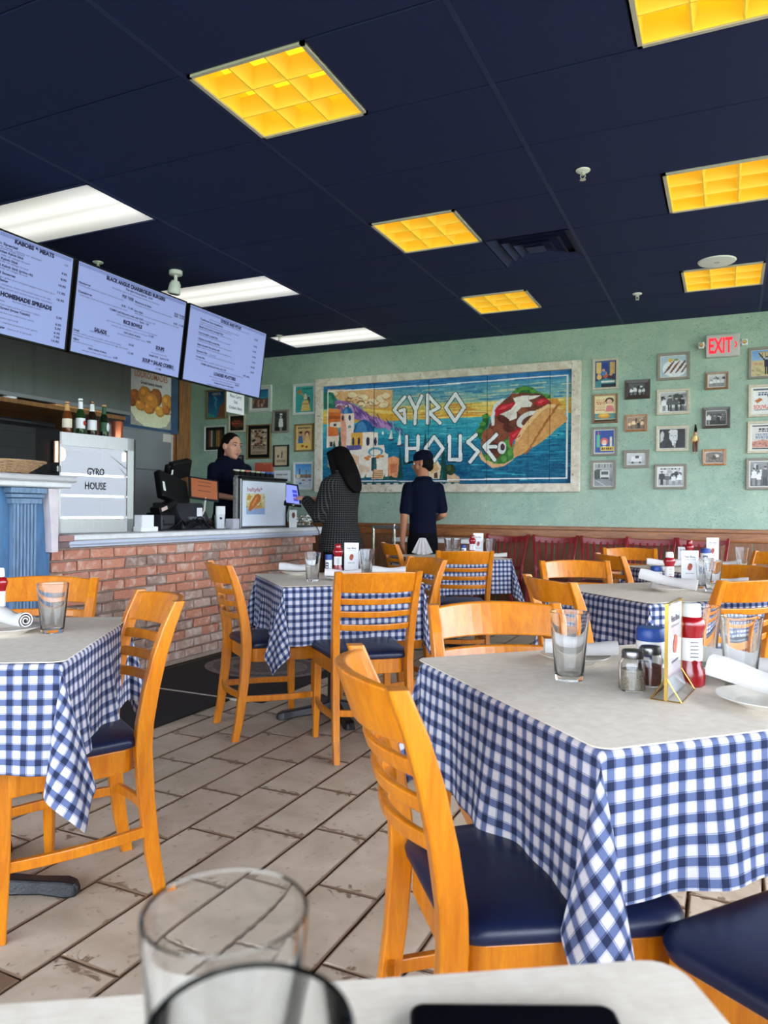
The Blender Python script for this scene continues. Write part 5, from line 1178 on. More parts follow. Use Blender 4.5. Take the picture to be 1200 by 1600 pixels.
        cv.grad(0, 1, (24, 60, 110), (50, 130, 160)); cv.poly([(.55, 1), (.7, .6), (.85, .52), (1, .4), (1, 1)], (150, 84, 60)); cv.ell(.45, .4, .17, .24, (40, 96, 140)); cv.line([(.36, .2), (.5, .3), (.42, .5), (.52, .68)], .05, (90, 150, 190)); cv.poly([(0, 1), (0, .8), (.3, .9), (.5, 1)], (60, 160, 170))
    elif kind == 'dark_food':
        cv.put(cv.V > -1, (46, 30, 26)); [cv.ell(r.random(), .3 + r.random() * .6, .14, .1, (r.randrange(90, 170), r.randrange(40, 90), 40)) for _ in range(18)]; cv.rect(0, .5, 1, .56, (180, 90, 60))
    elif kind == 'sky_village':
        cv.grad(0, .5, (30, 96, 150), (60, 150, 176)); cv.rect(0, .5, 1, 1, (110, 84, 80)); [cv.rect(x, .55 + (k % 3) * .1, x + .12, .75 + (k % 2) * .2, ((186, 130, 100), (90, 66, 70), (206, 170, 140))[k % 3]) for k, x in enumerate(np.linspace(0, .9, 9))]
    elif kind == 'books':
        cv.put(cv.V > -1, (30, 24, 22)); [cv.rect(.02 + k * .11, .08, .11 + k * .11, .92, c) for k, c in enumerate(((70, 34, 30), (140, 60, 46), (200, 190, 160), (60, 60, 44), (50, 40, 34), (150, 110, 50), (180, 130, 60), (90, 60, 40), (40, 34, 30)))]
    elif kind == 'athens':
        cv.put(cv.V > -1, (176, 150, 122)); [cv.ell(.5 + .38 * math.cos(k), .34 + .28 * math.sin(k * 1.7), .1, .05, ((60, 46, 40), (206, 186, 156), (120, 70, 56))[k % 3]) for k in range(26)]; cv.rect(.03, .64, .97, .66, (60, 46, 40)); scrib(cv, .08, .87, .92, .97, 2, (70, 50, 44), .012)
    elif kind == 'parchment':
        cv.put(cv.V > -1, (206, 186, 150)); fig(cv, .55, .62, .4, (120, 60, 50)); cv.ell(.25, .52, .07, .08, (90, 60, 44)); scrib(cv, .15, .7, .85, .85, 2, (90, 70, 56), .015)
    elif kind == 'dancers':
        cv.put(cv.V > -1, (62, 164, 158)); cv.poly([(.1, .2), (.25, .1), (.36, .2), (.22, .32)], (206, 130, 60)); fig(cv, .56, .72, .5, (226, 206, 170)); fig(cv, .74, .78, .45, (90, 60, 50)); cv.poly([(.3, .95), (.42, .55), (.72, .55), (.86, .95)], (226, 190, 110)); cv.rect(.36, .66, .8, .7, (150, 60, 50)); cv.line([(.3, .25), (.5, .4)], .04, (200, 150, 120)); scrib(cv, .4, .06, .95, .12, 1, (30, 70, 80), .02)
    elif kind == 'couple':
        cv.put(cv.V > -1, (226, 196, 130)); scrib(cv, .08, .04, .92, .14, 2, (110, 70, 50), .02); cv.rect(.1, .18, .9, .62, (206, 160, 110)); cv.poly([(.1, .72), (.16, .42), (.36, .42), (.46, .72)], (70, 110, 160)); cv.ell(.28, .34, .1, .09, (206, 150, 120)); cv.ell(.28, .28, .11, .05, (60, 40, 40)); cv.ell(.68, .34, .16, .12, (110, 40, 34)); cv.ell(.68, .38, .1, .09, (232, 186, 150)); cv.poly([(.52, .8), (.58, .5), (.8, .5), (.88, .8)], (230, 190, 120)); cv.ell(.5, .86, .42, .13, (232, 200, 90)); cv.ell(.4, .84, .1, .06, (170, 100, 50)); cv.ell(.65, .88, .1, .05, (190, 70, 50))
    elif kind == 'harbor':
        cv.grad(0, .45, (70, 140, 206), (140, 190, 220)); cv.rect(0, .45, 1, .6, (150, 120, 100)); cv.rect(0, .58, 1, 1, (196, 206, 216)); [cv.rect(x, .5 - h_, x + .04, .62, (60, 66, 80)) for x, h_ in ((.25, .3), (.65, .25), (.85, .1))]; [cv.ell(.1 + .2 * k, .68 + (k % 2) * .14, .1, .03, ((230, 226, 210), (70, 100, 150), (180, 90, 60))[k % 3]) for k in range(5)]; cv.rect(.05, .45, .3, .58, (226, 214, 190))
    cv.grain(9, 2); return cv
FR = {'cream': mat('cream_frame', rgb(206, 194, 170), 0.5, nscale=30, namt=0.15), 'brown': wood('brown_frame', rgb(160, 112, 72), rgb(116, 76, 46)), 'grey': mat('driftwood_frame', rgb(146, 138, 126), 0.6, nscale=40, namt=0.25, stretch=(1, 1, 6)), 'dark': wood('dark_brown_frame', rgb(66, 40, 32), rgb(40, 24, 20)),
      'orange': wood('orange_wood_frame', rgb(190, 120, 60), rgb(150, 90, 40)), 'white': mat('white_frame', rgb(214, 216, 212), 0.45), 'gold': mat('antique_gold_frame', rgb(150, 122, 78), 0.4, metal=0.3), 'black': mat('black_frame', rgb(30, 28, 28), 0.4)}
MATB = mat('white_mount_board', rgb(224, 222, 214), 0.8)
def picture(x0, x1, z0, z1, fk, kind, fw, mount, label, extra=None):
    w, h = x1 - x0, z1 - z0; y = WY
    t = empty('framed_picture', label, 'picture', ((x0 + x1) / 2, y, (z0 + z1) / 2)); t['group'] = 'framed pictures on the green wall'
    d = 0.024
    out = [(-w/2, -h/2), (w/2, -h/2), (w/2, h/2), (-w/2, h/2)]; inn = [(-w/2 + fw, -h/2 + fw), (w/2 - fw, -h/2 + fw), (w/2 - fw, h/2 - fw), (-w/2 + fw, h/2 - fw)]
    f = MB().rings([[(a, 0, b) for a, b in out], [(a, -d, b) for a, b in out], [(a * .985, -d - .004, b * .985) for a, b in out], [(a * 1.02, -d - .002, b * 1.02) for a, b in inn], [(a, -d + .008, b) for a, b in inn], [(a, -.008, b) for a, b in inn]], cap=False, smooth=False)
    f.obj('frame', FR[fk], t)
    iw, ih = w - 2 * fw, h - 2 * fw
    if mount: MB().b2((-iw/2, -0.010, -ih/2), (iw/2, -0.004, ih/2)).obj('mount', MAT['black_plastic'] if kind in ('athens', 'books', 'dark_food') else MATB, t)
    pw_, ph_ = iw - 2 * mount, ih - 2 * mount
    cw_ = 34; cv = art(kind, cw_, max(16, int(cw_ * ph_ / pw_)))
    pr = link('print', canvas_mesh('print', cv, pw_, ph_), MAT['print'], t, (0, -0.0112 if mount else -0.009, 0))
    if extra:
        m_ = MB(); text_mb(m_, extra[0], 0, extra[1] * ph_, extra[2] * pw_, extra[3], 0.0006, Matrix(((1, 0, 0, 0), (0, 0, -1, -0.0125), (0, 1, 0, 0), (0, 0, 0, 1))), 'CENTER'); m_.obj('lettering', extra[4], t)
    return t
PICS = [
 (-1.262, -1.012, 2.405, 2.717, 'cream', 'bistro', .022, 0, 'cream framed colourful bistro scene, topmost of the column beside the mural'),
 (-1.260, -1.014, 2.062, 2.36, 'brown', 'ad_woman', .02, 0, 'brown framed vintage advert of a woman above an orange dish'),
 (-1.267, -1.016, 1.731, 2.023, 'grey', 'ad_blue', .024, .01, 'grey framed blue advert with bottles and a red haired woman'),
 (-1.270, -1.025, 1.394, 1.686, 'grey', 'bw_bus', .024, .008, 'grey framed faded photo of a tram in a street'),
 (-0.947, -0.707, 2.291, 2.483, 'dark', 'bw_people', .038, 0, 'dark brown framed small photo of a crowd in a hall'),
 (-0.943, -0.731, 1.967, 2.136, 'orange', 'sepia_people', .022, .004, 'orange wood framed small sepia photo of people'),
 (-0.952, -0.709, 1.603, 1.782, 'grey', 'bw_van', .03, .006, 'small grey framed pale photo of a food wagon'),
 (-0.641, -0.343, 2.46, 2.726, 'grey', 'food', .026, .006, 'grey framed photo of grilled meat on a white plate'),
 (-0.643, -0.340, 2.12, 2.37, 'cream', 'bw_diner', .024, .008, 'cream framed photo of a cook at a long counter'),
 (-0.646, -0.348, 1.761, 2.011, 'cream', 'portrait', .024, .008, 'cream framed portrait of a white haired man in a suit'),
 (-0.657, -0.361, 1.392, 1.636, 'grey', 'bw_store', .022, .012, 'greyish framed photo of a shop front, lowest beside the figurine'),
 (-0.205, -0.005, 2.343, 2.508, 'brown', 'bw_street', .02, .008, 'small brown framed photo right below the exit sign'),
 (-0.227, 0.015, 1.971, 2.173, 'dark', 'bw_scene', .03, .006, 'dark double framed small photo beside the figurine'),
 (-0.223, -0.017, 1.617, 1.77, 'orange', 'sepia_bike', .02, .006, 'small brown framed sepia photo of a motorcycle'),
 (0.166, 0.43, 2.421, 2.714, 'grey', 'soldier', .024, .004, 'grey framed colour photo of a man before pale ruins, at the frame edge'),
 (0.169, 0.43, 2.063, 2.368, 'cream', 'souvlaki', .024, .016, 'cream framed white poster with orange souvlaki lettering'),
 (0.164, 0.43, 1.723, 2.025, 'cream', 'poster_txt', .024, .016, 'cream framed pale poster with blue text lines'),
 (0.157, 0.43, 1.383, 1.679, 'grey', 'bw_work', .024, .01, 'grey framed photo of men at work, lowest at the frame edge'),
 (-6.166, -5.85, 2.315, 2.695, 'gold', 'greece', .024, 0, 'gold framed deep blue travel poster of Greece', ('GREECE', .36, .5, .045, MAT['fixture'])),
 (-5.807, -5.55, 2.134, 2.362, 'cream', 'dark_food', .022, .02, 'cream framed dark food photo below the carry out sign'),
 (-5.495, -5.16, 2.372, 2.706, 'white', 'sky_village', .03, .02, 'white framed view of a hillside town under blue sky'),
 (-6.192, -5.845, 1.898, 2.229, 'white', 'books', .02, .025, 'white framed picture of old book spines'),
 (-5.522, -5.163, 1.785, 2.218, 'gold', 'athens', .016, .042, 'large gold and black framed poster lettered ATHENS', ('ATHENS', -.30, .75, .07, MAT['black_ink'])),
 (-5.138, -4.904, 2.102, 2.387, 'grey', 'bw_doctor', .024, .0, 'grey framed photo of a man in white with headgear'),
 (-5.123, -4.900, 1.684, 1.952, 'black', 'parchment', .018, .0, 'black framed parchment with a small figure'),
 (-4.843, -4.527, 2.308, 2.689, 'white', 'dancers', .028, .006, 'white framed teal poster of two dancers'),
 (-4.819, -4.548, 1.862, 2.199, 'gold', 'couple', .022, .0, 'gold framed yellow poster of a couple dining'),
 (-4.832, -4.547, 1.398, 1.735, 'white', 'harbor', .026, .0, 'white framed picture of a blue harbour'),
 (-5.70, -5.574, 1.645, 1.84, 'dark', 'bw_couple', .018, .0, 'small dark frame partly hidden behind the cashier'),
]
_rank = {}
for q in PICS:
    t = picture(*q)
    if q[5] == 'souvlaki':
        m_ = MB(); text_mb(m_, 'SOUVLAKI', 0, -0.075, 0.17, 0.05, 0.0016, Matrix(((1, 0, 0, 0), (0, 0, -1, -0.0125), (0, 1, 0, 0), (0, 0, 0, 1))), 'CENTER'); m_.obj('lettering', mat('orange_red_ink', rgb(214, 96, 50), 0.7), t)
    if q[4] in ('athens',): pass
# gold & black poster: black border inside the gold edge
ct_ = tag(MB().b2((-5.12, WY - 0.004, 1.502), (-4.878, WY, 1.636)).obj('paper_notice', MAT['paper_white']), 'white paper notice pinned under the black framed parchment', 'notice')
m_ = MB(); Mn = Matrix(((1, 0, 0, 0), (0, 0, -1, WY - 0.005), (0, 1, 0, 0), (0, 0, 0, 1)))
text_mb(m_, 'PLEASE WAIT', -5.0, 1.575, 0.17, 0.03, 0.0008, Mn, 'CENTER')
for k in range(3): text_mb(m_, 'to be seated by our host', -5.0, 1.55 - k * 0.016, 0.18, 0.013, 0, Mn, 'CENTER')
m_.obj('lettering', MAT['black_ink'], ct_)
oh = empty('orange_menu_holder', 'orange red menu holder on the wall behind the cashier', 'holder', (-5.25, WY, 1.68))
MB().prism([(-0.12, -0.05), (0.12, -0.06), (0.12, 0.04), (0.03, 0.03), (0.0, 0.045), (-0.12, 0.055)], -0.05, 0.0, 'y').obj('pocket', mat('orange_red_plastic', rgb(196, 88, 64), 0.5), oh)
MB().b2((-0.115, -0.03, -0.05), (0.115, -0.01, 0.06)).obj('menus', mat('tan_card', rgb(190, 130, 90), 0.6), oh)

# small wooden figurine hanging between the pictures
dl = empty('hanging_figurine', 'small hanging figurine with yellow body and brown legs between pictures', 'figurine', (-0.288, WY - 0.03, 1.73))
MB().tube([(0, 0.02, 0.285), (0.004, 0.0, 0.23), (0, 0, 0.2)], [.005, .013, .010], 8).obj('hair', MAT['hair'], dl)
MB().ell((0, 0, 0.195), (0.017, 0.016, 0.021)).obj('head', MAT['skin'], dl)
MB().ell((-0.004, 0, 0.145), (0.028, 0.018, 0.034)).obj('body', mat('cream_yellow_cloth', rgb(232, 206, 130), 0.7), dl)
lg = mat('maroon_brown_cloth', rgb(110, 60, 50), 0.7)
for s in (-1, 1):
    MB().tube([(s * .010, 0, .125), (s * .013, 0, .06), (s * .012, 0, .02)], [.011, .010, .008], 8).obj('leg', lg, dl)
    MB().ell((s * .013, -.006, .012), (.009, .016, .009)).obj('foot', MAT['fixture'], dl)
    MB().tube([(s * .022, 0, .165), (s * .034, -.006, .13), (s * .024, -.012, .105)], [.008, .007, .006], 8).obj('arm', MAT['skin'], dl)

# ------------------------------------------------------------------ exit sign
ex = empty('exit_sign', 'white EXIT sign with red letters and two emergency lamps', 'sign', (-0.056, WY, 2.752))
MB().b2((-0.147, -0.06, -0.107), (0.147, 0.0, 0.107)).obj('housing', mat('grey_white_sign', rgb(196, 192, 188), .45), ex, bevel=0.008)
m_ = MB(); Me = Matrix(((1, 0, 0, 0), (0, 0, -1, -0.0615), (0, 1, 0, 0), (0, 0, 0, 1)))
text_mb(m_, 'EXIT', -0.018, -0.068, 0.205, 0.20, 0.005, Me, 'CENTER')
rede = mat('red_exit_glow', rgb(226, 24, 44), 0.5, emit=rgb(240, 20, 48), estr=1.0)
m_.prism([(0.100, 0.03), (0.112, 0.03), (0.126, 0.0), (0.112, -0.03), (0.100, -0.03), (0.114, 0.0)], -0.0625, -0.0605, 'y'); m_.obj('letters', rede, ex)
for s in (-1, 1):
    MB().b2((s * 0.147, -0.04, 0.005), (s * 0.165, -0.02, 0.03)).obj('lamp_arm', MAT['white_plastic'], ex)
    l_ = MB().b2((s * 0.160, -0.07, -0.015), (s * 0.212, -0.015, 0.045)).obj('emergency_lamp', MAT['white_plastic'], ex, bevel=0.008)
    MB().lathe([(0, 0.012), (0.012, 0.012), (0.019, 0.004), (0.021, 0)], 18, M=Matrix.Translation((s * 0.186, -0.07, 0.015)) @ Matrix.Rotation(PI / 2, 4, 'X')).obj('lens', MAT['chrome'], l_)
# ------------------------------------------------------------------ ladder-back dining chair (front = +Y)
def sweep(path, hx, hy, name, m, parent, bevel=0.005, M=None):
    """square-section bar through points (x, y, z); hx, hy half sizes per point"""
    rings = []
    for i, (x, y, z) in enumerate(path):
        a = hx[i] if hasattr(hx, '__len__') else hx; b = hy[i] if hasattr(hy, '__len__') else hy
        rings.append([(x - a, y - b, z), (x + a, y - b, z), (x + a, y + b, z), (x - a, y + b, z)])
    return MB().rings(rings, smooth=False, M=M).obj(name, m, parent, bevel=bevel)
def back_y(z): return np.interp(z, [0, .12, .3, .45, .52, .62, .72, .80, .875], [-.245, -.222, -.200, -.190, -.193, -.209, -.232, -.257, -.288])
def back_x(z): return np.interp(z, [0, .45, .875], [.182, .178, .192])
def seat_outline(inset=0.0, n=9):
    wr, wf, yr, yf, r = .186 - inset, .214 - inset, -.185 + inset, .212 - inset, .055
    P = []
    for (cx, cy, a0) in ((wf - r, yf - r, 0), (-wf + r, yf - r, PI/2), (-wr + r, yr + r, PI), (wr - r, yr + r, 1.5*PI)):
        for k in range(n):
            a = a0 + (PI/2) * k / (n - 1); P.append((cx + r * math.cos(a), cy + r * math.sin(a)))
    return [(x, y + (0.018 * (1 - (x / wf) ** 2) if y > 0 else 0)) for x, y in P]
def rail_bar(name, z0, z1, m, parent, x, y0, sag, th, crown=0.0, n=12):
    rings = []
    for k in range(n + 1):
        t = -1 + 2 * k / n; xx = t * x; yy = back_y((z0 + z1) / 2) + y0 - sag * (1 - t * t); c = crown * (1 - t * t)
        lean = (back_y(z1) - back_y(z0))
        rings.append([(xx, yy - th/2 - lean/2, z0), (xx, yy + th/2 - lean/2, z0), (xx, yy + th/2 + lean/2, z1 + c), (xx, yy - th/2 + lean/2, z1 + c)])
    return MB().rings(rings, smooth=False).obj(name, m, parent, bevel=0.0045)
def make_chair(name, label, wd, vin):
    t = empty(name, label, 'chair'); t['group'] = 'ladder back dining chairs'
    zs = [0, .12, .3, .45, .52, .62, .72, .80, .875]
    for s in (-1, 1):
        sweep([(s * back_x(z), back_y(z), z) for z in zs], [.0145, .016, .017, .0175, .0175, .0172, .017, .0165, .015], [.018, .021, .023, .0245, .0245, .0235, .022, .020, .017], 'leg', wd, t)
    for s in (-1, 1):
        sweep([(s * .190, .182, 0), (s * .186, .178, .2), (s * .183, .176, .45)], [.0135, .018, .0195], [.0135, .018, .0195], 'leg', wd, t)
    o = seat_outline(0.008)
    MB().prism(o, .382, .452).obj('seat_frame', wd, t, bevel=0.004)
    lay = []
    for z, q in ((.452, .004), (.458, -.004), (.470, -.006), (.482, -.001), (.490, .012)): lay.append([(x, y, z) for x, y in seat_outline(q)])
    top = seat_outline(.012)
    for f, z in ((.72, .497), (.4, .501), (.12, .502)): lay.append([(x * f, .012 + (y - .012) * f, z) for x, y in top])
    MB().rings(lay, cap=True, smooth=True).obj('seat', vin, t)
    rail_bar('crest_rail', .778, .868, wd, t, .187, .006, .068, .022, .008)
    for z in (.722, .662, .600): rail_bar('slat', z, z + .029, wd, t, .181, .004, .057, .017)
    for s in (-1, 1):
        pts = [(s * (.186 + .018 * math.sin(PI * k / 8)), .178 - .385 * k / 8, .195 + .012 * (k / 8)) for k in range(9)]
        sweep_bar = MB()
        rr = [[(x - .009, y, z - .015), (x + .009, y, z - .015), (x + .009, y, z + .015), (x - .009, y, z + .015)] for x, y, z in pts]
        sweep_bar.rings(rr, smooth=False).obj('stretcher', wd, t, bevel=0.003)
    rr = [[(x, -.207 - .03 * (1 - (x / .18) ** 2) - .009, .205), (x, -.207 - .03 * (1 - (x / .18) ** 2) + .009, .205), (x, -.207 - .03 * (1 - (x / .18) ** 2) + .009, .235), (x, -.207 - .03 * (1 - (x / .18) ** 2) - .009, .235)] for x in np.linspace(-.18, .18, 9)]
    MB().rings(rr, smooth=False).obj('stretcher', wd, t, bevel=0.003)
    return t
CH = [
 ('A', -1.797, 1.598, 149.3, 'honey wood ladder back chair tucked under the gingham table next to the blue bar'),
 ('B', -2.299, 1.837, 210.0, 'honey wood chair against the brick counter, seen behind the table with the single glass'),
 ('C', -2.195, 3.324, -38.2, 'honey wood ladder back chair standing partly on the black floor mat'),
 ('D', -1.625, 3.257, 41.9, 'honey wood chair with its full ladder back toward us at the middle gingham table'),
 ('E', -0.346, 1.374, -53.2, 'big honey wood ladder back chair with dark seat, nearest to the viewer'),
 ('F', -0.463, 1.923, 215.8, 'honey wood chair across the near table, behind the single pint glass'),
 ('G', -1.780, 3.834, 142.6, 'honey wood chair turned sideways at the far corner of the middle table'),
 ('H', -1.817, 5.235, 28.9, 'honey wood ladder back chair before the far table with the standing napkin'),
 ('I', -2.398, 5.936, -48.8, 'small far honey wood chair beside the capped waiter, facing right'),
 ('J', -0.464, 3.297, -48.9, 'honey wood chair at the near corner of the table with the tilted napkin plate'),
 ('K', -0.640, 4.060, 212.0, 'pale honey wood chair behind the second gingham table, in front of the red chairs'),
 ('L', -0.470, 5.267, -58.0, 'small honey wood chair angled beside the farthest gingham table'),
 ('M', -0.620, 5.850, 196.0, 'honey wood chair behind the farthest table, overlapping a red chair'),
 ('N', -0.114, 3.719, 50.0, 'honey wood chair with plain back at the frame edge, front one of two'),
 ('O', -0.087, 4.194, 140.0, 'honey wood chair at the frame edge, directly behind another chair back'),
 ('P', 0.150, 5.940, 138.0, 'honey wood chair of which only one post shows at the frame edge by the wall'),
 ('Q', 0.200, 1.290, 52.0, 'honey wood chair whose dark seat shows under the near tablecloth, lower corner'),
]
chair0 = None
CHP = {}
for k, x, y, a, lab in CH:
    CHP[k] = (x, y, math.radians(a))
    if chair0 is None:
        chair0 = make_chair('dining_chair', lab, MAT['chair_wood'], MAT['vinyl']); chair0.location = (x, y, 0); chair0.rotation_euler = (0, 0, math.radians(a))
    else: dup(chair0, (x, y, 0), math.radians(a), lab)

# ------------------------------------------------------------------ red slat-back chairs along the wall
def make_red(label):
    t = empty('red_chair', label, 'chair'); t['group'] = 'red slat back chairs along the wall'
    wd = MAT['red_wood']
    zs = [0, .2, .45, .6, .75, .92]; yb = [-.23, -.20, -.185, -.20, -.235, -.285]; xb = [.17, .175, .178, .185, .20, .222]
    for s in (-1, 1): sweep([(s * x, y, z) for x, y, z in zip(xb, yb, zs)], .015, .018, 'leg', wd, t)
    for s in (-1, 1): sweep([(s * .19, .18, 0), (s * .185, .178, .45)], [.014, .019], [.014, .019], 'leg', wd, t)
    MB().prism(seat_outline(0.008), .40, .455).obj('seat_frame', wd, t, bevel=.004)
    MB().rings([[(x, y, z) for x, y in seat_outline(q)] for z, q in ((.455, .002), (.47, -.003), (.485, .01))]).obj('seat', MAT['dark_vinyl'], t)
    def cur(name, z0, z1, w, y, sag, th, crown):
        rr = []
        for k in range(11):
            u = -1 + k / 5; yy = y - sag * (1 - u * u); c = crown * (1 - u * u)
            rr.append([(u * w, yy - th/2, z0 + c), (u * w, yy + th/2, z0 + c), (u * w, yy + th/2, z1 + c), (u * w, yy - th/2, z1 + c)])
        MB().rings(rr, smooth=False).obj(name, wd, t, bevel=.003)
    cur('crest_rail', .845, .905, .212, -.268, .03, .02, -.014); cur('lower_rail', .555, .585, .182, -.195, .02, .018, 0)
    for k in range(6):
        u = -1 + 2 * (k + .5) / 6; q = 1 - u * u
        sweep([(u * .165, -.195 - .02 * q, .57), (u * .180, -.227 - .025 * q, .72), (u * .195, -.262 - .03 * q, .86)], .010, .006, 'slat', wd, t, .002)
    for s in (-1, 1): MB().b2((s * .18 - .009, -.2, .2), (s * .18 + .009, .18, .225)).obj('stretcher', wd, t)
    return t
red0 = None
for k, (x, y, a, lab) in enumerate([(-2.12, 7.38, 178, 'red slat back chair behind the far table, leftmost of the red row'), (-1.60, 7.38, 181, 'red slat back chair, second in the row along the wainscot'), (-1.12, 7.36, 179, 'red slat back chair, third in the row, behind the pale wood chair'), (-0.67, 7.38, 181, 'red slat back chair below the framed photos, behind a yellow chair'), (-0.21, 7.38, 180, 'red slat back chair behind the red capped ketchup bottle')]):
    a = math.radians(a)
    if red0 is None: red0 = make_red(lab); red0.location = (x, y, 0); red0.rotation_euler = (0, 0, a)
    else: dup(red0, (x, y, 0), a, lab)

# ------------------------------------------------------------------ tables and draped cloths
TOP = 0.762; HS = 0.381
def drape(L, seed, half=(HS, HS), off=(0, 0)):
    """square cloth over a square top: sides hang with soft ripples, each corner's quarter of cloth closes into one hanging flute"""
    r = np.random.default_rng(seed); R = 0.010
    hx, hy = half[0] - R, half[1] - R
    def axis(h, o): return np.concatenate([np.linspace(-L/2 + o, -h, 22)[:-1], np.linspace(-h, h, 33), np.linspace(h, L/2 + o, 22)[1:]])
    gu, gv = np.meshgrid(axis(hx, off[0]), axis(hy, off[1]), indexing='ij')
    a = np.maximum(np.abs(gu) - hx, 0); b = np.maximum(np.abs(gv) - hy, 0); su, sv = np.sign(gu), np.sign(gv)
    def over(s):                                           # arc-length s past the edge -> (outward, down)
        q = np.minimum(s, R * PI / 2); return R * np.sin(q / R), R * (1 - np.cos(q / R)) + np.maximum(s - R * PI / 2, 0)
    x = np.clip(gu, -hx, hx); y = np.clip(gv, -hy, hy); z = np.zeros_like(gu)
    ph = r.uniform(0, 6.28, 12)
    def ripple(t, h, d, k):
        w = np.cos(np.clip(t / h, -1, 1) * PI / 2) ** 0.6; g = np.clip(d / .27, 0, 1.3) ** 1.3
        return g * (.016 * np.sin(t * 19 + ph[k]) * w + .008 * np.sin(t * 41 + ph[k + 4]) * w + .012)
    for s in (-1, 1):
        m = (su == s) & (a > 0) & (b == 0); o, d = over(a[m]); x[m] = s * (hx + o + ripple(gv[m], hy, d, 0 if s > 0 else 1)); z[m] = -d
        m = (sv == s) & (b > 0) & (a == 0); o, d = over(b[m]); y[m] = s * (hy + o + ripple(gu[m], hx, d, 2 if s > 0 else 3)); z[m] = -d
    k = 0
    for sx_ in (-1, 1):
        for sy_ in (-1, 1):
            m = (su == sx_) & (sv == sy_) & (a > 0) & (b > 0); A, B = a[m], b[m]
            rr = np.hypot(A, B); phi = np.arctan2(B, A); o, d = over(rr)
            th = 4 * phi; be = math.asin(.25); flat, wide = r.uniform(.36, .5), r.uniform(.85, 1.0)
            # closed cone: one generator hangs plumb under the corner, the opposite one leans out
            c1, s1 = math.cos(be), math.sin(be)
            dn = c1 * c1 + s1 * s1 * np.cos(th); out = (c1 * s1 - c1 * s1 * np.cos(th)) * flat; tan = s1 * np.sin(th) * wide
            wob = 1 + .25 * np.sin(3 * th + ph[8 + k]) * np.sin(phi * 2)
            g = np.clip(d / .27, 0, 1.3) ** 1.3 * .012; e = out * d * wob
            ex, ey = sx_ / math.sqrt(2), sy_ / math.sqrt(2); fx, fy = -sx_ / math.sqrt(2), sy_ / math.sqrt(2)
            x[m] = sx_ * (hx + o * np.cos(phi) + g * np.cos(phi) ** 2) + ex * e + fx * tan * d
            y[m] = sy_ * (hy + o * np.sin(phi) + g * np.sin(phi) ** 2) + ey * e + fy * tan * d
            z[m] = -d * (dn * .15 + .85) * 1.03; k += 1
    return np.stack([x, y, z + TOP + .001], -1), np.stack([gu, gv], -1)
def cloth_mesh(p, uv, name='tablecloth'):
    n, k = p.shape[:2]; me = bpy.data.meshes.new(name)
    idx = np.arange(n * k).reshape(n, k)
    f = np.stack([idx[:-1, :-1], idx[1:, :-1], idx[1:, 1:], idx[:-1, 1:]], -1).reshape(-1, 4)
    me.from_pydata(p.reshape(-1, 3).tolist(), [], f.tolist())
    ul = me.uv_layers.new(name='UVMap'); fl = f.reshape(-1); ul.data.foreach_set('uv', (uv.reshape(-1, 2)[fl] + 3.0).ravel().astype(np.float32))
    me.polygons.foreach_set('use_smooth', [True] * len(f)); me.materials.append(MAT['gingham']); return me
def rounded(hx, hy, r, n=6):
    P = []
    for cx, cy, a0 in ((hx - r, hy - r, 0), (-hx + r, hy - r, PI/2), (-hx + r, -hy + r, PI), (hx - r, -hy + r, 1.5 * PI)):
        for k in range(n): a = a0 + PI/2 * k / (n - 1); P.append((cx + r * math.cos(a), cy + r * math.sin(a)))
    return P
def table(x, y, a, chairs, seed, lt, lc, lp, L=1.30, off=(0, 0), half=(HS, HS)):
    a = math.radians(a)
    t = empty('dining_table', lt, 'table', (x, y, 0), a); t['group'] = 'pedestal tables under gingham cloths'
    MB().prism(rounded(half[0] - .03, half[1] - .03, .03), TOP - .034, TOP - .008).obj('tabletop', MAT['panel_wood'], t)
    MB().lathe([(0, .05), (.05, .05), (.042, .075), (.036, .09), (.036, .70), (.08, .715), (.08, .728), (0, .728)], 20).obj('column', MAT['black_iron'], t)
    for k in range(4):
        c, s = math.cos(k * PI/2), math.sin(k * PI/2)
        rr = []
        for d, w, z0, z1 in ((.02, .038, .02, .085), (.12, .034, .018, .062), (.22, .030, .012, .05), (.29, .034, .0, .045), (.315, .028, .0, .036), (.325, .014, .004, .022)):
            rr.append([(d, -w, z0), (d, w, z0), (d, w * .7, z1), (d, -w * .7, z1)])
        MB().rings(rr, smooth=False, M=Matrix.Rotation(k * PI/2, 4, 'Z')).obj('foot', MAT['black_iron'], t, bevel=.006)
    p, uv = drape(L, seed, half, off)
    c = tag(link('tablecloth', cloth_mesh(p, uv), None, None, (x, y, 0), (0, 0, a), subsurf=1), lc, 'tablecloth', 'gingham tablecloths')
    s = MB().prism(rounded(half[0] + .006, half[1] + .006, .03), TOP + .0045, TOP + .0065)
    tag(s.obj('table_paper', MAT['paper'], None, (x, y, 0), (0, 0, a)), lp, 'table cover', 'off white paper covers')
TB = {1: (-.182, 1.776, 45), 2: (-2.0, 3.664, 45), 3: (-.305, 3.874, 46), 4: (-2.12, 5.90, 45), 5: (-.15, 5.60, 45), 0: (-2.020, 1.452, 32)}
def near(tn, u, v, z=0.7695):
    """point on table tn: u, v in metres along its own edges"""
    x, y, a = TB[tn]; a = math.radians(a); return (x + u * math.cos(a) - v * math.sin(a), y + u * math.sin(a) + v * math.cos(a), z)
table(*TB[1], ['E', 'F', 'Q'], 3, 'pedestal table nearest on the window side, carrying the gold menu stand', 'blue and white gingham cloth hanging on the table with the gold menu stand', 'off white paper on the table with the gold menu stand', off=(0.0, 0.02))
table(*TB[0], ['A', 'B'], 4, 'pedestal table next to the blue bar, cut by the frame edge', 'gingham cloth hanging in deep folds on the table next to the blue bar', 'off white paper on the table next to the blue bar')
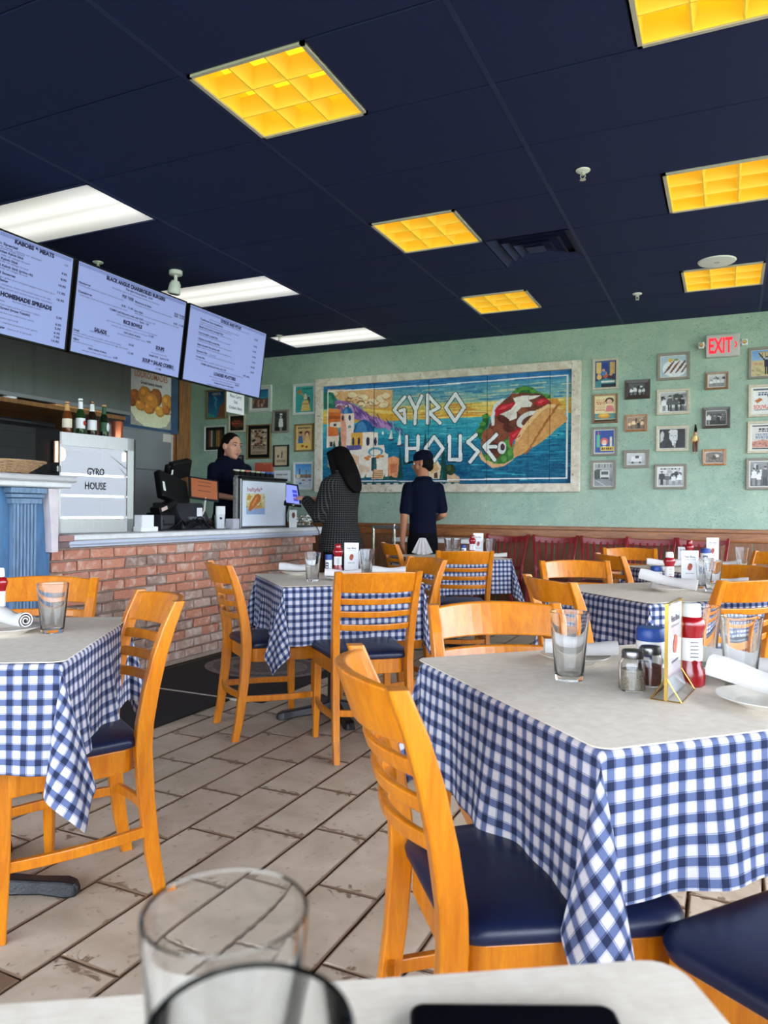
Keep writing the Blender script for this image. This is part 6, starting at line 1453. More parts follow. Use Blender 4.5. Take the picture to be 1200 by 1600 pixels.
table(*TB[2], ['C', 'D', 'G'], 5, 'pedestal table in the middle before the brick counter', 'gingham cloth on the middle table before the brick counter', 'off white paper on the middle table before the brick counter', L=1.34)
table(*TB[3], ['J', 'K', 'N', 'O'], 6, 'pedestal table directly behind the gold menu stand table', 'gingham cloth on the second table below the photo wall', 'off white paper under the tilted napkin plate on the second table')
table(*TB[4], ['H', 'I'], 7, 'far pedestal table in front of the mural and red chairs', 'gingham cloth on the far table in front of the mural', 'off white paper on the far table with the standing napkin')
table(*TB[5], ['L', 'M', 'P'], 8, 'farthest pedestal table, holding the red capped ketchup bottle', 'gingham cloth on the farthest table with the red capped ketchup', 'off white paper on the farthest table with the red capped ketchup')
# ------------------------------------------------------------------ floor mats
tag(MB().prism(rounded(.45, .70, .02), 0, .008).obj('floor_mat', MAT['mat_black'], None, (-3.155, 2.96, 0.0)), 'plain black floor mat in front of the brick counter, nearer one', 'mat', 'black floor mats')
m2 = tag(MB().prism(rounded(.56, .95, .02), 0, .008).obj('floor_mat', MAT['mat_black'], None, (-3.05, 4.63, 0.0)), 'black floor mat with a grey oval medallion before the counter', 'mat', 'black floor mats')
med = MB()
for k, (r, c) in enumerate(((.46, 0), (.40, 1), (.33, 0), (.24, 1))):
    med_ = MB().prism([(r * 1.0 * math.cos(a), r * .8 * math.sin(a)) for a in np.linspace(0, 2 * PI, 48, endpoint=False)], .008 + k * .0004, .0086 + k * .0004)
    med_.obj('medallion', mat('grey_carpet_%d' % c, rgb(116, 110, 106) if c == 0 else rgb(92, 84, 80), 0.95, nscale=40, namt=0.4), m2, (0, -.1, 0))
tag(MB().b2((-.455, .703, 0), (.57, .722, .009)).obj('metal_strip', MAT['fixture'], None, (-3.16, 2.955, 0)), 'thin pale metal strip between the two black floor mats', 'strip')

# ------------------------------------------------------------------ tableware
ZT = TOP + 0.0070
_pro = {}
def once(key, fn):
    if key not in _pro: _pro[key] = fn()
    return _pro[key]
def glass(x, y, label, h=0.155, r=0.0445, z=ZT):
    me = once(('glass', h, r), lambda: MB().lathe([(0, 0), (r * .70, 0), (r * .72, .003), (r, h - .001), (r - .0008, h), (r - .0022, h - .001), (r * .70 - .0022, .016), (r * .62 - .002, .011), (0, .010)], 40).mesh('pint_glass', MAT['glass']))
    return tag(link('pint_glass', me, None, None, (x, y, z)), label, 'glass', 'clear pint glasses')
def plate(x, y, label, r=0.088, z=ZT):
    me = once(('plate', r), lambda: MB().lathe([(0, .002), (r * .5, .002), (r * .52, 0), (r * .56, 0), (r * .60, .004), (r * .98, .017), (r, .0185), (r * .99, .020), (r * .62, .0075), (r * .55, .006), (0, .006)], 44).mesh('side_plate', MAT['china']))
    return tag(link('side_plate', me, None, None, (x, y, z)), label, 'plate', 'white side plates')
def roll_mesh():
    """a rolled napkin: spiral section, slightly tapered, a fold line and soft dents"""
    prof = []
    n = 64
    for k in range(n + 1):
        t = k / n; a = t * 2 * PI * 2.6; r = 0.006 + 0.019 * t; prof.append((r * math.cos(a), r * math.sin(a)))
    inn = [(x * (1 - .0030 / max(.006, math.hypot(x, y))), y * (1 - .0030 / max(.006, math.hypot(x, y)))) for x, y in prof]
    loop = prof + inn[::-1]
    rings = []
    for i in range(9):
        u = i / 8; L = -0.10 + 0.20 * u; s = 0.86 + 0.20 * math.sin(PI * (u * .8 + .1)) + .07 * math.sin(8 * u + 1); sq = 1 - .16 * math.sin(PI * u) + .05 * math.sin(7 * u)
        rings.append([(L + .012 * (x + y) * (1 if i in (0, 8) else 0), x * s + .010 * math.sin(3.1 * u + .4), y * s * sq + .004 * math.cos(6 * u)) for x, y in loop])
    return MB().rings(rings, cap=True).mesh('napkin_roll', MAT['white_cloth'])
def napkin(x, y, z, rz, label, tilt=0.0, s=1.0):
    me = once('roll', roll_mesh)
    o = tag(link('napkin_roll', me, None, None, (x, y, z + .026 * s), (0, tilt, rz)), label, 'napkin', 'rolled white napkins'); o.scale = (s, s, s); return o
KET = mat('ketchup_red', rgb(140, 10, 20), 0.2, coat=0.5, spec=0.6); KLAB = mat('white_label', rgb(230, 228, 224), 0.5)
def ketchup(x, y, rz, label, cap='white', s=1.0):
    t = empty('ketchup_bottle', label, 'bottle', (x, y, ZT), rz, 'ketchup bottles'); t.scale = (s, s, s)
    prof = [(0, 0), (.024, 0), (.0285, .004), (.0295, .02), (.028, .035), (.0225, .048), (.0215, .07), (.0215, .10), (.0235, .118), (.0285, .132), (.0285, .140), (.024, .150), (.0155, .156), (0, .156)]
    MB().lathe(prof, 28, sx=1.05, sy=.82).obj('body', KET, t)
    MB().lathe([(.0226, .058), (.0223, .060), (.0224, .106), (.0228, .108)], 28, sx=1.05, sy=.82).obj('label', KLAB, t)
    MB().lathe([(0, .154), (.019, .154), (.020, .157), (.0185, .180), (.016, .183), (0, .183)], 24).obj('cap', MAT['white_plastic'] if cap == 'white' else KET, t)
    b = MB()
    for k in range(5): b.b2((-.008, -.0192, .066 + k * .008), (.010, -.0186, .068 + k * .008))
    b.obj('label_print', MAT['black_ink'], t)
    MB().lathe([(0, 0), (.006, 0)], 16, M=Matrix.Translation((0.002, -.0194, .0545)) @ Matrix.Rotation(PI/2, 4, 'X')).obj('label_mark', KET, t)
    return t
BLUE = mat('blue_plastic_lid', rgb(30, 66, 138), 0.4)
def tub(x, y, label, h=.115, r=.031, rz=0.0, z=None):
    t = empty('cheese_shaker', label, 'shaker', (x, y, ZT if z is None else z), rz, 'blue lidded cheese shakers')
    MB().lathe([(0, 0), (r * .93, 0), (r * .97, .003), (r * .97, h * .72), (r * .9, h * .76), (0, h * .76)], 28).obj('body', mat('white_shaker', rgb(222, 220, 212), 0.4), t)
    MB().lathe([(0, h * .74), (r, h * .74), (r * 1.02, h * .76), (r * 1.0, h * .95), (r * .9, h), (0, h)], 28).obj('lid', BLUE, t)
    a = np.linspace(-.5, .5, 8)
    MB().rings([[(r * .985 * math.sin(q), -r * .985 * math.cos(q), z_) for q in a] for z_ in (h * .3, h * .62)], cap=False, closed=False).obj('label', mat('blue_label_print', rgb(50, 62, 104), 0.5), t)
    for i in range(2): MB().rings([[(r * .99 * math.sin(q), -r * .99 * math.cos(q), z_) for q in np.linspace(-.3, .3, 6)] for z_ in (h * (.36 + i * .13), h * (.42 + i * .13))], cap=False, closed=False).obj('label_text', KLAB, t)
    return t
def card_front(parent, W, H, M, hero=(176, 84, 60)):
    m_ = MB()
    text_mb(m_, 'Feta Bites', 0, H * .80, W * .62, .018, .0004, M, 'CENTER'); text_mb(m_, 'fried feta and honey', 0, H * .74, W * .6, .008, 0, M, 'CENTER'); text_mb(m_, 'ask your server', 0, H * .36, W * .5, .009, .0002, M, 'CENTER')
    m_.obj('lettering', MAT['black_ink'], parent)
    MB().prism([(.010 * W / .07 * math.cos(a) * (1 + .2 * math.sin(2 * a)), H * .55 + H * .10 * math.sin(a)) for a in np.linspace(0, 2 * PI, 20, endpoint=False)], 0, .0003, M=M).obj('food_print', mat('red_brown_food_print', lin(tuple(c / 255 for c in hero)) + (1,), 0.6, nscale=120, namt=.5), parent)
def menu_card(x, y, rz, label, W=.085, H=.19):
    t = empty('table_menu_card', label, 'menu card', (x, y, ZT), rz, 'upright table menu cards')
    MB().b2((-W/2, -.0012, 0.004), (W/2, .0012, H)).obj('card', MAT['paper_white'], t)
    MB().prism([(-.02, 0), (.02, 0), (.004, .03), (-.004, .03)], -W/2, W/2, 'x').obj('foot', MAT['thin_glass'], t)
    card_front(t, W, H, Matrix(((1, 0, 0, 0), (0, 0, -1, -.0014), (0, 1, 0, 0), (0, 0, 0, 1))))
    return t
# --- near table with the gold menu stand
glass(-.325, 1.715, 'single pint glass standing free at the near table, before a napkin plate')
plate(-.350, 1.925, 'white side plate behind the single pint glass on the near table')
napkin(-.335, 1.915, ZT + .012, .35, 'rolled white napkin seen through the single pint glass', s=.9)
def shaker(x, y, label, fill):
    t = empty('spice_shaker', label, 'shaker', (x, y, ZT), .3, 'ribbed glass spice shakers')
    n = 32; prof = [(.024, 0), (.0265, .004), (.0265, .058), (.022, .068), (.0205, .072), (.0205, .076)]
    rings = [[((r + (.0011 if k % 2 and .003 < z < .06 else 0)) * math.cos(2 * PI * k / n), (r + (.0011 if k % 2 and .003 < z < .06 else 0)) * math.sin(2 * PI * k / n), z) for k in range(n)] for r, z in prof]
    inn = [[((r - .003) * math.cos(2 * PI * k / n), (r - .003) * math.sin(2 * PI * k / n), max(z, .004)) for k in range(n)] for r, z in prof][::-1]
    MB().rings(rings + inn, cap=True).obj('glass_jar', MAT['glass'], t)
    MB().lathe([(0, .005), (.0225, .005), (.0225, .046), (0, .05)], 20).obj('spice', fill, t)
    MB().lathe([(.0225, .070), (.0228, .071), (.0228, .083), (.0205, .087), (.012, .0885), (0, .089), (0, .0885)], 24).obj('metal_lid', MAT['steel'], t)
    h_ = MB()
    for k in range(6): h_.lathe([(0, .0893), (.0014, .0893)], 8, (.011 * math.cos(k * PI/3), .011 * math.sin(k * PI/3), -.0006))
    h_.obj('holes', MAT['black_ink'], t)
shaker(-.183, 1.672, 'ribbed glass shaker of ground pepper, front one, beside the gold menu stand', mat('ground_pepper', rgb(150, 140, 122), 0.9, nscale=400, namt=.8))
shaker(-.152, 1.738, 'ribbed glass shaker with dark red spice, behind the pepper shaker', mat('dark_red_spice', rgb(112, 52, 38), 0.9, nscale=300, namt=.6))
tub(-.160, 1.835, 'white cheese shaker with blue lid behind the pepper shaker and gold stand', r=.0335, rz=-.3)
ketchup(-.070, 1.775, .35, 'white capped ketchup bottle right behind the gold menu stand')
glass(-.055, 1.985, 'pint glass behind the ketchup bottle on the near table')
glass(.030, 1.822, 'pint glass in front of the rolled napkins at the frame edge')
plate(.075, 1.660, 'white side plate at the frame edge with the front rolled napkin', r=.095)
napkin(.075, 1.672, ZT + .013, -.42, 'rolled white napkin lying nearest at the frame edge', tilt=.10, s=1.15)
plate(.075, 1.900, 'white side plate at the frame edge behind a pint glass', r=.09)
napkin(.065, 1.885, ZT + .012, -.10, 'rolled white napkin behind the pint glass at the frame edge', s=1.05)
ms = empty('gold_menu_stand', 'clear menu stand with gold edges and a triangular foot', 'menu stand', (-.100, 1.672, ZT), math.radians(-8))
hl, hw, ht = .070, .030, .048
ed = MB(); rr_ = .0014
for s in (-1, 1):
    ed.tube([(-hw, s * hl, .0015), (hw, s * hl, .0015)], rr_, 6).tube([(-hw, s * hl, .0015), (0, s * hl, ht)], rr_, 6).tube([(hw, s * hl, .0015), (0, s * hl, ht)], rr_, 6).tube([(s * hw, -hl, .0015), (s * hw, hl, .0015)], rr_, 6)
ed.tube([(0, -hl, ht), (0, hl, ht)], rr_, 6); ed.obj('gold_foot_edge', MAT['gold'], ms)
pn = MB()
for s in (-1, 1): pn.add([(s * hw, -hl, .002), (s * hw, hl, .002), (0, hl, ht), (0, -hl, ht)], [(0, 1, 2, 3)])
pn.obj('foot_pane', MAT['thin_glass'], ms)
PH = .196
MB().b2((-.0030, -hl, .003), (-.0018, hl, PH)).b2((.0018, -hl, .003), (.0030, hl, PH)).obj('acrylic_sleeve', MAT['thin_glass'], ms)
MB().b2((-.0012, -hl + .004, .006), (.0012, hl - .004, PH - .004)).obj('menu_insert', MAT['paper_white'], ms)
MB().b2((-.0034, -hl - .0015, .002), (.0034, -hl + .0012, PH + .001)).b2((-.0034, hl - .0012, .002), (.0034, hl + .0015, PH + .001)).b2((-.0034, -hl, PH), (.0034, hl, PH + .0016)).obj('gold_edge', MAT['gold'], ms)
card_front(ms, .13, PH, Matrix(((0, 0, 1, .0034), (1, 0, 0, 0), (0, 1, 0, 0), (0, 0, 0, 1))))
# --- table by the blue bar
glass(-1.866, 1.624, 'single pint glass on the table next to the blue bar', h=.15, r=.046)
plate(-1.985, 1.555, 'white side plate with a rolled napkin beside the blue bar', r=.105)
napkin(-1.985, 1.575, ZT + .014, math.radians(-15), 'rolled white napkin with its spiral end showing, next to the blue bar', s=1.05)
ketchup(-2.150, 1.655, .5, 'white labelled ketchup bottle cut by the frame edge beside the blue bar')
# --- middle table before the counter
plate(-2.31, 3.75, 'white side plate at the corner of the middle table nearest the counter')
napkin(-2.30, 3.755, ZT + .012, .42, 'rolled white napkin on the plate nearest the brick counter', s=1.1)
glass(-2.02, 3.446, 'pint glass alone at the front of the middle table')
tub(-2.135, 3.83, 'small white shaker with blue cap beside the ketchup on the middle table', h=.12, r=.021)
ketchup(-2.09, 3.86, .45, 'red ketchup bottle with white label on the middle table', 'red')
menu_card(-2.02, 3.90, .42, 'white menu card standing behind the ketchup on the middle table')
glass(-1.875, 3.80, 'front one of two pint glasses standing together on the middle table')
glass(-1.93, 3.93, 'rear one of two pint glasses standing together on the middle table')
plate(-1.90, 3.56, 'white side plate half hidden by the chair back at the middle table')
napkin(-1.90, 3.57, ZT + .012, .5, 'rolled napkin half hidden by the chair back at the middle table')
plate(-1.76, 3.88, 'white side plate at the far corner of the middle table')
napkin(-1.77, 3.88, ZT + .012, .42, 'rolled white napkin behind the two pint glasses')
# --- second table under the photo wall
plate(-.258, 3.889, 'white side plate carrying a long tilted napkin on the second table', r=.095)
napkin(-.262, 3.885, ZT + .016, -.12, 'long rolled beige white napkin lying across the plate on the second table', tilt=.16, s=1.35)
ketchup(-.270, 4.10, .35, 'round shouldered ketchup bottle with white cap on the second table')
tub(-.335, 4.13, 'white cheese shaker with dark blue lid on the second table', h=.105, r=.030)
glass(-.063, 3.99, 'front pint glass beside the tilted napkin plate')
glass(-.105, 4.15, 'rear pint glass behind the tilted napkin plate')
menu_card(-.175, 4.17, .3, 'white menu card behind the ketchup on the second table')
napkin(-.02, 4.19, ZT, -.1, 'rolled napkin lying behind the two pint glasses on the second table', s=1.2)
plate(.02, 3.95, 'white side plate half hidden by a chair back on the second table')
# --- far table with standing napkin
fn = empty('standing_napkin', 'white napkin folded into a standing fan on the far table', 'napkin', (-2.42, 6.02, ZT), math.radians(25))
nf = MB(); bot = []; topv = []
for k in range(9):
    u = -1 + k / 4; zz = .012 * (1 - abs(u)); bot.append((u * .092, -.030 * (1 - u * u) + (.012 if k % 2 else -.010), .018 * abs(u) ** 1.4)); topv.append((u * .030, (.004 if k % 2 else -.004), .148 - .004 * abs(u)))
nf.rings([bot + [(x, y + .02 + .02 * (1 - (x / .092) ** 2), z) for x, y, z in bot[::-1]], topv + [(x, y + .006, z) for x, y, z in topv[::-1]]], smooth=False).obj('folded_cloth', MAT['white_cloth'], fn)
ketchup(-1.95, 5.98, .45, 'red ketchup bottle on the far table before the red chairs', 'red')
menu_card(-1.915, 6.03, .42, 'white menu card behind the ketchup on the far table', H=.2)
tub(-2.02, 5.96, 'small white shaker with dark cap next to the ketchup on the far table', h=.10, r=.022)
glass(-2.14, 5.93, 'front of two pint glasses near the standing napkin'); glass(-2.10, 5.99, 'second pint glass near the standing napkin on the far table')
glass(-1.80, 6.02, 'pint glass right of the menu card on the far table, before a red chair')
napkin(-1.74, 5.96, ZT, .42, 'rolled napkin at the end of the far table', s=.9)
# --- farthest table
ketchup(-.245, 5.74, .35, 'red capped ketchup bottle on the farthest table', 'red', 1.05)
tub(-.140, 5.80, 'pale blue labelled shaker next to the red capped ketchup', h=.135, r=.034)
menu_card(-.095, 5.86, .3, 'white menu card on the farthest table below the photo wall', H=.21)
menu_card(-.290, 5.80, .3, 'short white menu card left of the red capped ketchup', W=.07, H=.14)
glass(-.055, 5.93, 'pint glass half hidden behind the menu card on the farthest table'); glass(.095, 5.66, 'pint glass standing alone at the end of the farthest table')
plate(-.42, 5.47, 'white side plate on the farthest table'); napkin(-.40, 5.47, ZT + .012, .2, 'rolled napkin on the plate at the farthest table', s=1.1)
napkin(-.03, 5.72, ZT, -.05, 'rolled napkin behind the shaker on the farthest table', s=1.2)

# ------------------------------------------------------------------ the viewer's own table, lower edge
tx, ty, ta = -.039, .679, 32
fa = math.radians(ta); fc, fs = math.cos(fa), math.sin(fa)
ctr = (tx + .385 * (-fc) + .385 * fs, ty + .385 * (-fs) - .385 * fc)
TB[9] = (ctr[0], ctr[1], ta)
table(*TB[9], [], 9, 'pedestal table in the foreground along the lower frame edge', 'gingham cloth on the foreground table, almost out of frame', 'off white paper on the foreground table along the lower edge')
gl_h = .172
glass(-.237, .318, 'clear tumbler in the foreground with a floor tile seen through its rim', h=gl_h, r=.0435)
mg = empty('glass_mug', 'clear glass mug with handle cut by the lower edge', 'mug', (-.174, .250, ZT), 0)
h2, r2 = .172, .043
MB().lathe([(0, 0), (r2 * .92, 0), (r2 * .96, .004), (r2, h2 - .002), (r2 - .001, h2), (r2 - .0028, h2 - .002), (r2 * .9 - .002, .018), (0, .016)], 44).obj('body', MAT['glass'], mg)
MB().tube([(r2 * .93 * math.cos(.5), r2 * .93 * math.sin(.5), .15), (.062, .030, .15), (.070, .036, .125), (.068, .035, .08), (.055, .028, .05), (r2 * .92 * math.cos(.5), r2 * .92 * math.sin(.5), .045)], .0055, 10).obj('handle', MAT['glass'], mg)
ph = empty('smartphone', 'black smartphone lying on the foreground table', 'phone', (-.130, .518, ZT), math.radians(25))
MB().prism(rounded(.077, .037, .011), 0, .008).obj('body', MAT['black_plastic'], ph, bevel=.002)
MB().prism(rounded(.074, .034, .009), .008, .0084).obj('screen', mat('black_phone_glass', rgb(10, 10, 14), .06, spec=.6), ph)
# ------------------------------------------------------------------ things standing on the brick counter
CTZ = 0.985
nb = empty('napkin_dispenser', 'small white box of napkins beside the display case', 'napkin box', (-3.80, 4.09, CTZ))
MB().b2((-.06, -.085, 0), (.06, .085, .035)).obj('tray', MAT['white_plastic'], nb, bevel=.004)
MB().b2((-.05, -.07, .035), (.05, .05, .118)).obj('napkin_stack', MAT['paper_white'], nb, bevel=.002)
tag(MB().b2((-4.12, 4.26, CTZ), (-3.78, 5.10, CTZ + .004)).obj('counter_mat', MAT['dark_grey']), 'dark grey rubber mat under the till on the counter', 'mat')
# till: printer, card reader, two screens, customer display
pr = empty('receipt_printer', 'dark grey receipt printer low on the counter among cables', 'printer', (-3.90, 4.36, CTZ + .004))
MB().b2((-.09, -.075, 0), (.09, .075, .115)).obj('body', MAT['dark_grey'], pr, bevel=.01)
MB().b2((.089, -.055, .035), (.094, .055, .05)).b2((.089, -.06, .06), (.092, -.045, .075)).obj('paper_slot', MAT['black_plastic'], pr)
MB().b2((-.07, -.06, .115), (.07, .06, .13)).obj('lid', MAT['black_plastic'], pr, bevel=.006)
till = empty('cash_register', 'black cash register with angled screens and tangled cables', 'till', (-3.98, 4.62, CTZ + .004))
MB().prism([(-.17, 0), (.14, 0), (.14, .06), (.06, .21), (-.17, .21)], -.06, .28, 'y').obj('base', MAT['dark_grey'], till, bevel=.012)
MB().b2((.10, .02, .075), (.145, .20, .10)).obj('drawer_lip', mat('mid_grey_plastic', rgb(96, 98, 104), .5), till, bevel=.004)
MB().b2((.112, .14, .10), (.118, .20, .17)).obj('paper_slip', MAT['paper_white'], till)
tl = Matrix.Translation((.0, -.02, .30)) @ Matrix.Rotation(math.radians(-14), 4, 'X') @ Matrix.Rotation(math.radians(-22), 4, 'Y')
MB().b2((-.03, -.17, -.10), (.03, .17, .13), M=tl).obj('operator_screen', MAT['black_plastic'], till, bevel=.012)
MB().b2((.031, -.15, -.05), (.032, -.125, .03), M=tl).obj('sticker', MAT['white_plastic'], till)
tl2 = Matrix.Translation((-.04, .10, .46)) @ Matrix.Rotation(math.radians(12), 4, 'X') @ Matrix.Rotation(math.radians(20), 4, 'Y')
MB().b2((-.04, -.10, -.06), (.02, .13, .09), M=tl2).b2((-.05, -.13, -.05), (.0, -.08, .07), M=tl2).obj('rear_screen', MAT['black_plastic'], till, bevel=.012)
MB().b2((.021, -.12, .0), (.022, -.10, .04), M=tl2).obj('sticker', MAT['white_plastic'], till)
MB().tube([(-.06, .12, .2), (-.06, .12, .42)], .02, 10).obj('stem', MAT['black_plastic'], till)
tl3 = Matrix.Translation((.08, -.24, .165)) @ Matrix.Rotation(math.radians(18), 4, 'X')
MB().b2((-.05, -.07, -.025), (.05, .14, .025), M=tl3).obj('scanner', MAT['black_plastic'], till, bevel=.012)
MB().b2((.0505, -.05, -.012), (.0512, .015, .015), M=tl3).obj('scanner_label', mat('pinkish_label', rgb(206, 176, 166), .6), till)
cb_ = MB()
for k in range(7):
    r = random.Random(k); y0, y1 = r.uniform(-.3, .05), r.uniform(.1, .3)
    cb_.tube([(.15 + r.uniform(0, .05), y0 + (y1 - y0) * q, .012 + .09 * math.sin(PI * q) * r.uniform(.2, 1.2)) for q in np.linspace(0, 1, 9)], .005, 6)
cb_.obj('cable', MAT['black_plastic'], till)
cd_ = empty('customer_display', 'small customer display showing a warm orange screen', 'display', (-3.82, 4.80, CTZ + .20))
T_ = Matrix.Rotation(math.radians(-20), 4, 'Z') @ Matrix.Rotation(math.radians(-14), 4, 'Y') @ Matrix.Rotation(math.radians(-6), 4, 'X')
MB().b2((-.02, -.135, .04), (0, .135, .225), M=T_).obj('casing', MAT['black_plastic'], cd_, bevel=.006)
MB().b2((0, -.118, .055), (.0012, .118, .21), M=T_).obj('screen', mat('orange_screen', rgb(130, 74, 44), .3, emit=rgb(190, 104, 60), estr=.22), cd_)
ln = MB()
for k, z in enumerate((.185, .155, .11)): ln.b2((.0013, -.06, z), (.0016, .06, z + .004), M=T_)
ln.obj('screen_text', MAT['black_ink'], cd_)
MB().tube([(-.01, .02, .06), (-.03, .03, -.05), (-.10, .0, -.19)], .007, 8).obj('arm', MAT['fixture'], cd_)
tag(MB().lathe([(0, 0), (.038, 0), (.046, .118), (.0475, .12), (.045, .118), (.037, .003), (0, .003)], 24).obj('plastic_cup', MAT['thin_glass'], None, (-3.77, 4.93, CTZ)), 'clear plastic cup on the counter below the customer display', 'cup')
fc_ = empty('flyer_holder', 'upright white flyer holder behind the plastic cup', 'holder', (-3.86, 5.06, CTZ))
MB().b2((-.01, -.055, 0), (.004, .055, .19)).obj('flyer', MAT['paper_white'], fc_); MB().b2((.0045, -.02, .09), (.005, .015, .11)).obj('blue_mark', MAT['ink'], fc_)
bx = tag(MB().b2((-.04, -.045, 0), (.04, .045, .085)).obj('card_box', mat('pale_grey_card', rgb(176, 174, 180), .6), None, (-3.82, 5.17, CTZ), bevel=.003), 'small grey card box next to the white drink cooler', 'box')
# drink cooler with the white door panel
ck = empty('counter_cooler', 'counter top cooler with a white door showing a crusty food picture', 'cooler', (-3.80, 5.595, CTZ), math.radians(-4))
MB().b2((-.06, -.335, 0), (-.02, .34, .46)).obj('body', MAT['steel_door'], ck, bevel=.008)
MB().b2((-.02, -.325, .0), (.012, .335, .435)).obj('door_frame', MAT['steel'], ck, bevel=.006)
MB().b2((.012, -.305, .02), (.016, .315, .415)).obj('door_panel', mat('white_door_panel', rgb(222, 228, 238), .35), ck)
cv = Canvas(40, 44, (206, 206, 196)); cv.grad(0, .7, (226, 216, 176), (206, 190, 130)); cv.rect(0, .7, 1, 1, (150, 176, 214))
for k in range(40): cv.ell(RNG.random(), RNG.random() * .7, .04, .04, ((90, 120, 60), (226, 200, 110), (236, 230, 210), (150, 170, 90))[k % 4])
cv.poly([(.1, .8), (.2, .45), (.45, .08), (.65, .0), (.78, .12), (.74, .35), (.5, .6), (.22, .86)], (196, 112, 54)); cv.poly([(.3, .55), (.5, .18), (.62, .1), (.5, .4), (.34, .62)], (226, 150, 84)); cv.poly([(.45, .62), (.8, .5), (.85, .66), (.4, .78)], (206, 150, 84)); cv.ell(.15, .2, .1, .12, (214, 150, 50)); cv.grain(8, 2)
link('poster_print', canvas_mesh('poster_print', cv, .26, .185), MAT['print'], ck, (.0168, -.125, .215), (0, 0, PI/2))
m_ = MB(); text_mb(m_, 'haftyfe*', -.245, .325, .21, .05, .0006, Matrix(((0, 0, 1, .0168), (1, 0, 0, 0), (0, 1, 0, 0), (0, 0, 0, 1)))); m_.obj('lettering', mat('rose_ink', rgb(176, 80, 100), .7), ck)
MB().b2((-.055, -.345, .02), (-.025, -.336, .44)).obj('side_panel', mat('speckled_grey_panel', rgb(140, 138, 132), .5, nscale=60, namt=.5), ck)
for z in (.435,): MB().b2((-.02, -.33, z), (.02, .34, z + .02)).obj('top_trim', MAT['black_plastic'], ck)
caps = [(226, 214, 200), (222, 222, 176), (210, 120, 104), (190, 186, 176), (206, 210, 160), (150, 170, 206), (70, 110, 180), (96, 116, 190)]
for k, c in enumerate(caps):
    c_ = empty('tea_packet', 'one of the capped flavour packets lined up on the cooler', 'packet', (-3.865, 5.26 + k * .078, CTZ + .46))
    c_['group'] = 'packets lined up on the cooler'
    MB().prism([(-.022, 0), (.022, 0), (.022, .035), (.010, .042), (-.022, .042)], -.028, .028, 'y').obj('packet_body', MAT['black_plastic'], c_)
    MB().b2((.0, -.024, .036), (.028, .024, .050)).obj('label_tab', mat('tab_%s' % 'abcdefgh'[k], rgb(*c), .5), c_)
    c_['label'] = ('cream tabbed', 'yellow tabbed', 'red tabbed', 'grey tabbed', 'lime tabbed', 'pale blue tabbed', 'deep blue tabbed', 'violet blue tabbed')[k] + ' tea packet in the row on top of the cooler'
# ordering tablet, jar, card stand, cable
tb = empty('order_tablet', 'black customer tablet with a lit violet blue screen', 'tablet', (-3.76, 6.01, CTZ))
T2 = Matrix.Translation((0, 0, .31)) @ Matrix.Rotation(math.radians(-10), 4, 'Z') @ Matrix.Rotation(math.radians(-16), 4, 'Y') @ Matrix.Rotation(math.radians(-4), 4, 'X')
MB().b2((-.014, -.12, -.115), (0, .12, .115), M=T2).obj('casing', MAT['black_plastic'], tb, bevel=.006)
MB().b2((0, -.09, -.085), (.0012, .09, .095), M=T2).obj('screen', mat('violet_screen', rgb(110, 116, 190), .3, emit=rgb(140, 150, 240), estr=.75), tb)
u_ = MB()
for z in (-.06, -.02, .02): u_.b2((.0013, .015, z), (.0018, .08, z + .03), M=T2)
u_.obj('screen_buttons', mat('deep_blue_button', rgb(60, 64, 176), .4, emit=rgb(56, 62, 190), estr=.5), tb)
MB().b2((.0, -.012, -.108), (.0015, .012, -.098), M=T2).obj('home_button', MAT['white_plastic'], tb)
MB().tube([(-.02, 0, .29), (-.08, 0, .12), (-.06, 0, 0)], .02, 10).obj('stand_arm', MAT['black_plastic'], tb)
MB().lathe([(0, 0), (.07, 0), (.07, .012), (0, .014)], 24, (-.06, 0, 0)).obj('stand_base', MAT['black_plastic'], tb)
cs = empty('small_card_stand', 'small white card stand with a dark round picture beside the jar', 'card stand', (-3.70, 5.95, CTZ))
MB().b2((-.008, -.06, 0), (.0, .06, .165)).obj('card', MAT['paper_white'], cs)
MB().lathe([(0, 0), (.028, 0)], 20, M=Matrix.Translation((.0006, 0, .115)) @ Matrix.Rotation(PI/2, 4, 'Y')).obj('picture', mat('brown_picture', rgb(120, 70, 56), .6, nscale=60, namt=.4), cs)
jr = empty('glass_candy_jar', 'slanted clear jar with wrapped sweets at the end of the counter', 'jar', (-3.80, 6.27, CTZ))
MB().rings([[(r * math.cos(a), r * 1.15 * math.sin(a), z) for a in np.linspace(0, 2 * PI, 28, endpoint=False)] for r, z in ((.10, 0), (.125, .02), (.128, .10), (.11, .17), (.075, .20), (.08, .22), (.077, .22), (.072, .20), (.106, .168), (.123, .10), (.12, .022), (.096, .006))]).obj('glass_body', MAT['thin_glass'], jr)
sw = MB(); r = random.Random(3)
for k in range(46):
    a, q, z = r.uniform(0, 2*PI), math.sqrt(r.random()) * .085, r.uniform(.02, .11); sw.ell((q * math.cos(a), q * 1.1 * math.sin(a), z), (.018, .014, .011), 7, 5)
sw.obj('sweets', mat('silver_wrapper', rgb(196, 190, 176), .3, metal=.6, nscale=40, namt=.5), jr, kind='stuff')
MB().lathe([(0, .222), (.082, .222), (.082, .236), (.02, .245), (.018, .262), (0, .266)], 24).obj('lid', MAT['steel'], jr)
tag(MB().tube([(-3.66, 6.05, 1.24), (-3.62, 6.12, 1.10), (-3.612, 6.22, 1.0), (-3.605, 6.27, .94), (-3.61, 6.28, .80), (-3.612, 6.28, .45), (-3.60, 6.28, .03)], .005, 8).obj('power_cable', MAT['black_plastic']), 'black power cable hanging down the brick counter face', 'cable')

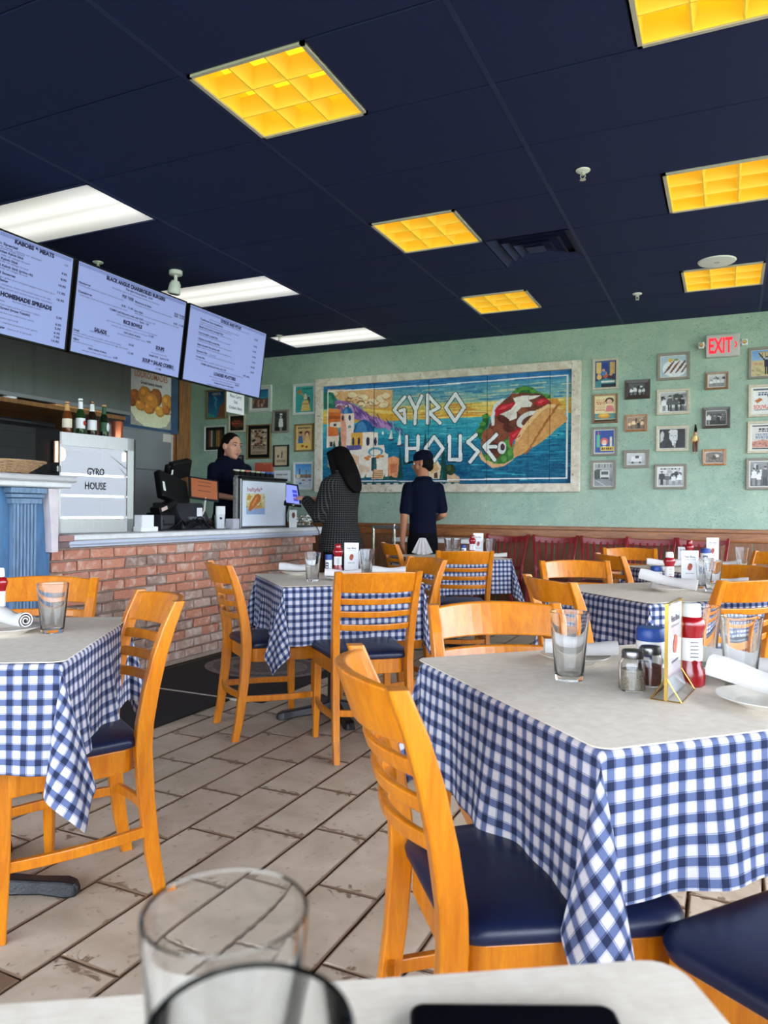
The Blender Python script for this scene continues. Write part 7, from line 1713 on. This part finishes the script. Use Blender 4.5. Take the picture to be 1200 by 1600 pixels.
# chrome rail stand and white topped console by the back wall
rs = empty('chrome_rail_stand', 'chrome rail stand with upright posts by the wainscot', 'stand', (-3.05, 7.05, 0))
for x in (-.10, .11): MB().tube([(x, 0, .02), (x, 0, 1.01)], .013, 10).obj('post', MAT['chrome'], rs)
MB().b2((-.36, -.012, .96), (.12, .012, 1.0)).obj('rail', MAT['steel'], rs, bevel=.003)
MB().b2((-.36, -.012, .35), (.12, .012, .38)).obj('rail', MAT['steel'], rs, bevel=.003)
MB().tube([(-.34, 0, .02), (-.34, 0, .98)], .013, 10).obj('post', MAT['chrome'], rs)
MB().b2((-.38, -.18, 0), (.14, .18, .03)).obj('base', MAT['black_iron'], rs, bevel=.006)
cs2 = empty('console_cabinet', 'low brown cabinet with a white top against the wainscot', 'cabinet', (-2.82, 7.5, 0))
MB().b2((-.42, -.20, 0.03), (.42, .20, .82)).obj('body', MAT['panel_wood'], cs2)
for s in (-1, 1): MB().b2((s * .21 - .19, -.212, .08), (s * .21 + .19, -.2, .78)).obj('door', MAT['panel_wood'], cs2, bevel=.004)
MB().b2((-.45, -.23, .82), (.45, .21, .862)).obj('top', MAT['white_plastic'], cs2, bevel=.004)
# ------------------------------------------------------------------ people
def fuse(mb, name, m, voxel, smooth=4, shrink=0.5):
    """unions closed lumps into one continuous skin"""
    me = mb.mesh(name); o = bpy.data.objects.new('fuse_tmp', me); COL.objects.link(o)
    r = o.modifiers.new('r', 'REMESH'); r.mode = 'VOXEL'; r.voxel_size = voxel; r.use_smooth_shade = True
    s = o.modifiers.new('s', 'SMOOTH'); s.factor = shrink; s.iterations = smooth
    dg = bpy.context.evaluated_depsgraph_get(); dg.update()
    out = bpy.data.meshes.new_from_object(o.evaluated_get(dg)); out.name = name
    bpy.data.objects.remove(o); bpy.data.meshes.remove(me)
    out.materials.clear(); out.materials.append(m)
    out.polygons.foreach_set('use_smooth', [True] * len(out.polygons)); return out
WS = 1.0
def loft(mb, secs, n=24, M=None):
    """closed loft through (cx, cy, z, rx, ry)"""
    return mb.rings([[(cx * WS + rx * WS * math.cos(2 * PI * k / n), cy + ry * math.sin(2 * PI * k / n), z) for k in range(n)] for cx, cy, z, rx, ry in secs], M=M)
def limb(mb, pts, rs, n=14):
    """tapered limb: tube with in-between points plus round ends"""
    P, R = [], []
    for i in range(len(pts) - 1):
        for q in np.linspace(0, 1, 5)[:-1]: P.append(Vector(pts[i]).lerp(Vector(pts[i + 1]), q)); R.append(rs[i] + (rs[i + 1] - rs[i]) * q)
    P.append(Vector(pts[-1])); R.append(rs[-1]); mb.tube(P, R, n)
    mb.ell(pts[0], (rs[0],) * 3, 12, 8); mb.ell(pts[-1], (rs[-1],) * 3, 12, 8)
    for p, r in zip(pts[1:-1], rs[1:-1]): mb.ell(p, (r * 1.0,) * 3, 12, 8)
    return mb
def hand(mb, wrist, dirv, palm_n, side, curl=.35, s=1.0):
    """palm, four unequal bent fingers and a thumb; dirv points along the hand"""
    d = Vector(dirv).normalized(); nn = Vector(palm_n); nn = (nn - d * nn.dot(d)).normalized(); a = d.cross(nn) * side
    W = Vector(wrist)
    mb.tube([W, W + d * .03 * s, W + d * .085 * s], [.021 * s, .026 * s, .024 * s], 10)
    for k in (-1, 0, 1): mb.tube([W + d * .02 * s + a * k * .018 * s, W + d * .088 * s + a * k * .024 * s], [.013 * s, .0125 * s], 8)
    for k, L in enumerate((.066, .076, .071, .055)):
        b = W + d * .084 * s + a * (.030 - .020 * k) * s; c1, c2 = curl * .5, curl * 1.2
        p1 = b + (d * math.cos(c1) + nn * math.sin(c1)) * L * .5 * s; p2 = p1 + (d * math.cos(c2) + nn * math.sin(c2)) * L * .32 * s; p3 = p2 + (d * math.cos(c2 * 1.5) + nn * math.sin(c2 * 1.5)) * L * .25 * s
        mb.tube([b - d * .02 * s, b, p1, p2, p3], [.0095 * s, .0092 * s, .0085 * s, .0078 * s, .0058 * s], 8); mb.ell(p3, (.0058 * s,) * 3, 8, 6)
    t0 = W + d * .028 * s + a * .022 * s; t1 = t0 + (a * .75 + d * .6 + nn * .25).normalized() * .042 * s; t2 = t1 + (a * .25 + d * .9 + nn * .35).normalized() * .032 * s
    mb.tube([t0, t1, t2], [.013 * s, .0108 * s, .0075 * s], 8); mb.ell(t2, (.0075 * s,) * 3, 8, 6)
def head_parts(mb, H):
    """skull, jaw, nose, brow, ears in the head frame H (face +Y)"""
    def e(c, r, rot=None): mb.ell(c, r, 18, 12, M=H, rot=rot)
    e((0, -.012, .035), (.074, .094, .086)); e((0, .020, -.030), (.060, .070, .072)); e((0, .040, -.072), (.038, .044, .032)); e((0, .068, -.088), (.020, .018, .018))
    for s in (-1, 1):
        e((s * .042, .048, -.026), (.024, .026, .026)); e((s * .030, .074, .030), (.026, .014, .011)); e((s * .076, -.006, -.006), (.010, .020, .030), Euler((.2, 0, s * .35)))
    mb.tube([H @ Vector((0, .080, .024)), H @ Vector((0, .098, -.002)), H @ Vector((0, .108, -.022))], [.009, .011, .014], 10)
    for s in (-1, 1): e((s * .012, .094, -.027), (.010, .011, .009))
    e((0, .084, -.052), (.021, .010, .007)); e((0, .081, -.062), (.018, .010, .007))
def face_bits(root, H, hair_m):
    for s in (-1, 1):
        MB().ell((s * .031, .077, .012), (.0125, .009, .0075), 12, 8, M=H).obj('eye', MAT['eye_white'], root)
        MB().ell((s * .031, .0845, .012), (.0058, .003, .0058), 10, 6, M=H).obj('iris', MAT['eye_dark'], root)
        MB().tube([H @ Vector((s * .014, .090, .034)), H @ Vector((s * .032, .089, .041)), H @ Vector((s * .050, .074, .035))], [.0035, .004, .0025], 6).obj('eyebrow', hair_m, root)
        MB().tube([H @ Vector((s * .018, .084, .0185)), H @ Vector((s * .032, .0862, .021)), H @ Vector((s * .046, .076, .0165))], [.002, .0026, .0016], 6).obj('eyelash', hair_m, root)
    MB().tube([H @ Vector((-.022, .080, -.053)), H @ Vector((0, .0935, -.0515)), H @ Vector((.022, .080, -.053))], [.003, .0058, .003], 8).tube([H @ Vector((-.020, .079, -.060)), H @ Vector((0, .0915, -.0625)), H @ Vector((.020, .079, -.060))], [.003, .0062, .003], 8).obj('lips', MAT['lips'], root)
def HM(c, yaw_, pitch_=0.0, roll_=0.0): return Matrix.Translation(c) @ Matrix.Rotation(yaw_, 4, 'Z') @ Matrix.Rotation(pitch_, 4, 'X') @ Matrix.Rotation(roll_, 4, 'Y')
def person(name, label, loc, rz, arms, headM, skin, female=False, neck_top=None, h=1.0):
    """arms: two lists (shoulder, elbow, wrist, hand_dir, palm_normal, side, curl); returns the body mesh object"""
    b = MB()
    sw_ = .165 if female else .185
    loft(b, [(0, 0, .86, .10, .08), (0, -.005, .90, .155, .105), (0, -.005, .98, .160, .11), (0, 0, 1.08, .135, .095), (0, .005, 1.20, .148, .105), (0, .01, 1.30, .165, .112), (0, .005, 1.38, sw_, .095), (0, -.005, 1.43, .13, .075), (0, -.01, 1.455, .07, .06)])
    if female:
        for s in (-1, 1): b.ell((s * .07, .085, 1.255), (.065, .06, .065), 14, 10)
    limb(b, [(0, -.015, 1.42), neck_top or (0, .005, 1.53)], [.062, .054])
    head_parts(b, headM)
    for (sh, el_, wr, hd, pn_, sd_, cu) in arms:
        limb(b, [sh, el_, wr], [.052, .040, .026] if not female else [.046, .036, .023]); hand(b, wr, hd, pn_, sd_, cu, 1.0 if not female else .92)
    for s in (-1, 1):
        limb(b, [(s * .085 * WS, 0, .88), (s * .092, .012, .48), (s * .095, -.012, .09)], [.088 * WS, .056, .040])
        b.tube([(s * .097, -.045, .045), (s * .102, .05, .04), (s * .107, .13, .026)], [.040, .038, .026], 10)
    o = link(name, fuse(b, name, skin, .0075, 3), None, None, loc, (0, 0, rz)); tag(o, label, 'person', None, 'thing'); return o
def shoes(root, m):
    for s in (-1, 1):
        q = MB().ell((s * .097, -.04, .05), (.047, .06, .05), 14, 8).tube([(s * .097, -.05, .045), (s * .102, .05, .042), (s * .108, .15, .030)], [.045, .045, .032], 12).ell((s * .108, .15, .03), (.034, .034, .028), 12, 8).b2((s * .10 - .04, -.09, .0), (s * .10 + .045, .16, .018))
        link('shoe', fuse(q, 'shoe', m, .009, 3), None, root)
def trousers(root, m, waist=1.0, wide=1.12):
    b = MB(); loft(b, [(0, -.005, .84, .155, .115), (0, -.005, .90, .170, .122), (0, -.005, waist - .03, .168, .118), (0, -.002, waist, .158, .112)])
    for s in (-1, 1): limb(b, [(s * .086 * WS, 0, .87), (s * .090, .012, .48), (s * .096, -.015, .10)], [.100 * WS, .072, .062])
    link('trousers', fuse(b, 'trousers', m, .012, 3), None, root)
POLO = MAT['navy_cloth']
def polo(root, arms, bottom=.93, female=False, collar=None):
    b = MB(); sw_ = .178 if female else .200
    loft(b, [(0, -.004, bottom, .172, .122), (0, -.004, bottom + .10, .160, .118), (0, .004, 1.20, .164, .120), (0, .008, 1.30, .180, .125), (0, .004, 1.38, sw_, .107), (0, -.006, 1.435, .145, .088), (0, -.012, 1.465, .078, .070)])
    if female:
        for s in (-1, 1): b.ell((s * .07, .088, 1.255), (.07, .066, .07), 14, 10)
    for (sh, el_, wr, *_r) in arms:
        e = Vector(sh).lerp(Vector(el_), .80); limb(b, [sh, e], [.060, .058])
    link('polo_shirt', fuse(b, 'polo_shirt', POLO, .010, 4), None, root)
    c = MB().tube([(.072 * math.cos(a), -.012 + .066 * math.sin(a), 1.462 + .014 * -math.sin(a)) for a in np.linspace(PI / 2 + .35, PI / 2 + 2 * PI - .35, 24)], .016, 8)
    c.obj('collar', POLO, root)
# --- the waiter in the cap, seen from behind, head turned left
WS = 0.82
mz = 1.615
mh_ = HM((0, .035, mz), math.radians(62), math.radians(-8))
marms = [((-.148, -.01, 1.375), (-.192, -.045, 1.10), (-.196, .015, .865), (.06, .12, -1), (1, .2, 0), -1, .55),
         ((.148, -.01, 1.375), (.196, -.02, 1.12), (.14, .19, 1.06), (-.6, .8, .05), (0, -.3, -1), 1, .5)]
man = person('person', 'waiter seen from behind in navy cap, navy polo and black trousers, looking left', (-2.70, 6.72, 0), math.radians(33), marms, mh_, MAT['skin_tan'])
polo(man, marms); trousers(man, MAT['black_cloth']); shoes(man, MAT['black_plastic']); face_bits(man, mh_, MAT['hair'])
hb = MB().ell((0, -.028, .005), (.078, .086, .07), 18, 12, M=mh_).ell((0, -.06, -.035), (.060, .045, .05), 14, 10, M=mh_)
link('hair', fuse(hb, 'hair', MAT['hair'], .010, 2), None, man)
cap = MB().lathe([(.083, .030), (.086, .045), (.084, .075), (.073, .105), (.05, .126), (.02, .135), (0, .136)], 28, (0, -.012, 0), M=mh_, sx=.97, sy=1.20)
cp = cap.obj('cap', POLO, man)
vz = [(.072 * math.sin(a), .082 + .075 * max(0, math.cos(a)) ** .7, .040 - .012 * math.cos(a)) for a in np.linspace(-PI/2, PI/2, 17)]
inr = [(.070 * math.sin(a), .045 + .045 * math.cos(a), .043) for a in np.linspace(-PI/2, PI/2, 17)]
MB().rings([inr, vz], cap=False, closed=False, M=mh_).rings([[(x, y, z - .004) for x, y, z in vz], [(x, y, z - .004) for x, y, z in inr]], cap=False, closed=False, M=mh_).rings([vz, [(x, y, z - .004) for x, y, z in vz]], cap=False, closed=False, M=mh_).obj('visor', POLO, cp)
MB().ell((0, -.012, .137), (.007, .007, .004), 8, 6, M=mh_).obj('cap_button', POLO, cp)
# --- the customer at the tablet: long dark hair, tweed coat
WS = 1.0
wz = 1.575
wh_ = HM((0, .03, wz), math.radians(4), math.radians(-14))
warms = [((-.165, 0, 1.36), (-.20, .08, 1.10), (-.10, .315, 1.245), (.12, .9, .16), (.3, 0, -1), -1, .35),
         ((.165, 0, 1.36), (.20, .05, 1.10), (.09, .29, 1.235), (-.25, .9, .25), (-.3, 0, -1), 1, .5)]
woman = person('person', 'customer with long dark hair in a checked tweed coat reaching for the tablet', (-3.02, 5.62, 0), math.radians(80), warms, wh_, MAT['skin'], True)
tw = mat('checked_tweed', rgb(40, 40, 42), 0.95, spec=.15); w = NT(tw)
s_ = w.n('SeparateXYZ'); w.l(w.coord('Object'), s_.inputs[0]); an = w.math('MULTIPLY', w.math('ARCTAN2', s_.outputs[0], s_.outputs[1]), .16)
def strp(v, p): return w.math('LESS_THAN', w.math('FRACT', w.math('DIVIDE', v, p)), .30)
lines = w.math('MAXIMUM', strp(an, .019), strp(s_.outputs[2], .019))
w.base(w.mix(w.math('MULTIPLY', lines, .62), rgb(10, 10, 12), rgb(78, 76, 74)))
b = MB(); loft(b, [(0, -.012, .80, .225, .175), (0, -.008, .92, .205, .155), (0, 0, 1.06, .178, .132), (0, .006, 1.20, .182, .138), (0, .008, 1.30, .188, .138), (0, .002, 1.38, .188, .115), (0, -.006, 1.435, .150, .092), (0, -.012, 1.475, .085, .078)])
for s in (-1, 1): b.ell((s * .07, .095, 1.25), (.075, .072, .075), 14, 10)
for (sh, el_, wr, *_r) in warms: limb(b, [sh, el_, Vector(el_).lerp(Vector(wr), .86)], [.072, .064, .052])
link('tweed_coat', fuse(b, 'tweed_coat', tw, .011, 4), None, woman)
MB().tube([(.082 * math.cos(a), -.012 + .076 * math.sin(a), 1.475 - .02 * math.sin(a)) for a in np.linspace(PI/2 + .3, PI/2 + 2*PI - .3, 20)], .018, 8).obj('collar', tw, woman)
trousers(woman, MAT['black_cloth']); shoes(woman, MAT['black_plastic']); face_bits(woman, wh_, MAT['hair'])
hb = MB()
hb.ell((0, -.022, .035), (.086, .104, .092), 20, 14, M=wh_).ell((0, .052, .082), (.060, .045, .030), 14, 8, M=wh_)
loft(hb, [(0, -.125, -.315, .035, .014), (0, -.122, -.29, .075, .024), (0, -.112, -.24, .105, .040), (0, -.098, -.17, .112, .064), (0, -.07, -.10, .104, .088), (0, -.045, .0, .094, .094), (0, -.03, .06, .08, .085)], M=wh_)
for s in (-1, 1): hb.tube([wh_ @ Vector((s * .074, .030, .06)), wh_ @ Vector((s * .086, .020, -.03)), wh_ @ Vector((s * .092, .005, -.13)), wh_ @ Vector((s * .092, -.01, -.22))], [.022, .024, .026, .018], 10)
link('hair', fuse(hb, 'hair', MAT['hair'], .010, 3), None, woman)
MB().b2((-.04, .42, 1.20), (.03, .50, 1.203)).obj('receipt', MAT['paper_white'], woman)
# --- the cashier behind the counter
WS = 0.95
ez = 1.555
eh_ = HM((0, .04, ez), math.radians(12), math.radians(-5), math.radians(-4)) @ Matrix.Scale(1.1, 4)
earms = [((-.17, 0, 1.345), (-.225, .055, 1.09), (-.12, .29, 1.05), (.45, .9, -.05), (.2, 0, -1), -1, .5),
         ((.17, 0, 1.345), (.215, .07, 1.09), (.09, .30, 1.055), (-.3, .9, 0), (0, 0, -1), 1, .5)]
emp = person('person', 'cashier with dark tied back hair in a navy polo behind the counter', (-4.42, 5.93, 0.2), math.radians(-118), earms, eh_, MAT['skin'], True)
polo(emp, earms, .93, True); trousers(emp, MAT['black_cloth']); shoes(emp, MAT['black_plastic']); face_bits(emp, eh_, MAT['hair'])
hb = MB().ell((0, -.024, .043), (.081, .098, .088), 20, 14, M=eh_).ell((0, -.10, .03), (.04, .04, .045), 14, 10, M=eh_)
hb.tube([eh_ @ Vector((0, -.11, .04)), eh_ @ Vector((0, -.145, -.03)), eh_ @ Vector((0, -.14, -.13)), eh_ @ Vector((0, -.125, -.19))], [.03, .038, .034, .014], 12)
hm_ = fuse(hb, 'hair', MAT['hair'], .010, 3)
link('hair', hm_, None, emp)
MB().ell((0, -.125, .075), (.022, .02, .022), 12, 8, M=eh_).obj('hair_tie', mat('pink_hair_tie', rgb(206, 160, 150), .7), emp)
bpy.data.objects.remove(_fo)
